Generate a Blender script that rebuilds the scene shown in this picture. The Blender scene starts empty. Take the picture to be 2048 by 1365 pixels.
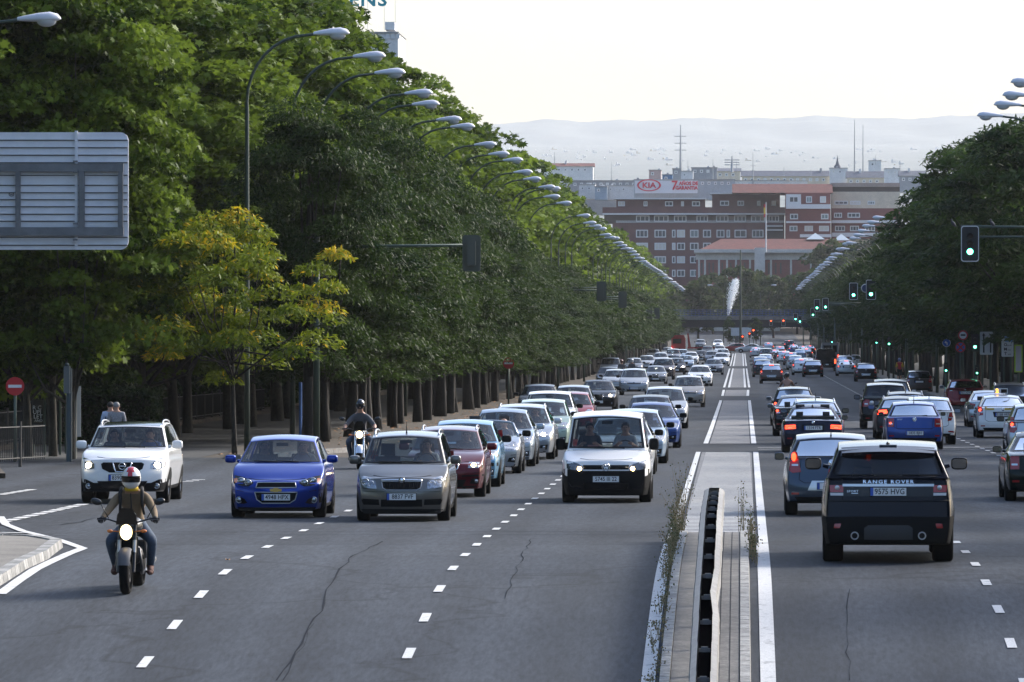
import bpy, bmesh, math, random
from mathutils import Vector, Matrix
from mathutils.bvhtree import BVHTree
from math import sin, cos, pi, radians as R

SC = bpy.context.scene
COL = SC.collection
RND = random.Random(7); HAZE = .000042; ANIS = .0; SC.cycles.volume_bounces = 3

# ---------------------------------------------------------------- camera, sky, sun, exposure
F = 13000.0                 # focal length in pixels of the 2048 px wide photograph
VX, VY = 1482.0, 665.0      # vanishing point of the avenue
HC = 3.5                    # camera height above the reference road level
cam = bpy.data.objects.new('camera', bpy.data.cameras.new('camera'))
COL.objects.link(cam)
cam.location = (0, 0, HC)
cam.rotation_euler = (R(90), 0, 0)
cam.data.sensor_width = 36.0
cam.data.lens = F / 2048 * 36
cam.data.shift_x = -(VX - 1024) / 2048
cam.data.shift_y = -(682.5 - VY) / 2048
cam.data.clip_start = 1.0
cam.data.clip_end = 60000
SC.camera = cam

SUN_ELEV, SUN_AZ = R(31), R(52)       # azimuth measured clockwise from +Y (the view direction)
w = bpy.data.worlds.new('World'); SC.world = w; w.use_nodes = True
nt = w.node_tree; bg = nt.nodes['Background']
sky = nt.nodes.new('ShaderNodeTexSky'); sky.sky_type = 'NISHITA'; sky.sun_disc = False
sky.sun_elevation = SUN_ELEV; sky.sun_rotation = SUN_AZ
sky.air_density = 1.0; sky.dust_density = 3.6; sky.ozone_density = 3.0
nt.links.new(sky.outputs[0], bg.inputs[0]); bg.inputs[1].default_value = 0.15
sl = bpy.data.lights.new('sun', 'SUN'); sl.energy = 2.2; sl.angle = R(15); sl.color = (1.0, 0.96, 0.9)
sun = bpy.data.objects.new('sun', sl); COL.objects.link(sun)
sd = Vector((sin(SUN_AZ) * cos(SUN_ELEV), cos(SUN_AZ) * cos(SUN_ELEV), sin(SUN_ELEV)))
sun.rotation_euler = sd.to_track_quat('Z', 'Y').to_euler()
sun.location = (60, 40, 60)
SC.view_settings.view_transform = 'Standard'; SC.view_settings.look = 'None'
SC.view_settings.gamma = 1.0; SC.view_settings.exposure = 1.2

# ---------------------------------------------------------------- ground profile
# height of the camera above the road at a distance: the road dips towards the camera and climbs far away
HT = [(-200, 7.5), (0, 7.5), (60, 5.9), (79.8, 4.29), (82.5, 4.09), (86.7, 3.82), (90.9, 3.60), (94.9, 3.47), (99, 3.42),
      (104, 3.40), (131, 3.42), (183, 3.44), (240, 3.60), (351, 3.80), (481, 3.78), (650, 3.72), (840, 3.5), (1000, 3.05),
      (1180, 2.2), (1400, 0.30), (1500, -2.0), (3000, -60), (6000, -149), (12000, -343), (16000, -470)]
def HH(Z):
    for (a, ha), (b, hb) in zip(HT, HT[1:]):
        if a <= Z <= b:
            t = (Z - a) / (b - a)
            return ha + (hb - ha) * t
    return HT[-1][1]
def gz(Z): return HC - HH(Z)
def slope(Z, d=1.5): return (gz(Z + d) - gz(Z - d)) / (2 * d)
def Zof(y):                                  # distance of the road point seen at image row y
    lo, hi = 60.0, 1400.0
    for _ in range(50):
        m = (lo + hi) / 2
        if VY + F * HH(m) / m > y: lo = m
        else: hi = m
    return (lo + hi) / 2
def at(x, y, Z): return Vector(((x - VX) / F * Z, Z, HC - (y - VY) / F * Z))
def gp(x, y, dz=0.0):
    Z = Zof(y); return Vector(((x - VX) / F * Z, Z, gz(Z) + dz))

# ---------------------------------------------------------------- object helpers
def tag(o, label=None, cat=None, group=None, kind=None):
    if label: o['label'] = label
    if cat: o['category'] = cat
    if group: o['group'] = group
    if kind: o['kind'] = kind
    return o
def empty(name, loc=(0, 0, 0), rot=(0, 0, 0), **k):
    o = bpy.data.objects.new(name, None); COL.objects.link(o); o.location = loc; o.rotation_euler = rot
    o.empty_display_size = 0.3
    return tag(o, **k)
def link(name, me, mats=None, parent=None, **k):
    o = bpy.data.objects.new(name, me); COL.objects.link(o)
    if mats is not None:
        if not isinstance(mats, (list, tuple)): mats = [mats]
        for m in mats: me.materials.append(m)
    if parent is not None: o.parent = parent
    return tag(o, **k)
def copy_tree(o, parent=None):
    c = o.copy(); COL.objects.link(c); c.parent = parent
    for ch in KIDS(o): copy_tree(ch, c)
    return c
def KIDS(o): return list(o.children)

class MB:
    def __init__(s): s.v = []; s.f = []; s.m = []; s.mi = 0; s.X = None
    def add(s, vs, fs):
        b = len(s.v)
        if s.X is not None: vs = [s.X @ Vector(v) for v in vs]
        s.v += [tuple(v) for v in vs]
        for f in fs: s.f.append(tuple(b + i for i in f)); s.m.append(s.mi)
    def box(s, x0, x1, y0, y1, z0, z1):
        v = [(x, y, z) for x in (x0, x1) for y in (y0, y1) for z in (z0, z1)]
        s.add(v, [(0, 1, 3, 2), (4, 6, 7, 5), (0, 4, 5, 1), (2, 3, 7, 6), (0, 2, 6, 4), (1, 5, 7, 3)])
    def cbox(s, c, d): s.box(c[0]-d[0]/2, c[0]+d[0]/2, c[1]-d[1]/2, c[1]+d[1]/2, c[2]-d[2]/2, c[2]+d[2]/2)
    def tube(s, pts, r, n=8, cap=True):
        pts = [Vector(p) for p in pts]; rs = r if isinstance(r, (list, tuple)) else [r] * len(pts)
        vs = []; fs = []; up = Vector((0, 0, 1))
        t0 = (pts[1] - pts[0]).normalized()
        a = t0.orthogonal().normalized()
        for i, p in enumerate(pts):
            t = (pts[min(i+1, len(pts)-1)] - pts[max(i-1, 0)]).normalized()
            a = (a - t * a.dot(t))
            a = a.normalized() if a.length > 1e-6 else t.orthogonal().normalized()
            b = t.cross(a)
            for k in range(n):
                q = 2 * pi * k / n
                vs.append(p + (a * cos(q) + b * sin(q)) * rs[i])
        for i in range(len(pts) - 1):
            for k in range(n):
                k2 = (k + 1) % n
                fs.append((i*n + k, i*n + k2, (i+1)*n + k2, (i+1)*n + k))
        if cap:
            fs.append(tuple(range(n - 1, -1, -1))); fs.append(tuple((len(pts)-1)*n + k for k in range(n)))
        s.add(vs, fs)
    def cyl(s, a, b, r, n=16): s.tube([a, b], r, n)
    def lathe(s, prof, n=24, axis='Z', c=(0, 0, 0)):      # prof: (radius, height)
        vs = []; fs = []
        for r_, h in prof:
            for k in range(n):
                q = 2 * pi * k / n; x, y = r_ * cos(q), r_ * sin(q)
                p = (x, y, h) if axis == 'Z' else ((h, x, y) if axis == 'X' else (x, h, y))
                vs.append((p[0]+c[0], p[1]+c[1], p[2]+c[2]))
        for i in range(len(prof) - 1):
            for k in range(n):
                k2 = (k + 1) % n; fs.append((i*n+k, i*n+k2, (i+1)*n+k2, (i+1)*n+k))
        s.add(vs, fs)
    def ell(s, c, r, nu=12, nv=8):
        vs = [(c[0], c[1], c[2]-r[2])]; fs = []
        for i in range(1, nv):
            ph = -pi/2 + pi * i / nv
            for k in range(nu):
                q = 2*pi*k/nu
                vs.append((c[0]+r[0]*cos(ph)*cos(q), c[1]+r[1]*cos(ph)*sin(q), c[2]+r[2]*sin(ph)))
        vs.append((c[0], c[1], c[2]+r[2])); L = len(vs)-1
        for k in range(nu):
            k2 = (k+1) % nu
            fs.append((0, 1+k2, 1+k)); fs.append((L, L-nu+k, L-nu+k2))
            for i in range(nv-2): fs.append((1+i*nu+k, 1+i*nu+k2, 1+(i+1)*nu+k2, 1+(i+1)*nu+k))
        s.add(vs, fs)
    def prism(s, poly, y0, y1):            # polygon in x,z extruded along y
        n = len(poly); vs = [(x, y0, z) for x, z in poly] + [(x, y1, z) for x, z in poly]
        s.add(vs, [tuple(range(n)), tuple(range(2*n-1, n-1, -1))] + [(i, (i+1) % n + 0, (i+1) % n + n, i+n)[::-1] for i in range(n)])
    def quad(s, a, b, c, d): s.add([a, b, c, d], [(0, 1, 2, 3)])
    def mesh(s, name, smooth=None):
        me = bpy.data.meshes.new(name); me.from_pydata(s.v, [], s.f)
        if any(s.m): me.polygons.foreach_set('material_index', s.m)
        if smooth:
            me.shade_smooth()
            if smooth < 3: me.set_sharp_from_angle(angle=smooth)
        return me
    def build(s, name, mats, parent=None, smooth=None, **k):
        me = s.mesh(name, smooth)
        bm = bmesh.new(); bm.from_mesh(me); bmesh.ops.recalc_face_normals(bm, faces=bm.faces); bm.to_mesh(me); bm.free()
        return link(name, me, mats, parent, **k)

def bake(ob):                              # freeze an object's modifiers into its mesh
    dg = bpy.context.evaluated_depsgraph_get(); dg.update()
    me = bpy.data.meshes.new_from_object(ob.evaluated_get(dg), preserve_all_data_layers=True, depsgraph=dg)
    return me
_txt = {}
def text_geo(txt, size=0.1, cx=1.0, bold=0.0, sp=1.0):
    k = (txt, size, cx, bold, sp)
    if k in _txt: return _txt[k]
    cu = bpy.data.curves.new('t', 'FONT'); cu.body = txt; cu.size = size; cu.align_x = 'CENTER'; cu.align_y = 'CENTER'
    cu.resolution_u = 2; cu.offset = bold; cu.space_character = sp
    o = bpy.data.objects.new('t', cu); COL.objects.link(o)
    me = bake(o)
    vs = [(v.co.x * cx, v.co.y) for v in me.vertices]; fs = [tuple(p.vertices) for p in me.polygons]
    bpy.data.objects.remove(o); bpy.data.curves.remove(cu); bpy.data.meshes.remove(me)
    _txt[k] = (vs, fs); return vs, fs
def text_on(mb, txt, size, c, face='-Y', cx=1.0, bold=0.0, sp=1.0, dep=0.004):
    vs, fs = text_geo(txt, size, cx, bold, sp)
    out = []
    for a, b in vs:
        if face == '-Y': out.append((c[0]+a, c[1], c[2]+b))
        elif face == '+Y': out.append((c[0]-a, c[1], c[2]+b))
    mb.add(out, fs)

# ---------------------------------------------------------------- materials
MATS = {}
def mat(name, col=(.5, .5, .5), rough=.6, metal=0.0, coat=0.0, emit=None, es=0.0, spec=.5, alpha=1.0, noise=None, bump=None, trans=0.0):
    """noise=(scale, amount[, dark colour]); bump=(scale, strength)"""
    if name in MATS: return MATS[name]
    m = bpy.data.materials.new(name); m.use_nodes = True; n = m.node_tree; p = n.nodes['Principled BSDF']
    p.inputs['Base Color'].default_value = (*col, 1); p.inputs['Roughness'].default_value = rough
    p.inputs['Metallic'].default_value = metal; p.inputs['Coat Weight'].default_value = coat
    p.inputs['Coat Roughness'].default_value = .04; p.inputs['Coat IOR'].default_value = 1.36; p.inputs['Specular IOR Level'].default_value = spec
    p.inputs['Transmission Weight'].default_value = trans
    if emit: p.inputs['Emission Color'].default_value = (*emit, 1); p.inputs['Emission Strength'].default_value = es
    if alpha < 1: p.inputs['Alpha'].default_value = alpha
    if noise or bump:
        tc = n.nodes.new('ShaderNodeTexCoord')
    if noise:
        no = n.nodes.new('ShaderNodeTexNoise'); no.inputs['Scale'].default_value = noise[0]; no.inputs['Detail'].default_value = 6
        no.inputs['Roughness'].default_value = .65
        n.links.new(tc.outputs['Object'], no.inputs['Vector'])
        mx = n.nodes.new('ShaderNodeMix'); mx.data_type = 'RGBA'
        rp = n.nodes.new('ShaderNodeValToRGB'); rp.color_ramp.elements[0].position = .35; rp.color_ramp.elements[1].position = .68
        n.links.new(no.outputs[0], rp.inputs[0]); n.links.new(rp.outputs[0], mx.inputs[0])
        c2 = noise[2] if len(noise) > 2 else tuple(c * (1 - noise[1]) for c in col)
        mx.inputs[6].default_value = (*c2, 1); mx.inputs[7].default_value = (*col, 1)
        n.links.new(mx.outputs[2], p.inputs['Base Color'])
    if bump:
        nb = n.nodes.new('ShaderNodeTexNoise'); nb.inputs['Scale'].default_value = bump[0]; nb.inputs['Detail'].default_value = 4
        n.links.new(tc.outputs['Object'], nb.inputs['Vector'])
        bp = n.nodes.new('ShaderNodeBump'); bp.inputs['Strength'].default_value = bump[1]; bp.inputs['Distance'].default_value = .02
        n.links.new(nb.outputs[0], bp.inputs['Height']); n.links.new(bp.outputs[0], p.inputs['Normal'])
    MATS[name] = m; return m
def glass_mat(name, tint=(.5, .55, .56), k=.5):
    if name in MATS: return MATS[name]
    m = bpy.data.materials.new(name); m.use_nodes = True; n = m.node_tree; n.nodes.clear()
    out = n.nodes.new('ShaderNodeOutputMaterial'); mx = n.nodes.new('ShaderNodeMixShader')
    tr = n.nodes.new('ShaderNodeBsdfTransparent'); tr.inputs[0].default_value = (*tint, 1)
    gl = n.nodes.new('ShaderNodeBsdfGlossy'); gl.inputs[1].default_value = .03; gl.inputs[0].default_value = (.9, .95, 1, 1)
    fr = n.nodes.new('ShaderNodeFresnel'); fr.inputs[0].default_value = 1.5
    ma = n.nodes.new('ShaderNodeMath'); ma.operation = 'MULTIPLY_ADD'; ma.inputs[1].default_value = .85; ma.inputs[2].default_value = .0
    n.links.new(fr.outputs[0], ma.inputs[0]); n.links.new(ma.outputs[0], mx.inputs[0])
    n.links.new(tr.outputs[0], mx.inputs[1]); n.links.new(gl.outputs[0], mx.inputs[2]); n.links.new(mx.outputs[0], out.inputs[0])
    MATS[name] = m; return m
# ---------------------------------------------------------------- vehicles
def paint(name, col, metal=.35, rough=.32):
    return mat('paint_' + name, col, rough, metal, coat=.42 if col and max(col) < .03 else .85, spec=.10)
BLK = mat('black_plastic', (.006, .0064, .0072), .7, spec=.12)
GLB = mat('gloss_black', (.004, .004, .005), .15, coat=.6, spec=.2)
CHR = mat('chrome', (.78, .79, .8), .12, 1.0)
SIL = mat('silver_trim', (.5, .51, .53), .3, .9)
TYR = mat('tyre_rubber', (.008, .008, .0085), .9, spec=.2, noise=(30, .4))
RIM = mat('alloy_rim', (.42, .43, .45), .3, .85)
GLS = glass_mat('tinted_glass', (.50, .56, .58))
GLD = glass_mat('privacy_glass', (.10, .11, .12))
LMP = mat('lamp_reflector', (.55, .57, .6), .18, .85, noise=(22, .75), coat=.6)
LIT = mat('headlight_lit', (1, .9, .7), .3, emit=(1, .86, .62), es=22)
LITS = mat('sidelight_lit', (1, .9, .7), .3, emit=(1, .72, .32), es=9)
AMB = mat('amber_lens', (.75, .2, .03), .2, coat=1)
RED = mat('red_lens', (.30, .008, .01), .15, coat=1)
REDL = mat('red_lens_lit', (.5, .02, .01), .2, emit=(1, .06, .02), es=2.6)
WHT = mat('plate_white', (.72, .73, .74), .4, coat=.3)
EUB = mat('plate_blue', (.02, .09, .42), .4)
PLT = mat('plate_letters', (.02, .02, .025), .5)
INT = mat('cabin_trim', (.035, .035, .038), .8)
SEAT = mat('seat_fabric', (.045, .046, .05), .9)
MGL = mat('mirror_glass', (.30, .33, .36), .05, 1.0)
WLN = mat('clear_lens', (.6, .6, .62), .12, .5, coat=1)

def smooth(t): t = max(0, min(1, t)); return t*t*(3-2*t)
def lerp(a, b, t): return a + (b - a) * t
def interp(tab, x):
    if x <= tab[0][0]: return tab[0][1]
    for (a, p), (b, q) in zip(tab, tab[1:]):
        if x <= b: return lerp(p, q, (x - a) / (b - a))
    return tab[-1][1]

STYLES = {
 # L, W, H, nose height, cowl height, cowl y, screen-top y, roof end y, tail glass base y(from front), belt rear, deck height, sill, roof half width, belt half width
 'hatch':  dict(L=3.95, W=1.70, H=1.48, nose=.70, cowl=1.00, yc=1.00, yt=1.78, yre=3.45, ytb=3.86, beltr=1.02, sill=.20, rw=.60, bw=.775),
 'sedan':  dict(L=4.55, W=1.78, H=1.44, nose=.68, cowl=.98, yc=1.25, yt=2.05, yre=3.15, ytb=3.85, beltr=1.03, sill=.19, rw=.58, bw=.79),
 'wagon':  dict(L=4.65, W=1.80, H=1.48, nose=.70, cowl=1.00, yc=1.22, yt=2.00, yre=4.15, ytb=4.55, beltr=1.03, sill=.20, rw=.62, bw=.80),
 'mpv':    dict(L=4.25, W=1.76, H=1.60, nose=.78, cowl=1.08, yc=.92, yt=1.80, yre=3.85, ytb=4.18, beltr=1.08, sill=.22, rw=.64, bw=.79),
 'suv':    dict(L=4.55, W=1.85, H=1.70, nose=.88, cowl=1.14, yc=1.15, yt=1.85, yre=4.10, ytb=4.45, beltr=1.16, sill=.30, rw=.68, bw=.84),
 'van':    dict(L=4.40, W=1.79, H=1.83, nose=.78, cowl=1.09, yc=.88, yt=1.45, yre=4.30, ytb=4.37, beltr=1.12, sill=.20, rw=.74, bw=.80),
}

class Car:
    def __init__(s, style, body, name='car', **kw):
        p = dict(STYLES[style]); p.update(dict(bow=.17, rbow=.10, nose_lean=.12, tail_lean=.10, crown=.05, hood_crown=.035, glass_r=GLS, glass_s=GLS, holes=True,
                 hq=2, black_roof=False, open_top=False, tyre_w=.21, wr=.315, arch=BLK, deck=None, rroof=.22)); p.update(kw)
        s.p = p; s.body_mat = body; s.root = empty(name)
        s.make_body(); s.make_cabin(); s.wheels()
    # ---- closed lower body as a deformed box
    def BP(s, y, u, k, face):
        p = s.p; L, W = p['L'], p['W']; yy = y; yr = L - y
        belt = s.topz(y)
        zs = p['sill'] + .10*max(0, 1 - yy/.5)*0 + .05*max(0, 1-yr/.6)
        top = belt - (p['hood_crown'] if y < p['yc'] + .3 else .02) * u*u
        z = lerp(zs, top, k)
        t = (z - p['sill']) / (1.0 * p['cowl'] - p['sill'])
        hw = interp([(0, .93), (.2, .975), (.45, 1.0), (.7, .99), (.88, .965), (1.0, p['bw']/(W/2)+.02)], t) * W / 2
        hw *= 1 - .12*max(0, 1-yy/.75)**2 - .07*max(0, 1-yr/.6)**2
        x = u * hw
        a = max(0, 1 - yy/.8); b = max(0, 1 - yr/.8)
        fz = interp([(.1, .07), (.30, .01), (.5, 0), (.62, .02), (p['nose'], p['nose_lean']), (1.4, p['nose_lean']+.1)], z)
        rz = interp([(.1, .10), (.32, .02), (.5, 0), (.62, .02), (.70, .05), (1.25, .05+p['tail_lean'])], z)
        y = y + a*(fz + p['bow']*abs(u)**2.4) - b*(rz + p['rbow']*abs(u)**2.6)
        return Vector((x, y - L/2, z))
    def topz(s, y):
        p = s.p; L = p['L']
        end = p['deck'] if p['deck'] else p['beltr']
        tab = [(0, p['nose']), (.12, p['nose']+.02), (.35, lerp(p['nose'], p['cowl'], .42)), (.7, lerp(p['nose'], p['cowl'], .76)), (p['yc'], p['cowl']),
               (p['yc']+.5, p['cowl']-.0), (p['ytb']-.3, p['beltr']), (p['ytb'], p['beltr']), (max(L-.15, p['ytb']+.02), end), (L+.01, end-.04)]
        return interp(tab, y)
    def make_body(s):
        p = s.p; L = p['L']
        ys = [0, .05, .14, .3, .5, .75, p['yc']-.05, p['yc']+.35]
        n = 6
        for i in range(1, n+1): ys.append(lerp(p['yc']+.35, L-.55, i/n))
        ys += [L-.3, L-.12, L-.04, L]
        us = [-1, -.94, -.8, -.5, -.2, .2, .5, .8, .94, 1]
        ks = [0, .08, .25, .42, .58, .75, .9, 1.0]
        N, J, K = len(ys), len(us), len(ks)
        vid = {}; vs = []
        def V(i, j, k):
            if (i, j, k) not in vid:
                vid[(i, j, k)] = len(vs); vs.append(s.BP(ys[i], us[j], ks[k], None))
            return vid[(i, j, k)]
        fs = []; ms = []
        cl = p.get('clad')
        def F_(q, m): fs.append(q); ms.append(m)
        def cm(i, k, end):
            z = sum(vs[v].z for v in ()) if False else None
            return 0
        for j in range(J-1):
            for k in range(K-1):
                F_((V(0, j, k), V(0, j+1, k), V(0, j+1, k+1), V(0, j, k+1)), 1 if (p.get('clad_f', 0) > k) else 0)
                F_((V(N-1, j, k), V(N-1, j, k+1), V(N-1, j+1, k+1), V(N-1, j+1, k)), 1 if (p.get('clad_r', 0) > k) else 0)
        for i in range(N-1):
            cf = p.get('clad_f', 0) if ys[i] < .55 else (p.get('clad_r', 0) if ys[i+1] > L-.55 else p.get('clad_s', 1))
            for k in range(K-1):
                m = 1 if cf > k else 0
                F_((V(i, 0, k), V(i, 0, k+1), V(i+1, 0, k+1), V(i+1, 0, k)), m)
                F_((V(i, J-1, k), V(i+1, J-1, k), V(i+1, J-1, k+1), V(i, J-1, k+1)), m)
            for j in range(J-1):
                F_((V(i, j, 0), V(i+1, j, 0), V(i+1, j+1, 0), V(i, j+1, 0)), 1)
                F_((V(i, j, K-1), V(i, j+1, K-1), V(i+1, j+1, K-1), V(i+1, j, K-1)), 0)
        me = bpy.data.meshes.new('body'); me.from_pydata(vs, [], fs); me.polygons.foreach_set('material_index', ms)
        o = link('body', me, [s.body_mat, BLK], s.root)
        md = o.modifiers.new('s', 'SUBSURF'); md.levels = md.render_levels = p['hq']
        me2 = bake(o); o.modifiers.clear(); o.data = me2; me2.shade_smooth(); bpy.data.meshes.remove(me)
        s.body = o
        s.bvh = BVHTree.FromPolygons([v.co.copy() for v in me2.vertices], [tuple(q.vertices) for q in me2.polygons])
    # ---- cabin
    def CP(s, v, u, w):
        p = s.p; L = p['L']
        yF = lerp(p['yc']-.02, p['yt'], w**.92); yR = lerp(p['ytb'], p['yre'], w**.85)
        y = lerp(yF, yR, v)
        belt = lerp(p['cowl'], p['beltr'], v) - .03
        roof = p['H'] - p['rroof']*1.2*max(0, v-.45)**2 - .075*(max(0, .34-v)/.34)**1.5
        z = lerp(belt, roof, w)
        hw = lerp(p['bw'], p['rw'], w)
        if w > .97: hw -= .0
        x = u * hw
        a = max(0, 1-v*2.2)
        y += a * .16*abs(u)**2.2*(1-.4*w) - max(0, v*2.2-1.2) * .09*abs(u)**2.2
        z -= p['crown']*u*u*w
        return Vector((x, y - L/2, z))
    def make_cabin(s):
        p = s.p
        if p['open_top']: 
            return s.open_cabin()
        vs_ = [0, .05, .33, .38, .62, .67, .94, 1]
        vs_ = [0, .045, .2, .36, .41, .6, .72, .77, .94, 1]
        us = [-1, -.95, -.6, 0, .6, .95, 1]; ws = [0, .06, .45, .86, .95, 1]
        N, J, K = len(vs_), len(us), len(ws)
        def grid(open_):
            vid = {}; vs = []
            def V(i, j, k):
                if (i, j, k) not in vid: vid[(i, j, k)] = len(vs); vs.append(s.CP(vs_[i], us[j], ws[k]))
                return vid[(i, j, k)]
            fs = []; ms = []
            for j in range(J-1):
                for k in range(K-1):
                    hole = open_ and 0 < j < J-2 and 0 < k < K-2
                    if not hole:
                        fs.append((V(0, j, k), V(0, j+1, k), V(0, j+1, k+1), V(0, j, k+1))); ms.append(0)
                        fs.append((V(N-1, j, k), V(N-1, j, k+1), V(N-1, j+1, k+1), V(N-1, j+1, k))); ms.append(0)
            for i in range(N-1):
                for k in range(K-1):
                    hole = open_ and 0 < i < N-2 and i not in (3, 6) and 0 < k < K-2
                    if hole: continue
                    m = 1 if (i in (3, 6) and 0 < k < K-2) else 0
                    fs.append((V(i, 0, k), V(i, 0, k+1), V(i+1, 0, k+1), V(i+1, 0, k))); ms.append(m)
                    fs.append((V(i, J-1, k), V(i+1, J-1, k), V(i+1, J-1, k+1), V(i, J-1, k+1))); ms.append(m)
                for j in range(J-1):
                    fs.append((V(i, j, K-1), V(i, j+1, K-1), V(i+1, j+1, K-1), V(i+1, j, K-1)))
                    ms.append(1 if p['black_roof'] and 0 < j < J-2 else 0)
            return vs, fs, ms
        vs, fs, ms = grid(p['holes'])
        me = bpy.data.meshes.new('roof'); me.from_pydata(vs, [], fs); me.polygons.foreach_set('material_index', ms)
        o = link('roof', me, [s.body_mat, GLB], s.root)
        md = o.modifiers.new('s', 'SUBSURF'); md.levels = md.render_levels = p['hq']; md.boundary_smooth = 'PRESERVE_CORNERS'
        me2 = bake(o); o.modifiers.clear(); o.data = me2; me2.shade_smooth(); bpy.data.meshes.remove(me)
        s.roof = o
        # glass panes
        def pane(name, fn, a0, a1, b0, b1, gm, na=10, nb=6, off=.006):
            A = [a0, a0+.035*(a1-a0)] + [lerp(a0, a1, .035+.93*i/na) for i in range(1, na)] + [a1-.035*(a1-a0), a1]
            B = [b0, b0+.05*(b1-b0)] + [lerp(b0, b1, .05+.9*i/nb) for i in range(1, nb)] + [b1-.05*(b1-b0), b1]
            g = [[fn(a, b) for b in B] for a in A]
            pts = []; 
            for i in range(len(A)):
                for j in range(len(B)):
                    q = g[i][j]; e1 = g[min(i+1, len(A)-1)][j] - g[max(i-1, 0)][j]; e2 = g[i][min(j+1, len(B)-1)] - g[i][max(j-1, 0)]
                    nn = e1.cross(e2).normalized(); 
                    cc = Vector((0, 0, q.z)) if abs(q.x) > 1e9 else Vector((0, 0, .9))
                    if nn.dot(q - cc) < 0: nn = -nn
                    pts.append(q + nn * off)
            fs = []; ms = []; nb_ = len(B)
            for i in range(len(A)-1):
                for j in range(nb_-1):
                    fs.append((i*nb_+j, (i+1)*nb_+j, (i+1)*nb_+j+1, i*nb_+j+1))
                    ms.append(1 if i in (0, len(A)-2) or j in (0, nb_-2) else 0)
            me = bpy.data.meshes.new(name); me.from_pydata(pts, [], fs); me.polygons.foreach_set('material_index', ms); me.shade_smooth()
            return link(name, me, [gm, GLB], s.root)
        s.pane = pane
        s.windscreen = pane('windscreen', lambda a, b: s.CP(0, a, b), -.955, .955, .05, .945, GLS)
        s.rear_window = pane('rear_window', lambda a, b: s.CP(1, a, b), -.93*p.get('rwin', 1), .93*p.get('rwin', 1), p.get('rw0', .07), .90, p['glass_r'])
        for sg in (-1, 1):
            for a0, a1 in ((.05, .362), (.408, .722), (.768, .935)):
                pane('side_window', lambda a, b: s.CP(a, sg, b), a0, a1, .07, .85, p['glass_s'], 4, 3)
        s.interior()
    def open_cabin(s):
        p = s.p
        def pane(name, fn, a0, a1, b0, b1, gm):
            m = MB(); A = [lerp(a0, a1, i/8) for i in range(9)]; B = [lerp(b0, b1, i/5) for i in range(6)]
            m.add([fn(a, b) for a in A for b in B], [(i*6+j, (i+1)*6+j, (i+1)*6+j+1, i*6+j+1) for i in range(8) for j in range(5)])
            return m.build(name, gm, s.root, smooth=4)
        pane('windscreen', lambda a, b: s.CP(0, a, b), -.95, .95, .02, .93, GLS)
        m = MB(); m.tube([s.CP(0, -.97, .0)] + [s.CP(0, -.97, .9)] + [s.CP(0, u, .96) for u in (-.85, -.4, 0, .4, .85)] + [s.CP(0, .97, .9), s.CP(0, .97, 0)], .03, 8)
        m.build('windscreen_frame', s.body_mat, s.root, smooth=4)
        s.interior()
    def interior(s):
        p = s.p; L = p['L']; m = MB(); zb = p['cowl']
        y0 = p['yt'] + .25 - L/2
        for sx in (-1, 1):
            c = sx*.36
            m.box(c-.24, c+.24, y0-.3, y0+.25, .35, .55)
            m.X = Matrix.Translation((c, y0+.3, .55)) @ Matrix.Rotation(-.22, 4, 'X')
            m.box(-.23, .23, -.06, .06, 0, .60); m.box(-.13, .13, -.05, .05, .64, .84); m.X = None
        yb = y0 + .95
        m.box(-.62, .62, yb-.25, yb+.2, .35, .58); m.X = Matrix.Translation((0, yb+.25, .55)) @ Matrix.Rotation(-.25, 4, 'X')
        m.box(-.62, .62, -.06, .06, 0, .52)
        for c in (-.38, .38): m.box(c-.10, c+.10, -.03, .03, .53, .64)
        m.X = None
        m.build('seats', SEAT, s.root)
        m = MB(); m.box(-p['bw']+.12, p['bw']-.12, p['yc']+.1-L/2, p['yc']+.62-L/2, zb-.25, zb-.03)
        m.build('dashboard', INT, s.root)
        m = MB(); cc = Vector((.36, p['yc']+.72-L/2, zb-.02)); t = []
        for k in range(17):
            q = 2*pi*k/16; t.append(cc + Vector((.18*cos(q), .07*sin(q), .17*sin(q))))
        m.tube(t, .015, 6); m.build('steering_wheel', INT, s.root, smooth=4)
        if not p['open_top']:
            m = MB(); q = s.CP(0, 0, .80); m.cbox((0, q.y+.14, q.z-.02), (.22, .03, .065)); m.build('interior_mirror', BLK, s.root)
    def wheels(s):
        p = s.p; L = p['L']; r = p['wr']; tw = p['tyre_w']
        s.wheel_y = (.85*L/4.3 - L/2, L/2 - .80*L/4.3)
        prof = [(r*.60, 0), (r*.66, -.01), (r*.90, -.012), (r*.97, .01), (r, .04), (r, tw-.04), (r*.97, tw-.01), (r*.9, tw+.012), (r*.66, tw+.01), (r*.6, tw)]
        key = (round(r, 3), tw)
        if key not in WHEELS:
            m = MB(); m.lathe(prof, 32, 'X'); t = m.mesh('wheel', smooth=.9); t.materials.append(TYR)
            m = MB(); m.lathe([(r*.64, .01), (r*.60, .03), (r*.60, .09)], 32, 'X')
            m.lathe([(0, .03), (r*.16, .03), (r*.18, .05)], 16, 'X')
            for k in range(5):
                q = 2*pi*k/5
                m.X = Matrix.Rotation(q, 4, 'X'); m.box(.03, .06, -.03, .03, r*.1, r*.62); m.X = None
            m.mi = 1; m.lathe([(0, .1), (r*.6, .1)], 24, 'X')
            k_ = m.mesh('rim', smooth=.6); k_.materials.append(RIM); k_.materials.append(BLK)
            WHEELS[key] = (t, k_)
        t, k_ = WHEELS[key]
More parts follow.
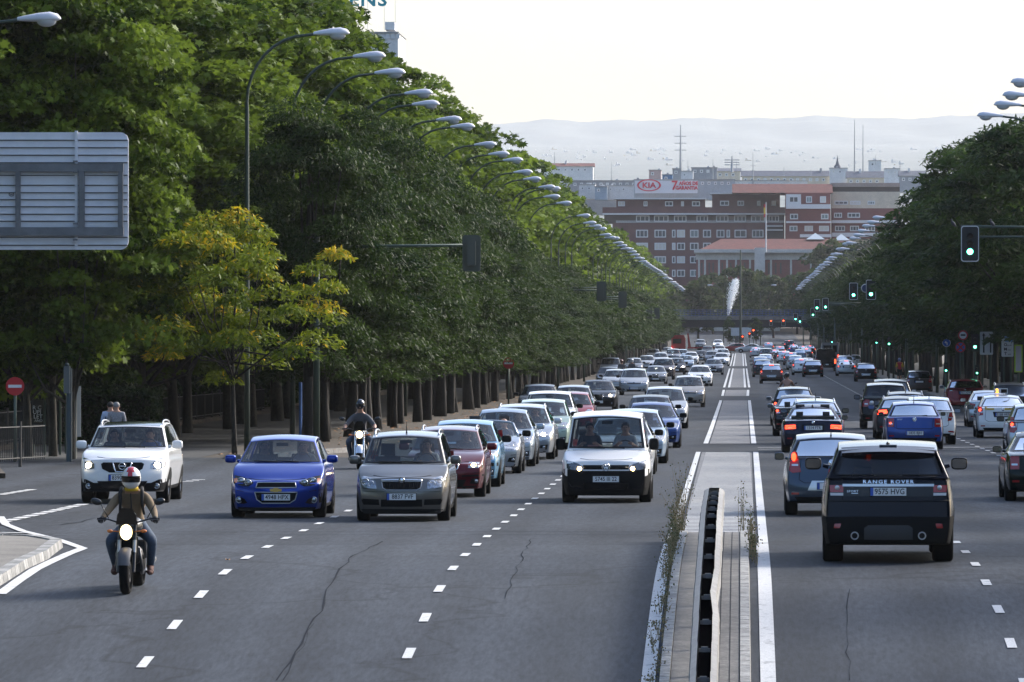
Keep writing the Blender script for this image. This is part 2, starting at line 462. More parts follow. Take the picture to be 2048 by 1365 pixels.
        for yw in s.wheel_y:
            for sg in (-1, 1):
                hw = s.side_x(yw, r*1.0)
                o = bpy.data.objects.new('wheel', t); COL.objects.link(o); o.parent = s.root
                o.location = (sg*(hw+.012), yw, r); o.rotation_euler = (0, 0, 0 if sg < 0 else pi)
                o2 = bpy.data.objects.new('rim', k_); COL.objects.link(o2); o2.parent = o
                # arch shadow lip
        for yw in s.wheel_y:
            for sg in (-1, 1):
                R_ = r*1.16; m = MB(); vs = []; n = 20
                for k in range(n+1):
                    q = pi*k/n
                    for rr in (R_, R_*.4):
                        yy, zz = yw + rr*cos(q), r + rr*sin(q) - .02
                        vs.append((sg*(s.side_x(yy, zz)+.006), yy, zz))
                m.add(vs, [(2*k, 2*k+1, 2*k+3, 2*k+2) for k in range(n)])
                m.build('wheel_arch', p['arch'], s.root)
    def side_x(s, y, z):
        h = s.bvh.ray_cast(Vector((3, y, z)), Vector((-1, 0, 0)))
        return h[0].x if h[0] else s.p['W']/2*.96
    # ---- surface details projected on to the body
    def hit(s, x, z, face, bvh=None):
        b = bvh or s.bvh
        if face == 'F': o, d = Vector((x, -9, z)), Vector((0, 1, 0))
        elif face == 'R': o, d = Vector((x, 9, z)), Vector((0, -1, 0))
        h = b.ray_cast(o, d)
        if h[0] is None:
            n = b.find_nearest(Vector((x, (-1 if face == 'F' else 1)*s.p['L']/2, z)))
            return n[0]
        return h[0]
    def decal(s, name, poly, face, m, off=.006, mirror=False, parent=None, g=.07, rim=.03, flat=False, label=None):
        out = []
        for sg in ((1, -1) if mirror else (1,)):
            pl = [(x*sg*(-1 if face == 'R' else 1), z) for x, z in poly]
            bm = bmesh.new(); vv = [bm.verts.new((x, 0, z)) for x, z in pl]; bm.faces.new(vv)
            xs = [q[0] for q in pl]; zs = [q[1] for q in pl]
            def cut(lo, hi, step, no, ax):
                k = math.ceil((lo+1e-4)/step)
                while k*step < hi-1e-4:
                    co = (k*step, 0, 0) if ax == 0 else (0, 0, k*step)
                    bmesh.ops.bisect_plane(bm, geom=bm.verts[:]+bm.edges[:]+bm.faces[:], plane_co=co, plane_no=no); k += 1
            cut(min(xs), max(xs), g, (1, 0, 0), 0); cut(min(zs), max(zs), g*.8, (0, 0, 1), 1)
            so = -1 if face == 'F' else 1
            edges = [e for e in bm.edges if e.is_boundary]
            for v in bm.verts:
                h = s.hit(v.co.x, v.co.z, face); v.co.y = h.y + so*off
            if flat:
                yv = (min if face == 'F' else max)(v.co.y for v in bm.verts)
                for v in bm.verts: v.co.y = yv
            r_ = bmesh.ops.extrude_edge_only(bm, edges=edges)
            for v in [q for q in r_['geom'] if isinstance(q, bmesh.types.BMVert)]: v.co.y -= so*rim
            bmesh.ops.recalc_face_normals(bm, faces=bm.faces)
            me = bpy.data.meshes.new(name); bm.to_mesh(me); bm.free(); me.shade_smooth(); me.set_sharp_from_angle(angle=.6)
            o = link(name, me, m, parent or s.root)
            if label: o['label'] = label
            out.append(o)
        return out
    def disc(s, name, x, z, r, face, m, off=.02, mirror=False, parent=None, n=16, rz=None, dome=.3):
        rz = rz or r; out = []
        for i, sg in enumerate((1, -1) if mirror else (1,)):
            xx = x*sg*(-1 if face == 'R' else 1); so = -1 if face == 'F' else 1
            y = s.hit(xx, z, face).y + so*off; mb = MB()
            mb.lathe([(0, so*r*dome), (r*.6, so*r*dome*.7), (r*.9, so*r*dome*.25), (r, 0), (r, -so*.05)], n, 'Y', (0, 0, 0))
            mb.v = [(a, b, c*rz/r) for a, b, c in mb.v]; mb.v = [(a+xx, b+y, c+z) for a, b, c in mb.v]
            par = parent[i] if isinstance(parent, list) else (parent or s.root)
            out.append(mb.build(name, m, par, smooth=1.0))
        return out
    def ring(s, name, x, z, r, face, m, off=.015, t=.008, rz=None, mirror=False, parent=None):
        rz = rz or r
        for i, sg in enumerate((1, -1) if mirror else (1,)):
            xx = x*sg*(-1 if face == 'R' else 1); so = -1 if face == 'F' else 1
            y = s.hit(xx, z, face).y + so*off; mb = MB()
            mb.tube([(xx+r*cos(q*pi/12), y, z+rz*sin(q*pi/12)) for q in range(25)], t, 6, cap=False)
            par = parent[i] if isinstance(parent, list) else (parent or s.root)
            mb.build(name, m, par, smooth=4)
    def line(s, name, pts, face, m, t=.010, off=.012, closed=False, mirror=False, parent=None):
        for sg in ((1, -1) if mirror else (1,)):
            P = []
            pp = pts + [pts[0]] if closed else pts
            for (x0, z0), (x1, z1) in zip(pp, pp[1:]):
                for k in range(4):
                    P.append((lerp(x0, x1, k/4), lerp(z0, z1, k/4)))
            P.append(pp[-1]); so = -1 if face == 'F' else 1
            Q = []
            for x, z in P:
                x = x*sg*(-1 if face == 'R' else 1); Q.append((x, s.hit(x, z, face).y + so*off, z))
            mb = MB(); mb.tube(Q, t, 6); mb.build(name, m, parent or s.root, smooth=4)
    def plate(s, z, face, txt, w=.52, h=.115, x=0, eu=True):
        so = -1 if face == 'F' else 1; fx = '-Y' if face == 'F' else '+Y'
        ys = [s.hit(x+dx, z, face).y for dx in (-.2, 0, .2)]
        y = (min(ys) if so < 0 else max(ys)) + so*.022
        m = MB(); m.cbox((x, y-so*.01, z), (w+.02, .018, h+.02)); m.mi = 1; m.cbox((x, y, z), (w, .006, h)); 
        if eu:
            ex = x + (w/2-.022)*(so); m.mi = 2; m.cbox((ex, y+so*.0035, z), (.044, .004, h-.002))
        o = m.build('number_plate', [BLK, WHT, EUB], s.root)
        if txt:
            mb = MB(); tx = x - so*(.02 if eu else 0)
            text_on(mb, txt, h*1.02, (tx, y+so*.0075, z), fx, cx=.86, bold=.0015)
            mb.build('plate_text', PLT, o)
        return o
    def lettering(s, txt, x, z, size, face, m, sp=1.0, cx=1.0, off=.012, name='badge_text'):
        vs, fs = text_geo(txt, size, cx, size*.01, sp); so = -1 if face == 'F' else 1
        out = []
        for a, b in vs:
            xx = x + a*(-so); out.append((xx, s.hit(xx, z+b, face).y + so*off, z+b))
        mb = MB(); mb.add(out, fs); mb.build(name, m, s.root)
    def mirrors(s, m=None, z=None, w=.22, h=.155, dx=.055, y=None, m2=None):
        p = s.p; z = z or p['cowl']+.04; y = (y if y is not None else p['yc']+.45) - p['L']/2
        for sg in (-1, 1):
            x0 = p['bw']*1.0; mb = MB()
            mb.tube([(sg*(x0-.03), y, z-.05), (sg*(x0+dx*.7), y, z-.03)], [.035, .028], 8)
            mb.ell((0, 0, 0), (1, 1, 1), 14, 10)
            k0 = 16; 
            for i in range(k0, len(mb.v)):
                a, b, c = mb.v[i]
                f = lambda q: math.copysign(abs(q)**.55, q)
                mb.v[i] = (sg*(x0+dx+w/2) + f(a)*w/2, y + (f(b)*.09 if b < 0 else f(b)*.03), z + f(c)*h/2 - .02*sg*a*0)
            o = mb.build('wing_mirror', m or s.body_mat, s.root, smooth=1.2)
            mb = MB(); mb.prism([(sg*(x0+dx+w/2)+w*.42*a, z+h*.38*b) for a, b in [(-1, -.7), (-.7, -1), (.7, -1), (1, -.6), (1, .6), (.7, 1), (-.7, 1), (-1, .7)]], y+.028, y+.034)
            mb.build('mirror_glass', MGL, o)
    def rails(s, m=SIL, h=.05):
        p = s.p
        for sg in (-1, 1):
            P = []
            for i in range(9):
                v = lerp(.12, .93, i/8); q = s.CP(v, sg*.93, .985)
                P.append(q + Vector((0, 0, h*(0 if i in (0, 8) else 1) - .01)))
            mb = MB(); mb.tube(P, .017, 8); mb.build('roof_rail', m, s.root, smooth=4)
    def aerial(s, v=.85, h=.22, lean=.15):
        q = s.CP(v, 0, 1.0); mb = MB(); mb.tube([q, q+Vector((0, .02, .03)), q+Vector((0, lean, h))], [.018, .012, .004], 6)
        mb.build('aerial', BLK, s.root, smooth=4)
    def fin(s, v=.93):
        q = s.CP(v, 0, 1.0); mb = MB(); mb.ell((q.x, q.y, q.z), (.03, .08, .05), 10, 6); mb.build('roof_fin', GLB, s.root, smooth=4)
    def wipers(s):
        for x0, x1 in ((-.05, -.62), (.45, -.08)):
            mb = MB(); mb.tube([s.CP(0, x0, .03)+Vector((0, -.03, .01)), s.CP(0, x1, .07)+Vector((0, -.02, .012))], .009, 5)
            mb.build('wiper', BLK, s.root)
    def rear_wiper(s):
        mb = MB(); mb.tube([s.CP(1, 0, .06)+Vector((0, .03, 0)), s.CP(1, -.5, .14)+Vector((0, .02, 0))], .010, 5); mb.build('rear_wiper', BLK, s.root)
    def panel_gaps(s, face):
        pass
WHEELS = {}

# generic faces ----------------------------------------------------------------
HL = {
 'swept': [(-.80, .74), (-.78, .80), (-.66, .79), (-.50, .73), (-.44, .68), (-.50, .62), (-.66, .63), (-.79, .68)],
 'box':   [(-.78, .62), (-.79, .76), (-.46, .74), (-.44, .61)],
 'eye':   [(-.81, .70), (-.77, .82), (-.62, .83), (-.50, .73), (-.48, .64), (-.60, .61), (-.76, .63)],
 'slim':  [(-.84, .69), (-.82, .76), (-.60, .74), (-.42, .66), (-.44, .61), (-.66, .61), (-.82, .64)],
}
def bonnet(c, dz=.0):
    n = c.p['nose']
    c.line('bonnet_seam', [(-.52, n+.035+dz), (-.35, n+.012+dz), (0, n+.004+dz), (.35, n+.012+dz), (.52, n+.035+dz)], 'F', BLK, .006, .001)
    c.line('bumper_seam', [(-.82, n-.17), (-.60, n-.20)], 'F', BLK, .005, .001, mirror=True)
def car_front(c, hl='swept', hs=1.0, dz=0.0, sx=1.0, grille='bar', lit=0, txt=None, platez=.42, fog=True, badge=True, chrome=True, lower=True):
    P = [(x*sx, z*hs+dz) for x, z in HL[hl]] if isinstance(hl, str) else hl
    H_ = c.decal('headlight', P, 'F', LMP, .008, mirror=True)
    cx = sum(q[0] for q in P)/len(P); cz = sum(q[1] for q in P)/len(P)
    c.ring('lamp_ring', cx+.03, cz-.005, .055, 'F', CHR, .012, .006, mirror=True, parent=H_)
    if lit: c.disc('lamp', cx+.05, cz-.01, .062 if lit == 1 else .04, 'F', LIT if lit == 1 else LITS, .02, mirror=True, parent=H_)
    top = cz + .03
    gx = min(abs(q[0]) for q in P) - .05
    if grille == 'bar': gp_ = [(-gx, top), (gx, top), (gx*.9, top-.11), (-gx*.9, top-.11)]
    elif grille == 'tall': gp_ = [(-.26, top+.04), (.26, top+.04), (.22, top-.30), (.12, top-.34), (-.12, top-.34), (-.22, top-.30)]
    elif grille == 'wide': gp_ = [(-gx, top+.02), (gx, top+.02), (gx*.95, top-.06), (gx*.6, top-.15), (-gx*.6, top-.15), (-gx*.95, top-.06)]
    else: gp_ = None
    if gp_:
        c.decal('grille', gp_, 'F', BLK, .006)
        if chrome: c.line('grille_trim', gp_, 'F', CHR, .009, closed=True)
    if badge: c.disc('badge', 0, top-.03, .05, 'F', CHR, .014)
    if lower:
        c.decal('lower_intake', [(-.45, platez-.06), (.45, platez-.06), (.38, .24), (-.38, .24)], 'F', BLK, .006)
        if fog:
            f = c.decal('fog_recess', [(-.76, .42), (-.56, .40), (-.52, .30), (-.74, .28)], 'F', BLK, .006, mirror=True)
            c.disc('fog_lamp', -.65, .35, .04, 'F', LMP, .012, mirror=True, parent=f)
    c.decal('valance', [(-.72, .25), (.72, .25), (.68, c.p['sill']+.0), (-.68, c.p['sill']+.0)], 'F', BLK, .008)
    bonnet(c); c.plate(platez, 'F', txt)
    c.wipers()
TLS = {
 'square': [(-.80, .98), (-.60, .98), (-.60, .72), (-.82, .72)],
 'tall': [(-.76, 1.22), (-.67, 1.22), (-.58, .88), (-.66, .78), (-.80, .80)],
 'wide': [(-.84, .90), (-.52, .92), (-.48, .80), (-.82, .76)],
 'tri': [(-.84, .94), (-.56, .90), (-.58, .80), (-.83, .74)],
}
def car_rear(c, tl='square', dz=0.0, lit=0, txt=None, platez=.82, bump=.55, badge=True, wiper=True, high=0, exhaust=False, strip=True):
    P = [(x, z+dz) for x, z in TLS[tl]] if isinstance(tl, str) else tl
    T = c.decal('tail_light', P, 'R', REDL if lit == 2 else RED, .012, mirror=True)
    cx = sum(q[0] for q in P)/len(P); cz = sum(q[1] for q in P)/len(P)
    c.decal('reversing_lens', [(cx-.05, cz-.015), (cx+.07, cz-.015), (cx+.07, cz-.05), (cx-.05, cz-.05)], 'R', WLN, .017, mirror=True)
    if lit == 1: c.disc('lamp', cx-.02, cz+.03, .045, 'R', REDL, .018, mirror=True, parent=T)
    rec = [(-.34, platez+.09), (.34, platez+.09), (.30, platez-.09), (-.30, platez-.09)]
    c.decal('plate_recess', rec, 'R', c.body_mat if platez < .6 else BLK, .004)
    c.plate(platez, 'R', txt)
    c.line('boot_seam', [(-.56, c.p['beltr']-.05), (-.60, bump+.08), (-.50, bump+.02), (.50, bump+.02), (.60, bump+.08), (.56, c.p['beltr']-.05)], 'R', BLK, .006, .0)
    c.decal('rear_valance', [(-.68, .36), (.68, .36), (.62, c.p['sill']+.05), (-.62, c.p['sill']+.05)], 'R', BLK, .008)
    if badge: c.disc('badge', 0, c.p['beltr']-.10, .045, 'R', CHR, .012)
    if wiper: c.rear_wiper()
    if high:
        q = c.CP(1, 0, .97); m = MB(); m.cbox((0, q.y+.03, q.z-.02), (.3, .05, .03)); m.build('high_brake_light', REDL if high == 2 else RED, c.root)
    c.decal('reflector', [(-.74, .44), (-.60, .44), (-.60, .40), (-.74, .40)], 'R', RED, .012, mirror=True)
    if exhaust: c.disc('exhaust', -.5, .27, .04, 'R', SIL, .02, dome=.0)
def place(c, x, y, rear=False, yaw=0.0, Z=None, sc=1.0):
    """x: image column of the middle of the near face, y: image row of its wheels on the road"""
    Z = Z or Zof(y); L = c.p['L'] if hasattr(c, 'p') else c[1]; r = c.root if hasattr(c, 'p') else c[0]
    wy = .75; Zc = Z + L/2 - wy
    r.location = ((x-VX)/F*(Z-.2), Zc, gz(Zc)); a = math.atan(slope(Zc, 1.3))
    r.rotation_euler = ((a if not rear else -a), 0, (pi if rear else 0)+yaw)
    return r
import numpy as np
# ---------------------------------------------------------------- roads, pavements, markings
def surf_mat(name, c1, c2, sc=(1, 1, 1), nscale=1.0, rough=.8, fine=60, famt=.25, c3=None, crack=False, spec=.5, lo=.32, hi=.70):
    m = bpy.data.materials.new(name); m.use_nodes = True; n = m.node_tree; p = n.nodes['Principled BSDF']; L = n.links.new
    tc = n.nodes.new('ShaderNodeTexCoord'); mp = n.nodes.new('ShaderNodeMapping'); mp.inputs['Scale'].default_value = sc
    L(tc.outputs['Object'], mp.inputs[0])
    a = n.nodes.new('ShaderNodeTexNoise'); a.inputs['Scale'].default_value = nscale; a.inputs['Detail'].default_value = 7; a.inputs['Roughness'].default_value = .62
    L(mp.outputs[0], a.inputs[0])
    r = n.nodes.new('ShaderNodeValToRGB'); r.color_ramp.elements[0].position = lo; r.color_ramp.elements[1].position = hi
    r.color_ramp.elements[0].color = (*c1, 1); r.color_ramp.elements[1].color = (*c2, 1)
    L(a.outputs[0], r.inputs[0])
    b = n.nodes.new('ShaderNodeTexNoise'); b.inputs['Scale'].default_value = 14 if crack else fine; b.inputs['Detail'].default_value = 4; b.inputs['Roughness'].default_value = .7
    mb_ = n.nodes.new('ShaderNodeMapping'); mb_.inputs['Scale'].default_value = (1, .10, 1) if crack else (1, 1, 1); L(tc.outputs['Object'], mb_.inputs[0]); L(mb_.outputs[0], b.inputs[0])
    mr = n.nodes.new('ShaderNodeMapRange'); mr.inputs[1].default_value = .3; mr.inputs[2].default_value = .7
    mr.inputs[3].default_value = 1-famt; mr.inputs[4].default_value = 1+famt; L(b.outputs[0], mr.inputs[0])
    vm = n.nodes.new('ShaderNodeVectorMath'); vm.operation = 'SCALE'; L(r.outputs[0], vm.inputs[0]); L(mr.outputs[0], vm.inputs['Scale'])
    col = vm.outputs[0]
    if crack:                     # worn wheel tracks run along every lane, sealed cracks wander across the slabs
        sx = n.nodes.new('ShaderNodeSeparateXYZ'); L(tc.outputs['Object'], sx.inputs[0])
        ms = n.nodes.new('ShaderNodeMath'); ms.operation = 'MULTIPLY_ADD'; ms.inputs[1].default_value = 2*pi/1.64; ms.inputs[2].default_value = 1.2
        L(sx.outputs[0], ms.inputs[0]); s1 = n.nodes.new('ShaderNodeMath'); s1.operation = 'SINE'; L(ms.outputs[0], s1.inputs[0])
        m2 = n.nodes.new('ShaderNodeMapRange'); m2.inputs[1].default_value = -1; m2.inputs[3].default_value = .84; m2.inputs[4].default_value = 1.14
        L(s1.outputs[0], m2.inputs[0])
        v2 = n.nodes.new('ShaderNodeVectorMath'); v2.operation = 'SCALE'; L(col, v2.inputs[0]); L(m2.outputs[0], v2.inputs['Scale'])
        vo = n.nodes.new('ShaderNodeTexVoronoi'); vo.feature = 'DISTANCE_TO_EDGE'; vo.inputs['Scale'].default_value = .11
        n3 = n.nodes.new('ShaderNodeTexNoise'); n3.inputs['Scale'].default_value = .35; n3.inputs['Detail'].default_value = 5; L(tc.outputs['Object'], n3.inputs[0])
        vm3 = n.nodes.new('ShaderNodeVectorMath'); vm3.operation = 'MULTIPLY_ADD'; vm3.inputs[1].default_value = (5, 5, 0)
        mp3 = n.nodes.new('ShaderNodeMapping'); mp3.inputs['Scale'].default_value = (1, .45, 1); L(tc.outputs['Object'], mp3.inputs[0])
        L(n3.outputs['Color'], vm3.inputs[0]); L(mp3.outputs[0], vm3.inputs[2]); L(vm3.outputs[0], vo.inputs['Vector'])
        m4 = n.nodes.new('ShaderNodeMapRange'); m4.inputs[2].default_value = .012; m4.inputs[3].default_value = .55; m4.inputs[4].default_value = 1.0
        L(vo.outputs['Distance'], m4.inputs[0])
        ab = n.nodes.new('ShaderNodeMath'); ab.operation = 'ABSOLUTE'; ax = n.nodes.new('ShaderNodeMath'); ax.operation = 'ADD'; ax.inputs[1].default_value = .4
        L(sx.outputs[0], ax.inputs[0]); L(ax.outputs[0], ab.inputs[0]); m5 = n.nodes.new('ShaderNodeMapRange'); m5.inputs[1].default_value = .8; m5.inputs[2].default_value = 2.1; m5.inputs[3].default_value = .68; m5.inputs[4].default_value = 1.0
        L(ab.outputs[0], m5.inputs[0]); m6 = n.nodes.new('ShaderNodeMath'); m6.operation = 'MULTIPLY'; L(m5.outputs[0], m6.inputs[0]); L(m4.outputs[0], m6.inputs[1]); m4 = m6
        v4 = n.nodes.new('ShaderNodeVectorMath'); v4.operation = 'SCALE'; L(v2.outputs[0], v4.inputs[0]); L(m4.outputs[0], v4.inputs['Scale']); col = v4.outputs[0]
    L(col, p.inputs['Base Color']); p.inputs['Roughness'].default_value = rough; p.inputs['Specular IOR Level'].default_value = spec
    bp = n.nodes.new('ShaderNodeBump'); bp.inputs['Strength'].default_value = .4; bp.inputs['Distance'].default_value = .01
    L(b.outputs[0], bp.inputs['Height']); L(bp.outputs[0], p.inputs['Normal'])
    return m
ASPH = surf_mat('asphalt', (.020, .0245, .032), (.046, .054, .067), (1, .10, 1), .42, .85, 45, .38, crack=True, spec=.22)
ASPD = surf_mat('old_asphalt', (.026, .028, .031), (.055, .057, .061), (1, .3, 1), .4, .85, 40, .3)
ASPN = surf_mat('underpass_asphalt', (.023, .028, .036), (.049, .057, .070), (1, .10, 1), .5, .82, 55, .38, crack=True, spec=.22)
PAVE = surf_mat('pavement_slabs', (.13, .12, .105), (.22, .205, .18), (1, 1, 1), .8, .85, 20, .25)
COBB = surf_mat('cobble_setts', (.11, .11, .115), (.19, .19, .19), (1, 1, 1), 1.2, .85, 9, .45)
EART = surf_mat('earth_and_leaves', (.028, .022, .016), (.075, .058, .040), (1, 1, 1), 1.0, .9, 14, .4)
LAND = surf_mat('plain_land', (.10, .12, .12), (.20, .21, .19), (.004, .0015, 1), 1.0, .9, .01, .2)
LINE = surf_mat('road_paint', (.20, .20, .20), (.60, .60, .59), (1, .6, 1), 7.0, .8, 35, .22, spec=.2, lo=.22, hi=.44)
KRBL = surf_mat('kerb_pale', (.20, .20, .19), (.44, .43, .41), (1, 1, 1), 5.0, .8, 18, .3)
KRBD = surf_mat('kerb_dark', (.14, .14, .135), (.28, .275, .26), (1, 1, 1), 5.0, .8, 18, .3)

def stations(a, b):
    out = [a]; z = a
    tab = [q for q, _ in HT]
    while z < b:
        st = 1.5 if z < 130 else (6 if z < 500 else (20 if z < 1600 else 400))
        nz = min(z + st, b)
        for q in tab:
            if z + .01 < q < nz - .01: nz = q; break
        out.append(nz); z = nz
    return out
def ribbon(name, pts, dz, m, kind='structure', n=1, drop=None, **k):
    """pts: (Y, x left, x right); a strip that follows the ground profile"""
    mb = MB(); Ys = sorted(set(stations(pts[0][0], pts[-1][0]) + [p[0] for p in pts]))
    xl = [(p[0], p[1]) for p in pts]; xr = [(p[0], p[2]) for p in pts]
    rows = []
    for Y in Ys:
        a, b = interp(xl, Y), interp(xr, Y); z = gz(Y) + dz
        row = [(lerp(a, b, i/n), Y, z) for i in range(n+1)]
        if drop: row = [(a, Y, z-drop)] + row + [(b, Y, z-drop)]
        rows.append(row)
    w_ = len(rows[0]); vs = [q for r_ in rows for q in r_]
    fs = [(i*w_+j, i*w_+j+1, (i+1)*w_+j+1, (i+1)*w_+j) for i in range(len(rows)-1) for j in range(w_-1)]
    if drop:
        fs.append(tuple(range(w_-1, -1, -1))); fs.append(tuple((len(rows)-1)*w_+j for j in range(w_)))
    mb.add(vs, fs)
    return mb.build(name, m, kind=kind, **k)
ribbon('ground', [(-100, -60, 60), (400, -220, 220), (1500, -900, 900), (14500, -3800, 3800)], 0, EART, n=2)
ribbon('plain', [(1560, -900, 900), (14500, -3800, 3800)], 1.5, LAND, n=4)
ribbon('road', [(103.5, -10.7, 11.2), (1420, -10.7, 11.2)], .012, ASPH, n=4)
ribbon('underpass_ramp', [(20, -10.7, 9.5), (103.5, -10.7, 11.2)], .012, ASPN, n=4)
ribbon('side_road_junction', [(103, -45, -10.7), (128, -45, -10.7), (178, -24, -10.7)], .010, ASPH)
ribbon('side_road', [(178, -21.5, -14.8), (1400, -21.5, -14.8)], .010, ASPD)
ribbon('side_road_right', [(60, 15.8, 22), (1400, 15.8, 22)], .010, ASPD)
# raised strips with kerbs
def kerb(name, pts, m=KRBL, m2=KRBD, h=.14, w=.16, L_=.9):
    """pts: ground polyline (X, Y); stones alternate between the two tones"""
    mb = MB(); k = 0; gap = .012
    for (x0, y0), (x1, y1) in zip(pts, pts[1:]):
        d = math.hypot(x1-x0, y1-y0); nx, ny = (y1-y0)/d, -(x1-x0)/d
        st = L_ if d < 120 else L_*4
        n_ = max(1, int(d/st))
        for i in range(n_):
            a, b = i/n_ + gap/d, (i+1)/n_ - gap/d
            P = []
            for t in (a, b):
                X, Y = lerp(x0, x1, t), lerp(y0, y1, t); z = gz(Y)
                P.append([(X-nx*w/2, Y-ny*w/2, z), (X+nx*w/2, Y+ny*w/2, z), (X+nx*w/2*.8, Y+ny*w/2*.8, z+h), (X-nx*w/2*.8, Y-ny*w/2*.8, z+h)])
            mb.mi = 0 if (k % 2 == 0 or RND.random() < .25) else 1; k += 1
            mb.add(P[0]+P[1], [(3, 2, 1, 0), (4, 5, 6, 7), (0, 1, 5, 4), (1, 2, 6, 5), (2, 3, 7, 6), (3, 0, 4, 7)])
    return mb.build(name, [m, m2], kind='structure')
ribbon('pavement', [(176, -13.9, -13.2), (190, -14.7, -11.0), (215, -14.75, -10.85), (1000, -14.75, -10.85)], .13, EART, drop=.13)
KPL = surf_mat('kerb_concrete', (.10, .095, .09), (.20, .19, .175), (1, 1, 1), 2.0, .85, 12, .3)
kerb('kerb', [(-13.5, 174.5), (-11.3, 187), (-10.85, 215), (-10.8, 1000)][::-1], KPL, KPL, L_=1.0)
ribbon('pavement', [(0, 11.4, 15.6), (1000, 11.4, 15.6)], .13, PAVE, drop=.13)
kerb('kerb', [(11.3, 120), (11.3, 1000)], KPL, KPL)
ribbon('pavement', [(152, -60, -17.2), (170, -60, -19.6), (182, -60, -21.7), (1300, -100, -21.7)], .13, EART, drop=.13)
kerb('kerb', [(-40, 148.0), (-17.4, 151.5), (-19.6, 170), (-21.6, 182)], KPL, KPL, h=.15)
ribbon('pavement', [(0, 22.2, 60), (1300, 22.2, 100)], .13, PAVE, drop=.13)
# island in the near left corner
ribbon('traffic_island', [(60, -40, -10.5), (98, -40, -10.6), (102.5, -40, -10.85), (104.3, -40, -11.4), (106.4, -40, -14.0)], .13, PAVE, drop=.13)
kerb('kerb', [(-10.45, 60), (-10.55, 98), (-10.8, 102.5), (-11.4, 104.4), (-14.0, 106.5)][::-1], h=.15, w=.22, L_=.55)
# median
ribbon('median_strip', [(40, -.86, -.02), (106.2, -.86, -.02)], .14, surf_mat('median_pavers', (.10, .095, .09), (.19, .18, .165), (1, 1, 1), 2.5, .85, 15, .35), drop=.14)
kerb('kerb', [(-.93, 106.2), (-.93, 60)], KRBL, surf_mat('kerb_worn', (.16, .16, .15), (.42, .41, .39), (1, 1, 1), 6.0, .8, 18, .3), h=.16, w=.15, L_=.5)
kerb('kerb', [(.05, 60), (.05, 106.2)], KRBL, bpy.data.materials['kerb_worn'], h=.16, w=.15, L_=.5)
mb = MB()
for x in (-.74, -.14, -.20+.06):
    pass
ribbon('median_joint', [(60, -.145, -.135), (106, -.145, -.135)], .146, BLK)
ribbon('median_joint', [(60, -.275, -.265), (106, -.275, -.265)], .146, BLK)
ribbon('median_paving', [(106.5, -1.0, .22), (186, -1.12, .30)], .020, COBB)
ribbon('median_paving', [(Zof(889), -.98, .28), (Zof(802), -.98, .34)], .020, COBB)
ribbon('median_paving', [(Zof(793), -.98, .34), (Zof(781), -.98, .34)], .020, COBB)
ribbon('median_paving', [(Zof(776), -.90, .30), (Zof(738), -.90, .30)], .020, COBB)
ribbon('median_paving', [(Zof(733), -.90, .30), (980, -.90, .30)], .020, COBB)

def bars(name, items, dz=.026):
    mb = MB()
    for (x0, y0, x1, y1, w) in items:
        d = math.hypot(x1-x0, y1-y0); nx, ny = (y1-y0)/d*w/2, -(x1-x0)/d*w/2
        n_ = max(1, int(abs(y1-y0)/2.0)) if abs(y1-y0) < 200 else int(abs(y1-y0)/8)
        for i in range(n_):
            P = []
            for t in (i/n_, (i+1)/n_):
                X, Y = lerp(x0, x1, t), lerp(y0, y1, t)
                P.append(((X-nx, Y-ny, gz(Y)+dz), (X+nx, Y+ny, gz(Y)+dz)))
            mb.quad(P[0][0], P[0][1], P[1][1], P[1][0])
    return mb.build(name, LINE, kind='structure')
def pxline(name, pts, w, dz=.026):
    P = [gp(x, y) for x, y in pts]
    return bars(name, [(a.x, a.y, b.x, b.y, w) for a, b in zip(P, P[1:])], dz)
bars('lane_marking', [(-1.13, 60, -1.15, 104, .17)]); bars('lane_marking', [(.33, 60, .34, 104, .19)])
bars('lane_marking', [(-1.14, 106, -1.22, 186, .13)]); bars('lane_marking', [(.36, 104.2, .42, 186, .15)])
for a, b in ((889, 802), (793, 781)):
    bars('lane_marking', [(-1.10, Zof(a), -1.12, Zof(b), .15)]); bars('lane_marking', [(.40, Zof(a), .46, Zof(b), .16)])
for a, b in ((776, 738), (733, 708)):
    for X in (-1.15, -.82, .28, .56): bars('lane_marking', [(X, Zof(a), X, Zof(b), .15)])
PER = 4.2
def dashes(X, y0, Z1, w=.125, ln=1.1, per=PER):
    Z = Zof(y0) - per*6; it = []
    while Z < Z1:
        if Z > 55: it.append((X + RND.uniform(-.01, .01), Z-ln/2, X, Z+ln/2, w))
        Z += per if Z < 250 else per
    bars('lane_marking', it)
dashes(-4.21, 1310, 600); dashes(-7.47, 1328, 126)
dashes(-7.47, 1328, 600) if False else bars('lane_marking', [(-7.5, z, -7.5, z+1.6, .12) for z in [200+8.4*i for i in range(50)]])
dashes(3.47, 1290, 600); bars('lane_marking', [(7.15, z, 7.15, z+1.3, .13) for z in [150+4.2*i for i in range(110)]])
bars('crossing_hatching', [(-1.0, z, .24, z, .34) for z in [107.6+.85*i for i in range(92)]])
bars('lane_marking', [(.5, Zof(897), 10.8, Zof(897), .25)]); bars('lane_marking', [(.5, Zof(901), 10.8, Zof(901), .12)])
pxline('lane_marking', [(0, 1192), (165, 1100)], .17)
pxline('lane_marking', [(166, 1100), (118, 1083), (45, 1065), (12, 1052), (0, 1036)], .15)
for (a, b) in (((0, 1068), (50, 1069)), ((0, 1075), (62, 1076)), ((0, 1082), (84, 1084))): pxline('lane_marking', [a, b], .22)
it = [gp(0, 1048), gp(172, 1010)]
bars('lane_marking', [(lerp(it[0].x, it[1].x, t), lerp(it[0].y, it[1].y, t), lerp(it[0].x, it[1].x, t+.07), lerp(it[0].y, it[1].y, t+.07), .24) for t in [i/10 for i in range(10)]])
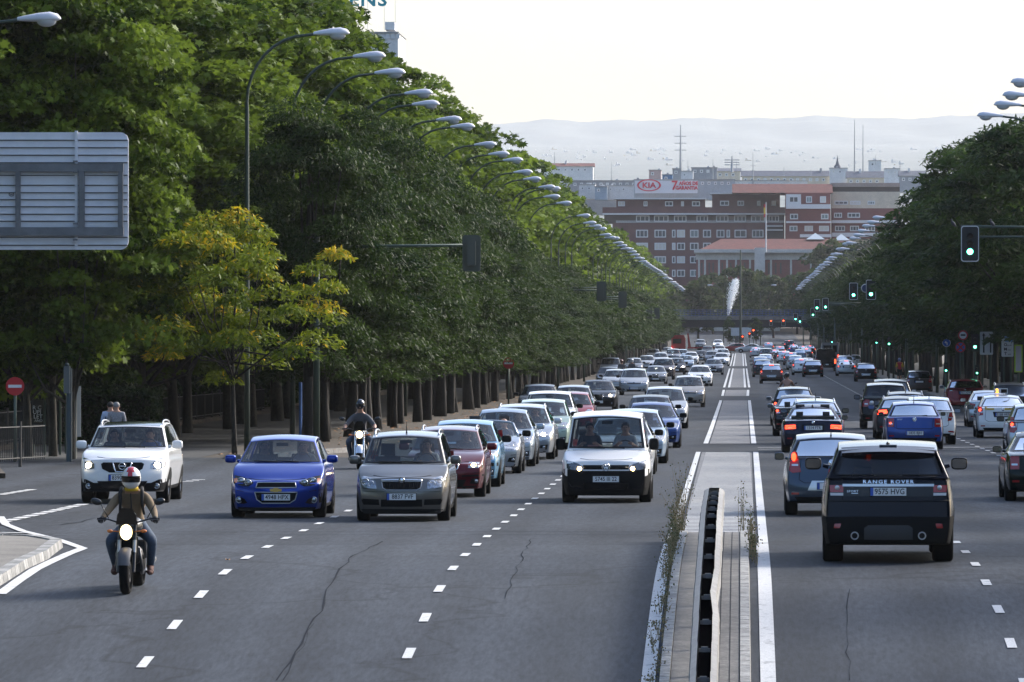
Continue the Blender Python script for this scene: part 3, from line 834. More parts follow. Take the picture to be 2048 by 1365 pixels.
it = [gp(0, 992), gp(68, 981)]
bars('lane_marking', [(lerp(it[0].x, it[1].x, t), lerp(it[0].y, it[1].y, t), lerp(it[0].x, it[1].x, t+.15), lerp(it[0].y, it[1].y, t+.15), .22) for t in [i/5 for i in range(5)]])
it = [gp(358, 967), gp(400, 962)]
bars('lane_marking', [(a.x, a.y, a.x+.3, a.y, .3) for a in (gp(360, 966), gp(372, 964), gp(384, 962))])

def seam(pts, w=.045):
    P = [gp(x, y) for x, y in pts]; Q = []
    for a, b in zip(P, P[1:]):
        n_ = max(2, int((b-a).length/.9))
        for i in range(n_): q = a.lerp(b, i/n_); Q.append((q.x+RND.uniform(-.035, .035), q.y))
    Q.append((P[-1].x, P[-1].y)); mb = MB(); k = 0; vs = []
    for i, (x, y) in enumerate(Q): ww = w*RND.uniform(.2, 1.0)/2; vs += [(x-ww, y, gz(y)+.019), (x+ww, y, gz(y)+.019)]
    mb.add(vs, [(2*i, 2*i+1, 2*i+3, 2*i+2) for i in range(len(Q)-1)]); mb.build('road_seam', mat('tar_seam', (.020, .0235, .030), .95, spec=.05), kind='structure')
seam([(555, 1364), (600, 1290), (640, 1225), (668, 1160), (700, 1120), (765, 1085)], .035); seam([(560, 1364), (585, 1330), (628, 1250)], .018)
seam([(118, 1052), (160, 1046), (192, 1038)], .05); seam([(1010, 1200), (1040, 1130), (1062, 1080)], .02); seam([(1700, 1364), (1690, 1260), (1700, 1180)], .016)
for y_ in (1066, 1072): a, b = gp(0, y_), gp(2048, y_); mb = MB(); mb.add([(-10.6, a.y, gz(a.y)+.018), (-1.3, a.y, gz(a.y)+.018), (-1.3, a.y+.07, gz(a.y+.07)+.018), (-10.6, a.y+.07, gz(a.y+.07)+.018)], [(0, 1, 2, 3)]); mb.build('road_seam', mat('tar_seam'), kind='structure')

# fallen leaves: dry scatter along the gutters, uncountable
mb = MB()
for i in range(1500):
    Z = RND.uniform(174, 420); X = RND.choice([RND.gauss(-10.95, .45), RND.uniform(-14.5, -11)])
    if Z < 190: X = RND.uniform(-14, -11.2)
    z = gz(Z) + (.15 if X < -10.9 else .03); a = RND.uniform(0, 6.3); r_ = RND.uniform(.03, .07)
    mb.add([(X+r_*cos(a+q), Z+r_*sin(a+q)*1.4, z+RND.uniform(0, .03)) for q in (0, 1.6, 3.1, 4.7)], [(0, 1, 2, 3)])
mb.build('fallen_leaves', mat('dry_leaf', (.30, .14, .045), .8), kind='stuff', label='dry orange leaves scattered along the left kerb', cat='leaves')
lf = MB(); g0 = gp(456, 1124); r_ = .05
lf.add([(g0.x+r_*cos(q)*(1 if i % 2 else .6), g0.y+r_*1.5*sin(q), g0.z+.03+.02*(i % 2)) for i, q in enumerate([k*.9 for k in range(7)])], [tuple(range(7))])
lf.build('leaf', mat('dry_leaf', ()), label='single orange dead leaf lying on the left carriageway', cat='leaf')

# ---------------------------------------------------------------- trees
def leaf_mat(name, dark, lite, hot=None, trans=.4):
    m = bpy.data.materials.new(name); m.use_nodes = True; n = m.node_tree; L = n.links.new; p = n.nodes['Principled BSDF']; out = n.nodes['Material Output']
    at_ = n.nodes.new('ShaderNodeAttribute'); at_.attribute_name = 'tone'
    oi = n.nodes.new('ShaderNodeObjectInfo')
    ad = n.nodes.new('ShaderNodeMath'); ad.operation = 'MULTIPLY_ADD'; ad.inputs[1].default_value = .16; L(oi.outputs['Random'], ad.inputs[0]); L(at_.outputs['Fac'], ad.inputs[2])
    r = n.nodes.new('ShaderNodeValToRGB'); e = r.color_ramp.elements
    e[0].position = .1; e[0].color = (*dark, 1); e[1].position = .85; e[1].color = (*lite, 1)
    if hot: x = e.new(1.0); x.color = (*hot, 1); e[1].position = .78
    L(ad.outputs[0], r.inputs[0]); L(r.outputs[0], p.inputs['Base Color']); p.inputs['Roughness'].default_value = .5; p.inputs['Specular IOR Level'].default_value = .09
    t = n.nodes.new('ShaderNodeBsdfTranslucent'); mx = n.nodes.new('ShaderNodeMixShader'); mx.inputs[0].default_value = trans
    L(r.outputs[0], t.inputs[0]); L(p.outputs[0], mx.inputs[1]); L(t.outputs[0], mx.inputs[2]); L(mx.outputs[0], out.inputs[0])
    return m
M_PLANE = leaf_mat('plane_leaves', (.014, .035, .004), (.15, .215, .025))
M_SOPH = leaf_mat('pagoda_leaves', (.006, .018, .004), (.040, .068, .013))
M_DARK = leaf_mat('dark_leaves', (.010, .027, .007), (.054, .095, .020))
M_YELL = leaf_mat('yellowing_leaves', (.045, .085, .006), (.21, .25, .018), (.60, .40, .02))
M_FAR = leaf_mat('far_leaves', (.014, .030, .008), (.060, .085, .022))
BARK = surf_mat('bark', (.010, .008, .006), (.034, .028, .021), (1, 1, .25), 3.0, .9, 14, .4)
BARKP = surf_mat('plane_bark', (.020, .018, .014), (.075, .068, .05), (1, 1, .4), 2.2, .9, 9, .4)
STAR = np.array([(0, -.5, 0), (.18, -.28, .02), (.5, -.22, -.04), (.26, .02, .03), (.42, .36, -.03), (.12, .22, .03), (0, .56, -.05), (-.12, .22, .03), (-.42, .36, -.03), (-.26, .02, .03), (-.5, -.22, -.04), (-.18, -.28, .02)])
FROND = np.array([(0, -.5, 0), (.13, -.2, .0), (.15, .15, -.05), (.0, .55, -.14), (-.15, .15, -.05), (-.13, -.2, .0)])
OVAL = np.array([(0, -.5, 0), (.32, -.15, .03), (.28, .25, 0), (0, .5, -.05), (-.28, .25, 0), (-.32, -.15, .03)])
def crown(name, seed, rx, z0, z1, ncl, nlf, shape, size, clr, flat=.6, droop=0.0, hotp=0.0, inner=.35, top=.55, m=None, gaps=.0):
    rs = np.random.RandomState(seed); cz = lerp(z0, z1, .5); rz = (z1-z0)/2
    C = []; 
    for i in range(ncl):
        d = rs.normal(size=3); d /= np.linalg.norm(d)
        rr = (inner + (1-inner)*rs.rand()**.6)
        prof = 1.0 - .35*max(0, d[2])**2*(1-top)*2
        C.append((d[0]*rx*rr*prof, d[1]*rx*rr*prof, cz + d[2]*rz*rr, clr*(.65+.7*rs.rand()), rs.rand()))
    C = np.array(C); N = ncl*nlf
    ci = np.repeat(np.arange(ncl), nlf)
    d = rs.normal(size=(N, 3)); d /= np.linalg.norm(d, axis=1)[:, None]; d[:, 2] = np.abs(d[:, 2])*.9 - .25*rs.rand(N)
    rad = C[ci, 3]*(.35 + .65*rs.rand(N)**.5)
    P = C[ci, :3] + d*rad[:, None]*np.array([1, 1, flat]); P[:, 2] -= droop*(d[:, 0]**2+d[:, 1]**2)*rad*.6
    # frames: y axis points outward and down for fronds, normal mostly up/out
    yv = d*np.array([1, 1, .3]) + rs.normal(size=(N, 3))*.45; yv[:, 2] -= droop*.8; yv /= np.linalg.norm(yv, axis=1)[:, None]
    nv = d*.5 + np.array([0, 0, .7]) + rs.normal(size=(N, 3))*.45
    xv = np.cross(yv, nv); xv /= np.linalg.norm(xv, axis=1)[:, None]; nv = np.cross(xv, yv)
    s = size*(.65+.7*rs.rand(N)); k = len(shape)
    V = (P[:, None, :] + (shape[None, :, 0, None]*xv[:, None, :] + shape[None, :, 1, None]*yv[:, None, :] + shape[None, :, 2, None]*nv[:, None, :])*s[:, None, None])
    me = bpy.data.meshes.new(name); me.vertices.add(N*k); me.vertices.foreach_set('co', V.reshape(-1).astype(np.float32))
    me.loops.add(N*k); me.loops.foreach_set('vertex_index', np.arange(N*k, dtype=np.int32)); me.polygons.add(N)
    me.polygons.foreach_set('loop_start', np.arange(0, N*k, k, dtype=np.int32)); me.polygons.foreach_set('loop_total', np.full(N, k, dtype=np.int32))
    me.update()
    tone = np.clip(.0 + .60*C[ci, 4] + .32*rs.rand(N), 0, 1); 
    if hotp: hm = (rs.rand(N) < hotp*(.3+1.6*C[ci, 4]**2)); tone[hm] = 1.0
    a = me.attributes.new('tone', 'FLOAT', 'POINT'); a.data.foreach_set('value', np.repeat(tone, k).astype(np.float32))
    me.materials.append(m)
    return me, C
def trunk(name, seed, C, h0, r0, m, lean=0, nl=14, top=None):
    rs = random.Random(seed); mb = MB(); zt = top or h0*1.9
    P = [(0, 0, -.1)]; x = y = 0
    for i in range(1, 7):
        x += rs.uniform(-.06, .06) + lean; y += rs.uniform(-.08, .08); P.append((x, y, zt*i/6))
    mb.tube(P, [r0*1.25] + [r0*(1-.13*i) for i in range(1, 7)], 9)
    cl = sorted(range(len(C)), key=lambda i: rs.random())[:nl]
    for i in cl:
        c = C[i]; zb = h0*(.95+.6*rs.random()); zb = min(zb, c[2]-.3 if c[2]-.3 > h0*.8 else h0*.8); t = zb/zt*6; j = min(5, int(t)); f = t-j
        b = Vector(P[j]).lerp(Vector(P[min(6, j+1)]), f); e = Vector(c[:3]); mid = b.lerp(e, .5) + Vector((0, 0, -.12*(e-b).length)) + Vector((rs.uniform(-.3, .3), rs.uniform(-.3, .3), 0))
        mb.tube([b, mid, e], [r0*.42, r0*.26, r0*.07], 6)
    me = mb.mesh(name, smooth=4); me.materials.append(m); return me
TT = {}
def template(key, seed, rx, z0, z1, ncl, nlf, shape, size, clr, m, r0, bark=BARK, nl=14, **k):
    me, C = crown('crown', seed, rx, z0, z1, ncl, nlf, shape, size, clr, m=m, **k)
    tr = trunk('trunk', seed, C, max(z0, 1.6), r0, bark, nl=nl, top=lerp(z0, z1, .75))
    TT.setdefault(key, []).append((me, tr, rx, z1))
for i in range(3): template('plane', 10+i, 5.0, 3.0, 18.0, 190, 230, STAR, .27, 1.3, M_PLANE, .22, BARKP, inner=.55)
for i in range(2): template('plane_low', 16+i, 4.8, 1.5, 18.0, 200, 230, STAR, .27, 1.3, M_PLANE, .17, BARKP, inner=.5)
for i in range(2): template('plane_far', 20+i, 5.0, 3.0, 18.0, 110, 70, STAR, .46, 1.5, M_PLANE, .22, BARKP, inner=.5)
for i in range(3): template('pagoda', 30+i, 2.95, 1.9, 10.0, 84, 520, FROND, .165, 1.12, M_SOPH, [.15, .19, .24][i], droop=.42, flat=.34, inner=.35, hotp=.01)
for i in range(2): template('pagoda_far', 40+i, 3.0, 2.3, 10.0, 56, 150, FROND, .38, 1.2, M_SOPH, .17, droop=.4, flat=.4)
for i in range(2): template('dark', 50+i, 5.3, 3.5, 14.2, 150, 220, FROND, .34, 1.25, M_DARK, .22, droop=.35, flat=.38, inner=.5)
template('yellow', 60, 3.2, 2.1, 7.0, 70, 250, FROND, .17, .72, M_YELL, .075, BARK, droop=.45, flat=.4, inner=.3, hotp=.05, nl=22, top=.8)
for i in range(2): template('far', 70+i, 7.0, 1.0, 14.0, 90, 90, OVAL, .75, 2.2, M_FAR, .3, inner=.5)
def tree(key, X, Y, h=1.0, w_=None, label=None, group=None, cat='tree', name=None, tilt=.035):
    i = RND.randrange(len(TT[key])); me, tr, rx, z1 = TT[key][i]
    w_ = w_ or h; r_ = empty(name or 'tree', (X, Y, gz(Y)), (RND.uniform(-tilt, tilt), RND.uniform(-tilt, tilt), RND.uniform(0, 6.28)), label=label, cat=cat, group=group)
    r_.scale = (w_, w_, h)
    a = bpy.data.objects.new('crown', me); COL.objects.link(a); a.parent = r_
    b = bpy.data.objects.new('trunk', tr); COL.objects.link(b); b.parent = r_
    return r_
GPL = 'plane trees beyond the left side road'
Z = 176
while Z < 1240:
    near = Z < 420
    tree('plane_low' if Z < 250 else ('plane' if near else 'plane_far'), -19.3+RND.uniform(-.7, .7) - (3.4 if Z < 205 else 0), Z, RND.uniform(.90, 1.05)*(1 if Z < 900 else .94), RND.uniform(.92, 1.08), 'tall plane tree with star-shaped leaves in the row beyond the left side road', GPL, name='plane_tree')
    Z += RND.uniform(7.5, 10) * (1 if near else 1.25)
for X, Z0, Z1, st in ((-27.0, 200, 430, 11), (-34, 260, 400, 13)):
    Z = Z0
    while Z < Z1:
        tree('plane', X+RND.uniform(-1, 1), Z, RND.uniform(.93, 1.04), None, 'plane tree rising behind the front row of plane trees', 'plane trees of the rear rows', name='plane_tree'); Z += RND.uniform(.85, 1.15)*st
for X_, Z_ in ((-25.5, 188), (-24.6, 197), (-27.5, 203), (-22.3, 190), (-30, 215)): tree('plane_low', X_, Z_, RND.uniform(.95, 1.05), None, 'plane tree with low hanging branches behind the bus shelter', 'low-branched plane trees at the left edge', name='plane_tree')
for X_, Z_ in ((-19.4, 177), (-19.0, 179.5), (-18.1, 175.5)): tree('plane_low', X_, Z_, .8, .62, 'slender plane tree standing before the bus shelter', 'slender plane trees before the bus shelter', name='plane_tree')
Z = 194; ip = 0
while Z < 1150:
    near = Z < 480
    tree('pagoda' if near else 'pagoda_far', -12.9+(0 if Z < 196 else RND.uniform(-.35, .35)), Z, RND.uniform(.85, 1.12)*(1 if Z < 330 else .78), RND.uniform(.8, 1.08), 'dark feathery pagoda tree in the kerbside row on the left' if ip > 2 else ['dark feathery pagoda tree directly behind the small yellowing tree, nearest of its row', 'dark feathery pagoda tree standing second in the left kerbside row', 'dark feathery pagoda tree standing third in the left kerbside row'][ip], 'pagoda trees along the left kerb', name='pagoda_tree'); ip += 1
    Z += RND.uniform(5.0, 7.2) * (1 if near else 1.2)
tree('yellow', -13.75, 176.5, 1.0, .98, tilt=0, label= 'small yellowing tree with a thin bare trunk at the tip of the left pavement', name='young_tree')
Z = 283
while Z < 1120:
    k = 'dark' if Z < 390 else 'pagoda_far'
    tree(k, 13.6+RND.uniform(-.4, .4), Z, RND.uniform(.86, 1.04) if k == 'dark' else RND.uniform(.95, 1.3), RND.uniform(.95, 1.05), 'dark drooping tree in the kerbside row near the right edge' if k == 'dark' else 'feathery tree in the kerbside row on the right', 'dark trees by the right kerb' if k == 'dark' else 'trees along the right kerb', name='street_tree')
    Z += RND.uniform(11, 14) if k == 'dark' else RND.uniform(6, 8.5)
Z = 300
while Z < 1200:
    tree('plane' if Z < 400 else 'plane_far', 20.5+RND.uniform(-.7, .7)+(2.5 if Z < 360 else 0), Z, RND.uniform(.72, .82), .95, 'plane tree in the row beyond the right side road', 'plane trees beyond the right side road', name='plane_tree'); Z += RND.uniform(10, 13)
Z = 300
for X, Z_, s_ in [(-14, 1255, .72), (-8.5, 1290, .84), (-1, 1330, 1.0), (6.5, 1300, .86), (13.5, 1260, .95), (19, 1275, 1.15), (26, 1250, 1.25), (-20, 1265, 1.05), (-27, 1240, 1.15), (3, 1380, .95), (-6, 1390, .90), (12, 1390, .9), (21, 1400, 1.4), (30, 1380, 1.5), (-34, 1250, 1.3), (35, 1240, 1.3)]:
    tree('far', X, Z_, s_, s_*.8, 'rounded tree in the grove behind the flyover', 'trees of the grove behind the flyover', name='park_tree')

# unseen tree rows carry the avenue past the camera, added for shade and reflections
for i in range(16): tree('plane_far', -25+RND.uniform(-1, 1), -14+11*i, 1.0, 1.0, 'plane tree of the near stretch of the left row', 'plane trees of the near left row', name='plane_tree')
for i in range(22): tree('plane_far', 17.6+RND.uniform(-.5, .5), -14+12.5*i, .72, .9, 'plane tree of the near stretch of the right row', 'plane trees of the near right row', name='plane_tree')
for i in range(9): tree('plane_far', -36+9*i, -24+RND.uniform(-2, 2), 1.0, 1.1, 'plane tree behind the camera side of the avenue', 'plane trees across the near end', name='plane_tree')
# ---------------------------------------------------------------- street lamps
POLEM = mat('lamp_pole_green', (.035, .052, .04), .5, .2)
LHEAD = mat('lamp_head_grey', (.56, .57, .62), .45, .1)
LGL = mat('lamp_glass', (.45, .46, .48), .15, .0, coat=1)
def lamp_proto():
    H_ = 12.0; m = MB(); R_ = 1.7
    P = [(0, 0, -.05), (0, 0, 3), (0, 0, 9.6)] + [(R_*(1-cos(q)), 0, 9.9+1.85*sin(q)) for q in [pi/2*k/8 for k in range(9)]] + [(2.05, 0, 11.80)]
    m.tube(P, [.085, .075, .058] + [.042]*9 + [.04], 10); pole = m.mesh('pole', 4); pole.materials.append(POLEM)
    m = MB(); n = 12; vs = []
    prof = [(1.85, .05, .06, .03), (2.05, .085, .10, .04), (2.35, .15, .15, .06), (2.6, .17, .17, .06), (2.78, .11, .12, .04), (2.86, .02, .02, .01)]
    for x, w_, up, dn in prof:
        for k in range(n):
            q = 2*pi*k/n; c, s_ = cos(q), sin(q); vs.append((x, c*w_, 11.78+.02*(x-1.85) + (up if s_ > 0 else dn)*s_))
    fs = [(i*n+k, i*n+(k+1) % n, (i+1)*n+(k+1) % n, (i+1)*n+k) for i in range(len(prof)-1) for k in range(n)] + [tuple(range(n)), tuple(range((len(prof)-1)*n, len(prof)*n))]
    m.add(vs, fs); head = m.mesh('lamp_head', 1.2); head.materials.append(LHEAD)
    m = MB(); m.ell((2.52, 0, 11.76), (.24, .15, .15), 12, 8); gl = m.mesh('lamp_glass', 4); gl.materials.append(LGL)
    return pole, head, gl
LP_ = lamp_proto()
def lamp(X, Y, dz=0, side=-1, label='', group=''):
    r_ = empty('street_lamp', (X, Y, gz(Y)+dz if Y < 900 else dz), (0, 0, 0 if side < 0 else pi), label=label, cat='street lamp', group=group)
    for nm, me in zip(('pole', 'lamp_head'), LP_[:2]):
        o = bpy.data.objects.new(nm, me); COL.objects.link(o); o.parent = r_
        if nm == 'lamp_head': g_ = bpy.data.objects.new('lamp_glass', LP_[2]); COL.objects.link(g_); g_.parent = o
LX = -11.3
heads = [(670, 67), (745, 113), (786, 146), (843, 187), (857, 209), (903, 240), (930, 254), (975, 290), (1002, 309), (1030, 321), (1050, 345), (1068, 359), (1097, 375), (1108, 378), (1107, 394), (1131, 407)]
hx = 1160.0; seq = []
dxs = [322 - 212*(i/43) for i in range(44)]
Zs = [13000*11.3/312 + i*19.0 for i in range(44)]
ORD = ['nearest', 'second', 'third', 'fourth', 'fifth', 'sixth', 'seventh', 'eighth', 'ninth', 'tenth', 'eleventh', 'twelfth', 'thirteenth', 'fourteenth', 'fifteenth', 'sixteenth']
for i_, (x, y) in enumerate(heads):
    Z = 13000*11.3/(1482-x); s_ = 13000/Z; ztop = HC + (665-y)/s_
    lamp(LX-2.45, Z, ztop-11.8-gz(Z), -1, 'grey-headed curved street lamp, %s of the left lamp row counted from the camera' % ORD[i_], None)
for Z in Zs:
    s_ = 13000/Z; ztop = HC + .735*11.3 + RND.uniform(-.15, .15)
    lamp(LX-2.45, Z, (ztop-11.8-gz(Z)) if Z < 900 else ztop-11.8, -1, 'grey-headed street lamp on a curved green pole in the left lamp row', 'street lamps along the left side')
lamp(-16.1-2.45, 150, HC+(665-38)/86.7-11.8-gz(150), -1, 'lone street lamp of the outer row at the top left corner')
RXL = 9.6
for i_, (x, y) in enumerate([(2045, 165), (2028, 191), (2010, 210), (1975, 232)]):
    Z = 13000*RXL/(x-1482); s_ = 13000/Z; lamp(RXL+2.45, Z, HC+(665-y)/s_-11.8-gz(Z), 1, 'grey-headed street lamp against the sky, %s of the right lamp row from the camera' % ORD[i_], None)
for i in range(34):
    Z = 455 + i*19.5; lamp(RXL+2.45, Z, (HC+.845*RXL + RND.uniform(-.15, .15)-(.7*i/33)-11.8-(gz(Z) if Z < 900 else 0)), 1, 'grey-headed street lamp on a curved pole in the right lamp row', 'street lamps along the right side')
# ---------------------------------------------------------------- far buildings
def wallm(name, c, v=.2, sc=.6): return surf_mat(name, tuple(q*(1-v) for q in c), c, (1, 1, 1), sc, .85, 3, .12)
BRK = wallm('brick_brown', (.135, .055, .054)); BRK2 = wallm('brick_red', (.20, .062, .056)); CREAM = wallm('render_cream', (.62, .54, .42)); WHITEW = wallm('render_white', (.66, .66, .66))
GREYW = wallm('render_grey', (.30, .31, .33)); PINKW = wallm('render_pink', (.48, .34, .32)); TILE = surf_mat('roof_tiles', (.085, .022, .018), (.14, .038, .03), (1, 1, 1), .8, .85, 2, .25)
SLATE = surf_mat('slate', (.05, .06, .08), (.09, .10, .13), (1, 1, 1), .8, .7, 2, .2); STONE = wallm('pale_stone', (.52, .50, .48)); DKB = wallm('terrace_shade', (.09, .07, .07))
FRM = mat('window_frame_white', (.62, .62, .62), .5); PANE = mat('window_pane', (.045, .055, .07), .12, coat=.5); BLIND = mat('roller_blind', (.55, .53, .48), .7); PANEG = mat('window_pane_green', (.15, .19, .19), .3)
METL = mat('grey_metal', (.30, .31, .33), .4, .6); CONC = surf_mat('concrete', (.12, .115, .11), (.20, .195, .19), (1, 1, 1), 1.0, .85, 4, .2)
def bx(x0, x1, y0, y1, Z, d, dz=0):           # image rectangle -> box dimensions at distance Z
    a, b = at(x0, y1, Z), at(x1, y0, Z); return (a.x, b.x, Z+dz, Z+dz+d, a.z, b.z)
def window(parent, x0, x1, y0, y1, Z, pm=None, panes=2):
    a = bx(x0, x1, y0, y1, Z, .12, -.10); m = MB(); t = .22
    X0, X1, Y0, Y1, Z0, Z1 = a
    m.box(X0, X1, Y0, Y1, Z0, Z0+t); m.box(X0, X1, Y0, Y1, Z1-t, Z1); m.box(X0, X0+t, Y0, Y1, Z0+t, Z1-t); m.box(X1-t, X1, Y0, Y1, Z0+t, Z1-t)
    for i in range(1, panes): xx = lerp(X0, X1, i/panes); m.box(xx-.07, xx+.07, Y0, Y1, Z0+t, Z1-t)
    w_ = m.build('window', FRM, parent)
    m = MB(); m.box(X0+t*.8, X1-t*.8, Y0+.04, Y1+.05, Z0+t*.8, Z1-t*.8); m.build('pane', pm or RND.choice([PANE, PANE, PANE, PANEG, BLIND]), w_)
    return w_
def bld(label, x0, x1, y0, y1, Z, depth, wm, name='apartment_block', cat='building', group=None):
    r_ = empty(name, at((x0+x1)/2, y1, Z), label=label, cat=cat, group=group)
    m = MB(); m.box(*bx(x0, x1, y0, y1, Z, depth)); o = m.build('wall', wm, None); o.parent = r_; o.matrix_parent_inverse = Matrix.Translation(-r_.location)
    r_.rotation_euler = (0, 0, 0); return r_
class Sub:                                    # parts given in world coordinates under an Empty
    pass
_link = link
def link(name, me, mats=None, parent=None, **k):
    o = _link(name, me, mats, parent, **k)
    if parent is not None and parent.get('world_parts'): o.matrix_parent_inverse = Matrix.Translation(-parent.location)
    return o
def wroot(name, loc, **k):
    r_ = empty(name, loc, **k); r_['world_parts'] = 1; return r_
def bld(label, x0, x1, y0, y1, Z, depth, wm, name='apartment_block', cat='building', group=None):
    r_ = wroot(name, at((x0+x1)/2, y1, Z), label=label, cat=cat, group=group)
    m = MB(); m.box(*bx(x0, x1, y0, y1, Z, depth)); m.build('wall', wm, r_); return r_
def part(r_, name, mt, *rects):
    m = MB()
    for q in rects: m.box(*bx(*q))
    return m.build(name, mt, r_)
def gable(r_, name, mt, x0, x1, y0, y1, Z, depth, over=.4, hip=0):
    a = at(x0, y1, Z); b = at(x1, y0, Z); h = b.z; m = MB(); yy = Z + depth/2
    vs = [(a.x-over, Z-over, a.z), (b.x+over, Z-over, a.z), (b.x+over, Z+depth+over, a.z), (a.x-over, Z+depth+over, a.z), (a.x-over+hip, yy, h), (b.x+over-hip, yy, h)]
    m.add(vs, [(0, 1, 5, 4), (2, 3, 4, 5), (0, 4, 3), (1, 2, 5), (0, 3, 2, 1)]); return m.build(name, mt, r_)
A = bld('long brown brick apartment block with rows of white-framed windows and a set-back terrace floor', 1225, 1569, 446, 640, 1450, 14, BRK)
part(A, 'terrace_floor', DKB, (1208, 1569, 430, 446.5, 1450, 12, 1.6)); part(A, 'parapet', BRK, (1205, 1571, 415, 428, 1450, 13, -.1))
part(A, 'white_ledge', FRM, (1205, 1572, 427, 430, 1450, 13.5, -.5)); part(A, 'railing', FRM, *[(1232, 1568, 442 + q, 442.7 + q, 1450, .1, -.4) for q in (0, 1.6, 3.2)])
part(A, 'penthouse', BRK, (1232, 1410, 398, 416, 1450, 9, 3.5), (1424, 1560, 388, 416, 1450, 9, 3)); part(A, 'penthouse_roof', FRM, (1228, 1412, 396, 398.6, 1450, 12, 2), (1420, 1562, 385.5, 388.2, 1450, 11, 1.5))
for q in ((1236, 1250), (1287, 1295), (1330, 1346), (1362, 1368), (1384, 1400)): window(A, q[0], q[1], 403, 413, 1453.4)
for q in ((1440, 1458), (1475, 1488), (1514, 1521), (1543, 1552)): window(A, q[0], q[1], 402, 412, 1452.9)
for q in ((1272, 1299), (1308, 1337), (1348, 1373), (1393, 1416), (1432, 1457), (1468, 1492), (1502, 1530), (1537, 1558)): window(A, q[0], q[1], 431.5, 444, 1451.5, panes=3)
for y0, y1 in ((460, 475.5), (486, 500.5), (513, 527), (540, 554)):
    for q in ((1272, 1296, 3), (1309, 1332, 3), (1344, 1351, 1), (1354, 1370, 2), (1380, 1397, 2), (1406, 1422, 2), (1433, 1449, 2), (1453, 1460, 1), (1469, 1493, 2), (1504, 1527, 3)):
        window(A, q[0], q[1], y0, y1, 1449.98, panes=q[2])
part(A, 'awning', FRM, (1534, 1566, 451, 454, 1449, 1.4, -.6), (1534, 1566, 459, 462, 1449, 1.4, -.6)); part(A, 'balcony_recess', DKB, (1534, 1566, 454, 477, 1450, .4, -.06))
B = bld('red brick apartment block with a tiled roof and white balconies right of the flagpole', 1571, 1661, 386, 640, 1440, 12, BRK2)
gable(B, 'roof', TILE, 1468, 1662, 367, 386, 1441, 13); part(B, 'roof_wall', BRK, (1470, 1571, 384, 390, 1452.5, 8))
part(B, 'glazed_balcony', FRM, (1572, 1602, 389, 418, 1439, 1, -.2)); part(B, 'balcony_slab', FRM, (1572, 1661, 409, 418, 1439, 1.1, -.9), (1572, 1663, 443, 446.5, 1439, 1.1, -.9), (1600, 1663, 469, 475, 1439, 1.1, -.9))
for y0, y1, l in ((393, 406, ((1578, 1597), (1612, 1624), (1640, 1652))), (428, 439, ((1580, 1596), (1642, 1657))), (452, 463, ((1579, 1595), (1609, 1626), (1638, 1658)))):
    for a, b in l: window(B, a, b, y0, y1, 1438.7 if (a == 1578) else 1439.98)
C_ = bld('cream rendered apartment block with a dark covered roof terrace', 1663, 1800, 384, 640, 1446, 12, CREAM)
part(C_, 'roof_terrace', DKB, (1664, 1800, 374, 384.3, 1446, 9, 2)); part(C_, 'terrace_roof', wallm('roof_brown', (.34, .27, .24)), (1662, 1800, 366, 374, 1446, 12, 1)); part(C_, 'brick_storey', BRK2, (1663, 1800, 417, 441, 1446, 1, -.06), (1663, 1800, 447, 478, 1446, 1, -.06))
part(C_, 'balcony_slab', FRM, (1664, 1800, 441, 446.5, 1445, 1, -.9), (1664, 1800, 466, 474, 1445, 1, -.9))
for y0, y1, l in ((402, 410, ((1669, 1696), (1700, 1721), (1735, 1750))), (426, 436, ((1668, 1684), (1695, 1720))), (452, 463, ((1670, 1690), (1700, 1718), (1730, 1750)))):
    for a, b in l: window(C_, a, b, y0, y1, 1445.94 if y0 != 402 else 1445.98, panes=3)
M_ = bld('red palace with a hipped tile roof and pale stone cornice above the grove', 1392, 1720, 520, 600, 1412, 18, BRK2, name='palace')
gable(M_, 'roof', TILE, 1400, 1722, 477, 501, 1412, 20, hip=5); part(M_, 'cornice', STONE, (1388, 1724, 499, 506, 1411, 19, -.9), (1391, 1722, 506, 520, 1412, 18, -.2))
part(M_, 'pilaster', STONE, *[(x, x+4, 520, 590, 1412, .6, -.25) for x in (1396, 1408, 1436, 1452, 1470, 1498, 1540, 1580, 1620)]); part(M_, 'gate_front', STONE, (1509, 1530, 496, 545, 1411, 3, -1.5))
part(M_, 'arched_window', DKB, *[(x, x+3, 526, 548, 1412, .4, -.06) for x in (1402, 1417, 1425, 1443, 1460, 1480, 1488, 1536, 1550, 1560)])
for i, (a, b, c, d) in enumerate(((1612, 1650, 466, 479), (1666, 1700, 468, 481))):
    o = wroot('glass_skylight', at((a+b)/2, d, 1420), label=('left' if i == 0 else 'right') + ' of the two pale pyramid skylights on the palace roof', cat='skylight'); m = MB(); p_, q_ = at(a, d, 1420), at(b, c, 1420)
    m.add([(p_.x, 1420, p_.z), (q_.x, 1420, p_.z), (q_.x, 1426, p_.z), (p_.x, 1426, p_.z), ((p_.x+q_.x)/2, 1423, q_.z)], [(0, 1, 4), (1, 2, 4), (2, 3, 4), (3, 0, 4)]); m.build('glazing', mat('skylight_glass', (.42, .46, .48), .3), o)
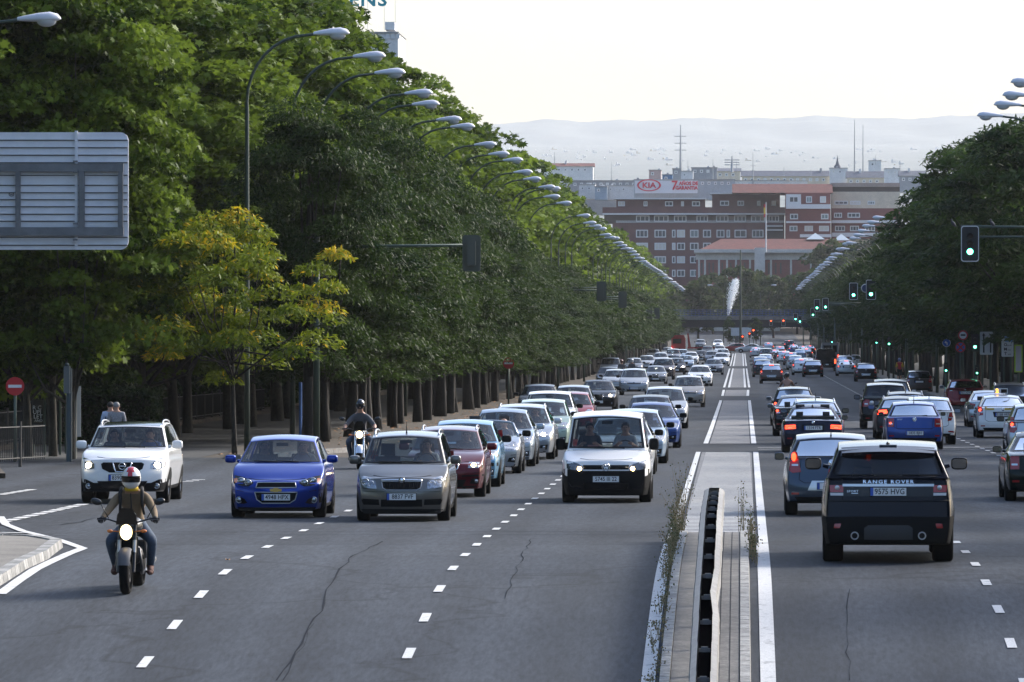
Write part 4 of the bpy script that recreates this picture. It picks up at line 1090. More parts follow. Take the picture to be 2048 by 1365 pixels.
# rooftops behind
rt = [
 ('white house with a shallow red roof at the left end of the skyline', 1085, 1186, 333, 420, 1750, WHITEW, 'tile', 326),
 ('long low grey block with a flat roof below the white house', 1130, 1292, 362, 430, 1560, GREYW, 'flat', 0),
 ('glass-fronted white gallery on the roofs left of the red oval sign', 1158, 1190, 370, 398, 1545, WHITEW, 'flat', 0),
 ('pale blue glazed roof pavilion left of the red oval sign', 1190, 1214, 374, 400, 1535, wallm('glazing_blue', (.30, .38, .46)), 'flat', 0),
 ('white-walled roof storey directly left of the red oval sign', 1214, 1270, 372, 400, 1540, WHITEW, 'flat', 0),
 ('grey clad building carrying the red lettered billboard', 1268, 1470, 360, 400, 1500, wallm('clad_grey', (.38, .42, .46)), 'flat', 0),
 ('dark blue roof plant room behind the billboard', 1325, 1345, 350, 362, 1600, wallm('plant_blue', (.10, .20, .36)), 'flat', 0),
 ('white roof cube behind the billboard', 1362, 1386, 343, 362, 1610, WHITEW, 'flat', 0),
 ('dark grey roof block right of the white roof cube', 1383, 1434, 336, 362, 1700, GREYW, 'flat', 0),
 ('pinkish house at the left of the plant rooms', 1298, 1322, 341, 362, 1720, PINKW, 'flat', 0),
 ('long slate-roofed terrace with beige walls in the middle of the skyline', 1484, 1660, 353, 372, 1800, CREAM, 'slate', 341),
 ('slate-roofed house with a gabled end right of the white wall', 1695, 1768, 356, 380, 1780, CREAM, 'slate', 342),
 ('blank white end wall between the slate roofs', 1660, 1695, 337, 372, 1790, WHITEW, 'flat', 0),
 ('grey-white roof block left of the dark tree on the right', 1770, 1800, 338, 372, 1760, WHITEW, 'flat', 0),
 ('slate roof beside the dark tree on the right', 1800, 1850, 352, 385, 1740, GREYW, 'slate', 341),
 ('red tiled low roof in front of the long slate terrace', 1465, 1575, 362, 375, 1600, WHITEW, 'flat', 0),
 ('white parapet block in front of the long slate terrace', 1570, 1615, 363, 375, 1610, WHITEW, 'flat', 0),
 ('small grey block on the skyline above the billboard', 1345, 1362, 338, 362, 1680, GREYW, 'flat', 0),
 ('beige block on the skyline above the slate terrace', 1420, 1480, 343, 366, 1850, CREAM, 'slate', 336),
 ('pale block with a rooftop hut near the thin masts', 1738, 1762, 322, 345, 2000, WHITEW, 'flat', 0)]
for lb, x0, x1, y0, y1, Z, wm, kind, yr in rt:
    b = bld(lb, x0, x1, y0, y1, Z, 9, wm, name='roof_block' if y1 < 400 else 'apartment_block')
    if kind == 'flat': part(b, 'roof', wallm('roof_felt', (.33, .33, .34)), (x0-1, x1+1, y0-1.2, y0, Z, 9.6, -.3))
    else: gable(b, 'roof', TILE if kind == 'tile' else SLATE, x0, x1, yr, y0, Z, 9)
    n_ = int((x1-x0)/13)
    for i in range(n_):
        if y1-y0 > 9: window(b, x0+4+13*i, x0+10+13*i, y0+4, y0+10, Z-.02, panes=1)
    ch = RND.uniform(x0+3, x1-6); part(b, 'chimney', WHITEW if RND.random() < .5 else GREYW, (ch, ch+4, (yr or y0)-4, y0, Z+3, 1.5))
# billboard
b = wroot('billboard', at(1330, 388, 1497), label='white rooftop billboard with red letters and an oval emblem', cat='billboard')
m = MB(); m.box(*bx(1270, 1395, 362, 387, 1497, .4)); m.build('panel', mat('billboard_white', (.68, .69, .72), .5), b)
RDS = mat('sign_red', (.62, .03, .06), .5); m = MB(); c0 = at(1298, 371, 1496.85); R1, R2 = 24/8.68, 12/8.68; N = 32
m.add([(c0.x+k*R1*cos(2*pi*i/N), c0.y, c0.z+k*R2*sin(2*pi*i/N)) for k in (1, .84) for i in range(N)], [(i, (i+1) % N, N+(i+1) % N, N+i) for i in range(N)]); m.build('oval_ring', RDS, b)
for t, x, y, s_, cx in (('KIA', 1298, 371.5, 1.75, 1.15), ('7', 1349, 372, 3.0, 1.0), ('AÑOS DE', 1377, 367.5, 1.1, .93), ('GARANTIA', 1373, 376.5, 1.1, .93)):
    m = MB(); text_on(m, t, s_, tuple(at(x, y, 1496.8)), '-Y', cx=cx, bold=.05); m.build('lettering', RDS, b)
part(b, 'support_frame', METL, *[(x, x+.6, 387, 394, 1497.6, .3) for x in range(1275, 1395, 12)])
# tall building with letters on its roof, top left
b = wroot('office_tower', at(700, 200, 620), label='pale office tower rising behind the left trees with teal roof letters', cat='building')
m = MB(); m.box(*bx(560, 796, 66, 640, 620, 14)); m.build('wall', WHITEW, b); part(b, 'roof', METL, (558, 798, 64, 66.2, 620, 14.4, -.2)); part(b, 'lift_housing', WHITEW, (770, 789, 44, 60, 622, 4))
for i in range(3): window(b, 772+10*i, 779+10*i, 68, 78, 619.98, panes=1)
m = MB(); text_on(m, 'SIEMENS', 1.75, tuple(at(690, 1, 620)), '-Y', cx=1.12, bold=.05, sp=1.12); m.build('lettering', mat('sign_teal', (.02, .32, .38), .5), b)
part(b, 'letter_frame', METL, *[(x, x+.7, -14, 60, 620.6, .1) for x in (600, 645, 690, 735, 768, 790)])
# masts, spire, flag
def mast(x, y0, y1, Z, label, w_=.12, arms=3):
    a, b = at(x, y1, Z), at(x, y0, Z); m = MB(); m.tube([a, b], [w_*1.6, w_*.5], 6)
    for i in range(arms):
        z = lerp(a.z, b.z, .45+.15*i); m.tube([(a.x-w_*7, Z, z), (a.x+w_*7, Z, z)], w_*.4, 5)
    return m.build('mast', METL, None, label=label, cat='antenna mast')
mast(1361, 250, 342, 1700, 'tall lattice antenna mast above the billboard', .22)
mast(1709, 240, 345, 1760, 'left of the two thin antenna masts by the spire', .14, 0); mast(1726, 250, 345, 1765, 'right of the two thin antenna masts by the spire', .12, 0)
mast(1464, 312, 345, 1700, 'stout dark antenna mast above the slate roofs', .28); mast(1506, 305, 372, 1600, 'thin antenna mast before the long slate terrace', .10, 2); mast(1426, 318, 362, 1620, 'thin antenna mast right of the billboard lettering', .1, 1)
for i, (x, y0, y1) in enumerate(((1109, 305, 330), (1223, 325, 362), (1568, 335, 352), (1622, 338, 352), (1751, 310, 330), (1376, 320, 345), (1188, 338, 362), (1473, 322, 345), (1800, 320, 345))):
    mast(x, y0, y1, 1650+10*i, 'short thin television aerial on the far rooftops', .07, 1)['group'] = 'short rooftop aerials'
b = wroot('church_spire', at(1675, 337, 1900), label='dark slate church spire on the skyline', cat='church spire'); a = at(1675, 337, 1900); t = at(1675, 310, 1900)
m = MB(); m.lathe([(1.1, a.z), (1.0, a.z+.6), (.55, a.z+1.2), (.25, a.z+2.3), (.02, t.z)], 8, 'Z', (a.x, a.y, 0)); m.build('spire', SLATE, b, smooth=.5); part(b, 'tower', WHITEW, (1666, 1684, 336, 352, 1899, 2))
b = wroot('flagpole', at(1532, 500, 1405), label='white flagpole with a red and yellow flag before the brick block', cat='flagpole'); m = MB(); m.tube([at(1532, 505, 1405), at(1532, 405, 1405)], [.16, .08], 8); m.build('pole', FRM, b)
m = MB(); p_ = at(1531.6, 409, 1405); W_ = .45
for i, (h0, h1, mi) in enumerate(((0, .7, 0), (.7, 2.1, 1), (2.1, 2.8, 0))):
    m.mi = mi; m.box(p_.x-W_, p_.x, 1405, 1405.08, p_.z-h1, p_.z-h0)
m.build('flag', [mat('flag_red', (.6, .02, .03), .7), mat('flag_yellow', (.8, .5, .03), .7)], b)
# flyover
b = wroot('flyover', at(1470, 655, 1050), label='low concrete road flyover with a blue railing crossing the avenue', cat='bridge')
X0, X1 = -20, 24; zb = at(0, 655, 1050).z; m = MB(); m.box(X0, X1, 1050, 1062, zb, zb+1.2); m.build('girder', mat('girder_dark', (.02, .02, .028), .8), b)
m = MB(); m.box(X0, X1, 1049.4, 1062.6, zb+1.2, zb+1.8); m.build('deck', CONC, b)
m = MB(); [m.box(X0, X1, 1049.5, 1049.6, zb+1.75+q, zb+1.83+q) for q in (.1, .4, .7, 1.0)]; [m.box(x, x+.08, 1049.5, 1049.6, zb+1.75, zb+2.85) for x in np.arange(X0, X1, .6)]; m.build('railing', mat('railing_blue', (.03, .07, .22), .5), b)
for x in (-.5, -12.5, 13): m = MB(); m.box(x-.5, x+.5, 1052, 1060, gz(1055)-.1, zb); m.build('pier', CONC, b)
# fountain
fm = mat('fountain_water', (.95, .96, .97), .6); m = MB(); rs = random.Random(5); a = at(1456, 630, 1200); t = at(1471, 560, 1200)
for i in range(3800):
    k = rs.random()**.8; w_ = .14 + .62*min(1, k*1.6)*min(1, (1.03-k)*6)**.5; q = rs.uniform(0, 6.3); rr = w_*rs.random()**.8*(1.15 if i % 4 else 1.7)
    c = a.lerp(t, k) + Vector((rr*cos(q), rr*sin(q), rs.uniform(-.3, .3))); s_ = rs.uniform(.02, .075)
    m.add([c+Vector((s_*.6, 0, 0)), c+Vector((-s_*.6, 0, 0)), c+Vector((0, s_*.6, 0)), c+Vector((0, -s_*.6, 0)), c+Vector((0, 0, s_*1.6)), c+Vector((0, 0, -s_*1.6))], [(0, 2, 4), (2, 1, 4), (1, 3, 4), (3, 0, 4), (2, 0, 5), (1, 2, 5), (3, 1, 5), (0, 3, 5)])
m.build('fountain_jet', fm, None, label='tall white fountain jet spraying up behind the flyover', cat='fountain')
b = bld('pale wall seen under the flyover at the end of the road', 1395, 1560, 650, 668, 1425, 2, WHITEW, name='end_wall', cat='wall'); part(b, 'coping', CONC, (1394, 1561, 649, 650, 1425, 2.4, -.2))
b = wroot('hoarding', at(1478, 700, 1040), label='pale poster hoarding standing on the median under the flyover', cat='hoarding'); part(b, 'poster_panel', WHITEW, (1462, 1502, 656, 672, 1040, .3)); part(b, 'post', METL, (1466, 1467, 672, 702, 1040.1, .2), (1498, 1499, 672, 702, 1040.1, .2))
for i, (x, y) in enumerate(((1459, 703), (1513, 703))):
    g_ = gp(x, y); tree('pagoda_far', g_.x, 1044, .55, .35, ('left' if i == 0 else 'right')+' of the two slim shrubs beside the hoarding under the flyover', name='shrub', cat='shrub')
m = MB(); g_ = at(1481, 0, 1000); m.tube([(g_.x, 1000, gz(1000)), (g_.x, 1000, at(0, 500, 1000).z)], [.22, .10], 8); m.build('lighting_mast', POLEM, None, label='very tall thin green mast standing on the median before the flyover', cat='mast')
for i, x in enumerate((1447, 1521)): lamp(at(x, 0, 1150).x, 1150, at(0, 564, 1150).z-11.8-.6, -1 if i else 1, ('left' if i == 0 else 'right')+' of the two lone lamps standing before the grove', None)
# hills and distant city
ridge = [(-2000, 262), (400, 262), (945, 252), (1000, 245), (1060, 240), (1150, 243), (1250, 241), (1330, 240), (1420, 235), (1450, 239), (1560, 236), (1640, 233), (1700, 233), (1760, 238), (1840, 237), (1950, 232), (2048, 228), (2600, 225), (4000, 240)]
m = MB(); cols = 260; rows = []
for j in range(15):
    Z = 12200 + j*110; f = j/14; row = []
    for i in range(cols+1):
        x = lerp(-1800, 3900, i/cols); yr = interp(ridge, x) + 1.6*sin(x*.045)+.9*sin(x*.11+1)
        zt = at(x, yr, 13740).z; zb = at(x, 300, 12200).z; u = f**1.15
        X = (x-VX)/F*13000; row.append((X, Z, lerp(zb, zt, u) + 10*sin(x*.02+f*9)*f*(1-f)*2))
    rows.append(row)
w_ = cols+1; m.add([q for r_ in rows for q in r_], [(i*w_+j, i*w_+j+1, (i+1)*w_+j+1, (i+1)*w_+j) for i in range(len(rows)-1) for j in range(cols)])
m.build('hills', LAND, None, smooth=4, kind='structure')
for i in range(110):
    Z = RND.uniform(6300, 10500); x = RND.uniform(930, 1960); yb = VY + F*HH(Z)/Z; h_ = RND.uniform(3, 7)*(6000/Z); w_ = RND.uniform(5, 16)
    y0 = max(yb-h_, 296); a = bx(x, x+w_, y0, yb+2, Z, 18); m = MB(); m.box(*a); m.mi = 1
    for k in range(2): m.box(a[0]+1, a[1]-1, a[2]-.3, a[2]+.1, lerp(a[4], a[5], .35+.3*k), lerp(a[4], a[5], .45+.3*k))
    m.mi = 0; m.box(a[0]+.1*(a[1]-a[0]), a[0]+.35*(a[1]-a[0]), a[2]+1, a[2]+16, a[5], a[5]+.5*(a[5]-a[4]))
    m.build('distant_block', [RND.choice([WHITEW, WHITEW, CREAM, WHITEW]), STONE], None, label='far apartment block dissolving in the haze below the hills', cat='building', group='distant blocks of the hazy city')
# ---------------------------------------------------------------- street furniture
GRNP = mat('post_green', (.05, .075, .055), .5, .2); OLV = mat('signal_back_olive', (.075, .08, .06), .6); SBK = mat('signal_black', (.012, .013, .014), .6); SWH = mat('signal_border', (.55, .56, .55), .6)
GON = mat('green_lamp_lit', (.1, .9, .5), .3, emit=(.10, 1.0, .55), es=7); RON = mat('red_lamp_lit', (1, .1, .02), .3, emit=(1, .06, .015), es=7); LOFF = mat('lamp_off', (.03, .02, .018), .3)
def rrect(w_, h_, r_, n=5):
    P = []
    for cx, cy, a0 in ((w_/2-r_, h_/2-r_, 0), (-w_/2+r_, h_/2-r_, pi/2), (-w_/2+r_, -h_/2+r_, pi), (w_/2-r_, -h_/2+r_, 3*pi/2)):
        for i in range(n+1): q = a0 + pi/2*i/n; P.append((cx+r_*cos(q), cy+r_*sin(q)))
    return P
def signal_head(parent, X, Y, z, h, w_, lit, back=False, border=True):
    fs = 1 if back else -1; m = MB()
    if border: m.mi = 1; m.prism([(X+a, z+b) for a, b in rrect(w_, h, w_*.16)], Y, Y+.03); m.mi = 0; m.prism([(X+a, z+b) for a, b in rrect(w_*.90, h*.945, w_*.13)], Y-.006 if not back else Y+.002, Y+.036)
    else: m.prism([(X+a, z+b) for a, b in rrect(w_, h, w_*.16)], Y, Y+.03)
    o = m.build('backboard', [SBK if not back else OLV, SWH if not back else OLV], parent)
    k = .19*h
    m = MB(); m.prism([(X+a, z+b) for a, b in rrect(w_*.48, h*.66, .03)], Y+(.03 if not back else -.20), Y+(.20 if not back else 0)); hs = m.build('housing', OLV if back else SBK, parent)
    if back:
        m = MB(); 
        for i in range(3):
            for sg in (-1, 1): m.box(X+sg*w_*.33-.02, X+sg*w_*.33+.02, Y-.05, Y, z+(i-1)*.24*h-.015, z+(i-1)*.24*h+.015)
        m.build('bracket', OLV, parent); return
    for i, nm in enumerate(('red', 'amber', 'green')):
        zc = z + (1-i)*k*1.15; on = lit == nm; m = MB(); R_ = k*.44
        m.lathe([(0, -.03), (R_*.7, -.025), (R_, 0)], 16, 'Y', (X, Y-.012, zc)); m.build('signal_lamp', (GON if nm == 'green' else RON) if on else LOFF, parent, smooth=4)
        m = MB(); n = 12; vs = []
        for j in range(n+1):
            q = pi*j/n; vs += [(X+R_*1.12*cos(q), Y-.01, zc+R_*1.12*sin(q)), (X+R_*1.12*cos(q), Y-.16, zc+R_*1.12*sin(q)-.02)]
        m.add(vs, [(2*j, 2*j+1, 2*j+3, 2*j+2) for j in range(n)]); m.build('visor', SBK, parent)
def arm_signal(x, y, h_px, Z, lit, mastX, back=False, label='', arm_y=None, group=None, brace=True, border=True, double=False):
    s_ = F/Z; c = at(x, y, Z); h = h_px/s_; r_ = wroot('traffic_light', (mastX, Z, gz(Z)), label=label, cat='traffic light', group=group)
    za = at(0, arm_y, Z).z if arm_y else c.z+h*.3; m = MB(); 
    if brace: m.tube([(mastX, Z+.3, gz(Z))] + [(mastX, Z+.3, za-1.4)], .09, 8); pts = [(mastX, Z+.3, za-1.5)] + [(mastX + (c.x-mastX)*.33*(1-cos(q)), Z+.3, za-1.5+1.38*sin(q)) for q in [pi/2*i/6 for i in range(1, 7)]] + [(c.x, Z+.25, za-.12)]; m.tube(pts, .05, 8)
    else: m.tube([(mastX, Z+.3, gz(Z)), (mastX, Z+.3, za+.3)], .10, 8)
    m.build('mast', GRNP, r_, smooth=4); m = MB(); e = c.x + (-.3 if c.x < mastX else .3)*(1 if not back else 0); m.tube([(mastX, Z+.28, za), (e, Z+.28, za+.05)], .045, 8)
    if double: m.tube([(mastX, Z+.28, za-.30), (c.x, Z+.28, za-.30)], .035, 8)
    m.build('arm', GRNP, r_, smooth=4)
    signal_head(r_, c.x, Z, c.z, h, h*.5 if not border else h*.5, lit, back, border); return r_
arm_signal(1940, 488, 72, 217, 'green', 11.2, label='large green traffic light on an arm at the right edge, topped by two perched birds', arm_y=456, brace=False, double=True)
arm_signal(1742, 580, 40, 394, 'green', 11.9, label='green traffic light on a curved arm, the larger of the two side by side', arm_y=569)
arm_signal(1707, 583, 34, 455, 'green', 11.6, label='green traffic light with a round plate just right of it', arm_y=577, brace=False)
arm_signal(1651, 609, 25, 590, 'green', 11.0, label='green traffic light, right one of the middle pair', arm_y=606); arm_signal(1634, 611, 24, 640, 'green', 10.8, label='green traffic light, left one of the middle pair', arm_y=608)
arm_signal(1626, 626, 19, 720, 'green', 10.4, label='small green traffic light below the middle pair', arm_y=622); arm_signal(1591, 635, 16, 800, 'green', 10.2, label='small green traffic light left of its lower twin near the flyover', arm_y=631)
arm_signal(1600, 640, 16, 860, 'green', 10.2, label='lowest small green traffic light hung near the flyover', arm_y=636); arm_signal(1567, 645, 15, 930, 'red', 10.0, label='red traffic light hung before the right end of the flyover', arm_y=641)
arm_signal(1542, 645, 13, 990, 'red', 9.5, label='faint red traffic light at the tip of a long curved arm', arm_y=643)
arm_signal(943, 507, 73, 192.6, None, -12.6, True, label='back of a traffic light board on a long arm over the left lanes', arm_y=494, brace=False, border=False)
arm_signal(1203, 583, 39, 415, None, -11.7, True, label='back of a traffic light, left one of the pair in mid distance', arm_y=577, border=False); arm_signal(1245, 600, 33, 480, None, -11.6, True, label='back of a traffic light, right one of the pair in mid distance', arm_y=595, border=False)
arm_signal(1299, 627, 22, 640, None, -11.3, True, label='back of a far traffic light, left one of the distant pair', arm_y=622, border=False); arm_signal(1314, 627, 22, 680, None, -11.2, True, label='back of a far traffic light, right one of the distant pair', arm_y=622, border=False)
def post_signal(x, y, Z, lit, label, h=.9, size=1.0):
    c = at(x, y, Z); r_ = wroot('traffic_light', (c.x, Z, gz(Z)), label=label, cat='traffic light'); m = MB(); m.tube([(c.x, Z+.12, gz(Z)), (c.x, Z+.12, c.z+.3)], .06, 8); m.build('post', GRNP, r_, smooth=4)
    signal_head(r_, c.x, Z, c.z + .16*h, h, h*.42, lit, False, False)
post_signal(1485, 678, 990, 'red', 'red signal on a post at the end of the median, lowest of three'); post_signal(1499, 672, 985, 'red', 'red signal on a post at the end of the median, middle of three'); post_signal(1507, 667, 975, 'red', 'red signal on a post at the end of the median, topmost and brightest of three', 1.2)
post_signal(1950, 692, 310, 'green', 'bright green signal on a post beside the white direction panels', .85); post_signal(1778, 687, 480, 'green', 'bright small green post signal under the trees right of the green arm signals', .75)
post_signal(1753, 685, 560, 'green', 'tiny green post signal left of the brighter post signal', .6); post_signal(1664, 684, 700, 'green', 'tiny green post signal farthest left under the right trees', .6)
post_signal(1892, 740, 320, 'green', 'green pedestrian signal low behind the grey hatchback', .55); post_signal(1954, 745, 300, 'green', 'green pedestrian signal low behind the red crossover', .5)
# birds on the arm
BIRD = mat('pigeon_grey', (.05, .052, .06), .7)
for i, (x, lb) in enumerate(((1907, 'dark pigeon perched on the signal arm left of the traffic light'), (1985, 'dark pigeon perched on the signal arm right of the traffic light'))):
    c = at(x, 452, 217.28); m = MB(); c.z = at(0, 456, 217).z + .05
    prof = [(0, -.14), (.03, -.11), (.055, -.04), (.06, .03), (.04, .09), (.022, .12)]
    m.X = Matrix.Translation(c+Vector((0, 0, .09))) @ Matrix.Rotation(.9, 4, 'Y'); m.lathe([(r_, -h_) for r_, h_ in prof], 10, 'X'); m.X = None
    m.ell((c.x-.06, c.y, c.z+.22), (.035, .03, .03), 8, 6); m.tube([(c.x-.09, c.y, c.z+.22), (c.x-.12, c.y, c.z+.21)], [.008, .002], 5); m.tube([(c.x, c.y, c.z+.05), (c.x, c.y, c.z)], .006, 4)
    m.build('pigeon', BIRD, None, smooth=4, label=lb, cat='bird')
# road signs
SRED = mat('road_sign_red', (.42, .012, .02), .4); SWT = mat('road_sign_white', (.62, .63, .64), .4); SBL = mat('road_sign_blue', (.02, .10, .40), .4)
def sign(x, y, Z, r_, kind, label, px=0):
    c = at(x, y, Z); o = wroot('road_sign', (c.x, Z, gz(Z)), label=label, cat='road sign'); m = MB(); m.tube([(c.x+px, Z+.05, gz(Z)), (c.x+px, Z+.05, c.z+r_*.8)], .04, 8); m.build('post', GRNP, o, smooth=4)
    def dsc(R_, dy, mt, nm='face'): q = MB(); q.lathe([(0, -dy), (R_, -dy), (R_, .015)], 28, 'Y', (c.x, Z, c.z)); q.build(nm, mt, o)
    if kind == 'noentry': dsc(r_, .01, SRED); m = MB(); m.box(c.x-r_*.72, c.x+r_*.72, Z-.016, Z-.009, c.z-r_*.16, c.z+r_*.16); m.build('bar', SWT, o)
    elif kind == 'nostop': 
        dsc(r_, .01, SRED); dsc(r_*.80, .014, SBL)
        for a in (pi/4, -pi/4): m = MB(); m.X = Matrix.Translation((c.x, Z-.02, c.z)) @ Matrix.Rotation(a, 4, 'Y'); m.box(-r_*.82, r_*.82, 0, .004, -.045, .045); m.build('cross_bar', SRED, o)
    elif kind == 'ring': dsc(r_, .01, SRED); dsc(r_*.72, .014, SWT); m = MB(); m.box(c.x-.12, c.x+.12, Z-.02, Z-.016, c.z-.03, c.z+.05); m.build('symbol', BLK, o)
    elif kind == 'arrow': 
        dsc(r_, .01, SWT); dsc(r_*.9, .014, SBL); m = MB(); m.prism([(c.x+a*r_, c.z+b*r_) for a, b in ((-.5, .1), (-.05, .5), (-.05, .22), (.25, .1), (.25, -.6), (.02, -.6), (.02, -.05), (-.05, 0), (-.05, -.25))], Z-.022, Z-.017); m.build('arrow_symbol', SWT, o)
    return o
sign(30, 773, 172, .245, 'noentry', 'no entry sign at the left edge, the larger of the two'); sign(1017, 727, 304, .26, 'noentry', 'small no entry sign under the trees left of the queue')
sign(1893, 686, 330, .21, 'arrow', 'round blue sign with a white arrow under the right trees'); sign(1921, 695, 325, .26, 'nostop', 'round red and blue no stopping sign under the right trees'); sign(1926, 671, 325.3, .25, 'ring', 'white sign with a red ring above the no stopping sign')
r_ = wroot('road_sign', at(1715, 577, 455.5), label='round blue sign plate hung between two green lights', cat='road sign'); c = at(1731, 577, 394.2); m = MB(); m.lathe([(0, -.03), (.24, -.03), (.27, 0)], 20, 'Y', tuple(c)); m.build('face', SWH, r_); m = MB(); m.lathe([(0, -.045), (.22, -.045)], 20, 'Y', tuple(c)); m.build('symbol', mat('sign_dark_blue', (.03, .05, .12), .5), r_)
def panel(x0, x1, y0, y1, Z, label):
    o = wroot('direction_sign', (at((x0+x1)/2, 0, Z).x, Z, gz(Z)), label=label, cat='direction sign'); a = bx(x0, x1, y0, y1, Z, .04); m = MB(); cx, cz = (a[0]+a[1])/2, (a[4]+a[5])/2
    m.prism([(cx+p_, cz+q_) for p_, q_ in rrect(a[1]-a[0], a[5]-a[4], .05)], Z, Z+.03); m.build('panel', SWT, o)
    m = MB(); [(m.__init__(), m.tube([(X, Z+.08, gz(Z)), (X, Z+.08, a[5])], .05, 8), m.build('post', GRNP, o)) for X in (a[0]+.12, a[1]-.12)]; return o, a
o, a = panel(1960, 1986, 664, 710, 310, 'white panel with black lane arrows behind the red crossover'); Zp = 309.98
m = MB(); L_ = lambda x, y: (at(x, 0, Zp).x, at(0, y, Zp).z)
for P in ([(1966, 706), (1969, 706), (1969, 690), (1975, 684), (1974, 681), (1969, 685), (1969, 672), (1971, 672), (1967.5, 666), (1964, 672), (1966, 672)], [(1980, 706), (1982.5, 706), (1982.5, 676), (1980, 676)]): m.prism([L_(*q) for q in P], Zp-.01, Zp)
m.build('lane_arrows', BLK, o)
o, a = panel(2003, 2027, 662, 714, 305, 'white direction panel with a blue top and small black words'); m = MB(); m.prism([(at(x, 0, 304.98).x, at(0, y, 304.98).z) for x, y in ((2008, 664), (2025, 664), (2025, 684), (2010, 684))], 304.97, 304.98); m.build('blue_field', mat('sign_pale_blue', (.14, .28, .55), .5), o)
for i, (t, t2) in enumerate((('O', 'quendo'), ('M', 'useo'), ('T', 'unel'))):
    m = MB(); text_on(m, t, .19, tuple(at(2011, 690+9*i, 304.97)), '-Y', bold=.004); text_on(m, t2, .11, tuple(at(2018.5, 691+9*i, 304.97)), '-Y', cx=.75); m.build('lettering', BLK, o)
o = wroot('poster_frame', (at(2037, 0, 300).x, 300, gz(300)), label='poster stand with a bright yellow-green frame at the right edge', cat='poster stand'); a = bx(2029, 2045, 690, 745, 300, .1); m = MB(); t = .05
m.box(a[0], a[1], 300, 300.1, a[4], a[4]+t); m.box(a[0], a[1], 300, 300.1, a[5]-t, a[5]); m.box(a[0], a[0]+t, 300, 300.1, a[4]+t, a[5]-t); m.box(a[1]-t, a[1], 300, 300.1, a[4]+t, a[5]-t); m.build('frame', mat('frame_lime', (.45, .65, .02), .5), o); m = MB(); m.box(a[0]+t, a[1]-t, 300.02, 300.06, a[4]+t, a[5]-t); m.build('poster', mat('poster_pale', (.5, .47, .52), .6), o); m = MB(); m.tube([((a[0]+a[1])/2, 300.1, gz(300)), ((a[0]+a[1])/2, 300.1, a[4]+.1)], .05, 8); m.build('post', GRNP, o)
# gantry sign seen from behind
Zg = 130; SGR = mat('panel_aluminium', (.72, .72, .75), .5, .0, noise=(3, .12)); SGB = mat('frame_galvanised', (.20, .205, .215), .55, .2, noise=(2.5, .35)); DRK = mat('panel_seam', (.06, .06, .065), .7)
o = wroot('overhead_sign', at(100, 500, Zg), label='back of a large ribbed aluminium overhead road sign', cat='road sign'); a = bx(-190, 257, 265, 500, Zg, .03); cx, cz = (a[0]+a[1])/2, (a[4]+a[5])/2
m = MB(); m.prism([(cx+p_, cz+q_) for p_, q_ in rrect(a[1]-a[0], a[5]-a[4], .17)], Zg, Zg+.04); m.build('panel', SGR, o)
m = MB(); ys = [280, 295, 310, 325, 350, 370, 385, 399, 413, 428, 442, 474, 490]
for y in ys: z = at(0, y, Zg).z; m.mi = 0; m.box(a[0]+.03, a[1]-.02, Zg-.035, Zg-.001, z, z+.022); m.mi = 1; m.box(a[0]+.03, a[1]-.02, Zg-.020, Zg-.001, z-.018, z-.002)
m.build('ribs', [SGR, DRK], o)
m = MB()
for y0, y1 in ((328, 344), (455, 472)): q = bx(-400, 248, y0, y1, Zg, .09, -.14); m.box(*q)
m.build('cross_beam', SGB, o)
for x0, x1 in ((-90, -80), (32, 42), (158, 170), (237, 247)): m = MB(); m.box(*bx(x0, x1, 344, 455, Zg, .08, -.13)); m.build('upright', SGB, o)
m = MB(); m.box(*bx(150, 156, 262, 500, Zg, .05, -.06)); m.build('vertical_rail', SGR, o)
for y in (322, 342, 446, 468, 478): m = MB(); m.box(*bx(148, 157, y, y+4, Zg, .06, -.20)); m.build('clamp', SGB, o)
m = MB(); m.box(-18.9, -18.5, Zg-.2, Zg+.2, gz(Zg), at(0, 300, Zg).z); m.box(-18.7, at(-380, 0, Zg).x, Zg-.13, Zg-.05, at(0, 344, Zg).z, at(0, 328, Zg).z); m.build('mast', SGB, o)
m = MB(); c = at(23, 389, Zg-.003); m.tube([(c.x+.05*cos(q*pi/8), c.y, c.z+.035*sin(q*pi/8)) for q in range(17)], .007, 5); m.tube([(c.x-.03, c.y, c.z), (c.x+.03, c.y, c.z)], .007, 5); m.build('emblem', BLK, o)
# left corner: signal, post, shelter, fences, hedges
o = wroot('signal_box', (at(134, 0, 172).x, 172, gz(172)), label='grey signal box on a dark post before the bus shelter', cat='traffic light'); c = at(134, 760, 172); m = MB(); m.cbox((c.x, 172, c.z), (.16, .2, .72)); m.build('housing', mat('signal_grey', (.08, .09, .09), .6), o); m = MB(); m.tube([(c.x+.05, 172.1, gz(172)), (c.x+.05, 172.1, c.z+.3)], .08, 8); m.ell((c.x, 172, c.z+.40), (.06, .08, .05)); m.build('post', mat('post_petrol', (.015, .035, .045), .5), o)
c = at(149, 765, 176); m = MB(); m.tube([(c.x, 176, gz(176)), (c.x, 176, c.z)], .065, 8); m.build('post', mat('post_pale', (.09, .10, .09), .6), None, label='pale grey-green post beside the signal box', cat='post')
c = at(601, 765, 196); m = MB(); m.tube([(c.x, 196, gz(196)), (c.x, 196, c.z)], .05, 8); m.build('post', mat('post_blue', (.02, .10, .30), .5), None, label='thin blue post among the tree trunks behind the blue hatchback', cat='post')
o = wroot('bus_shelter', (at(95, 0, 182).x, 182, gz(182)), label='glass bus shelter with white lettering behind the tree trunks', cat='bus shelter'); a = bx(52, 122, 752, 890, 182, 1.6); zt = a[5]; g0 = gz(182)
m = MB(); m.box(a[0]-.1, a[1]+.15, 181.8, 184, zt, zt+.12); m.build('roof', METL, o)
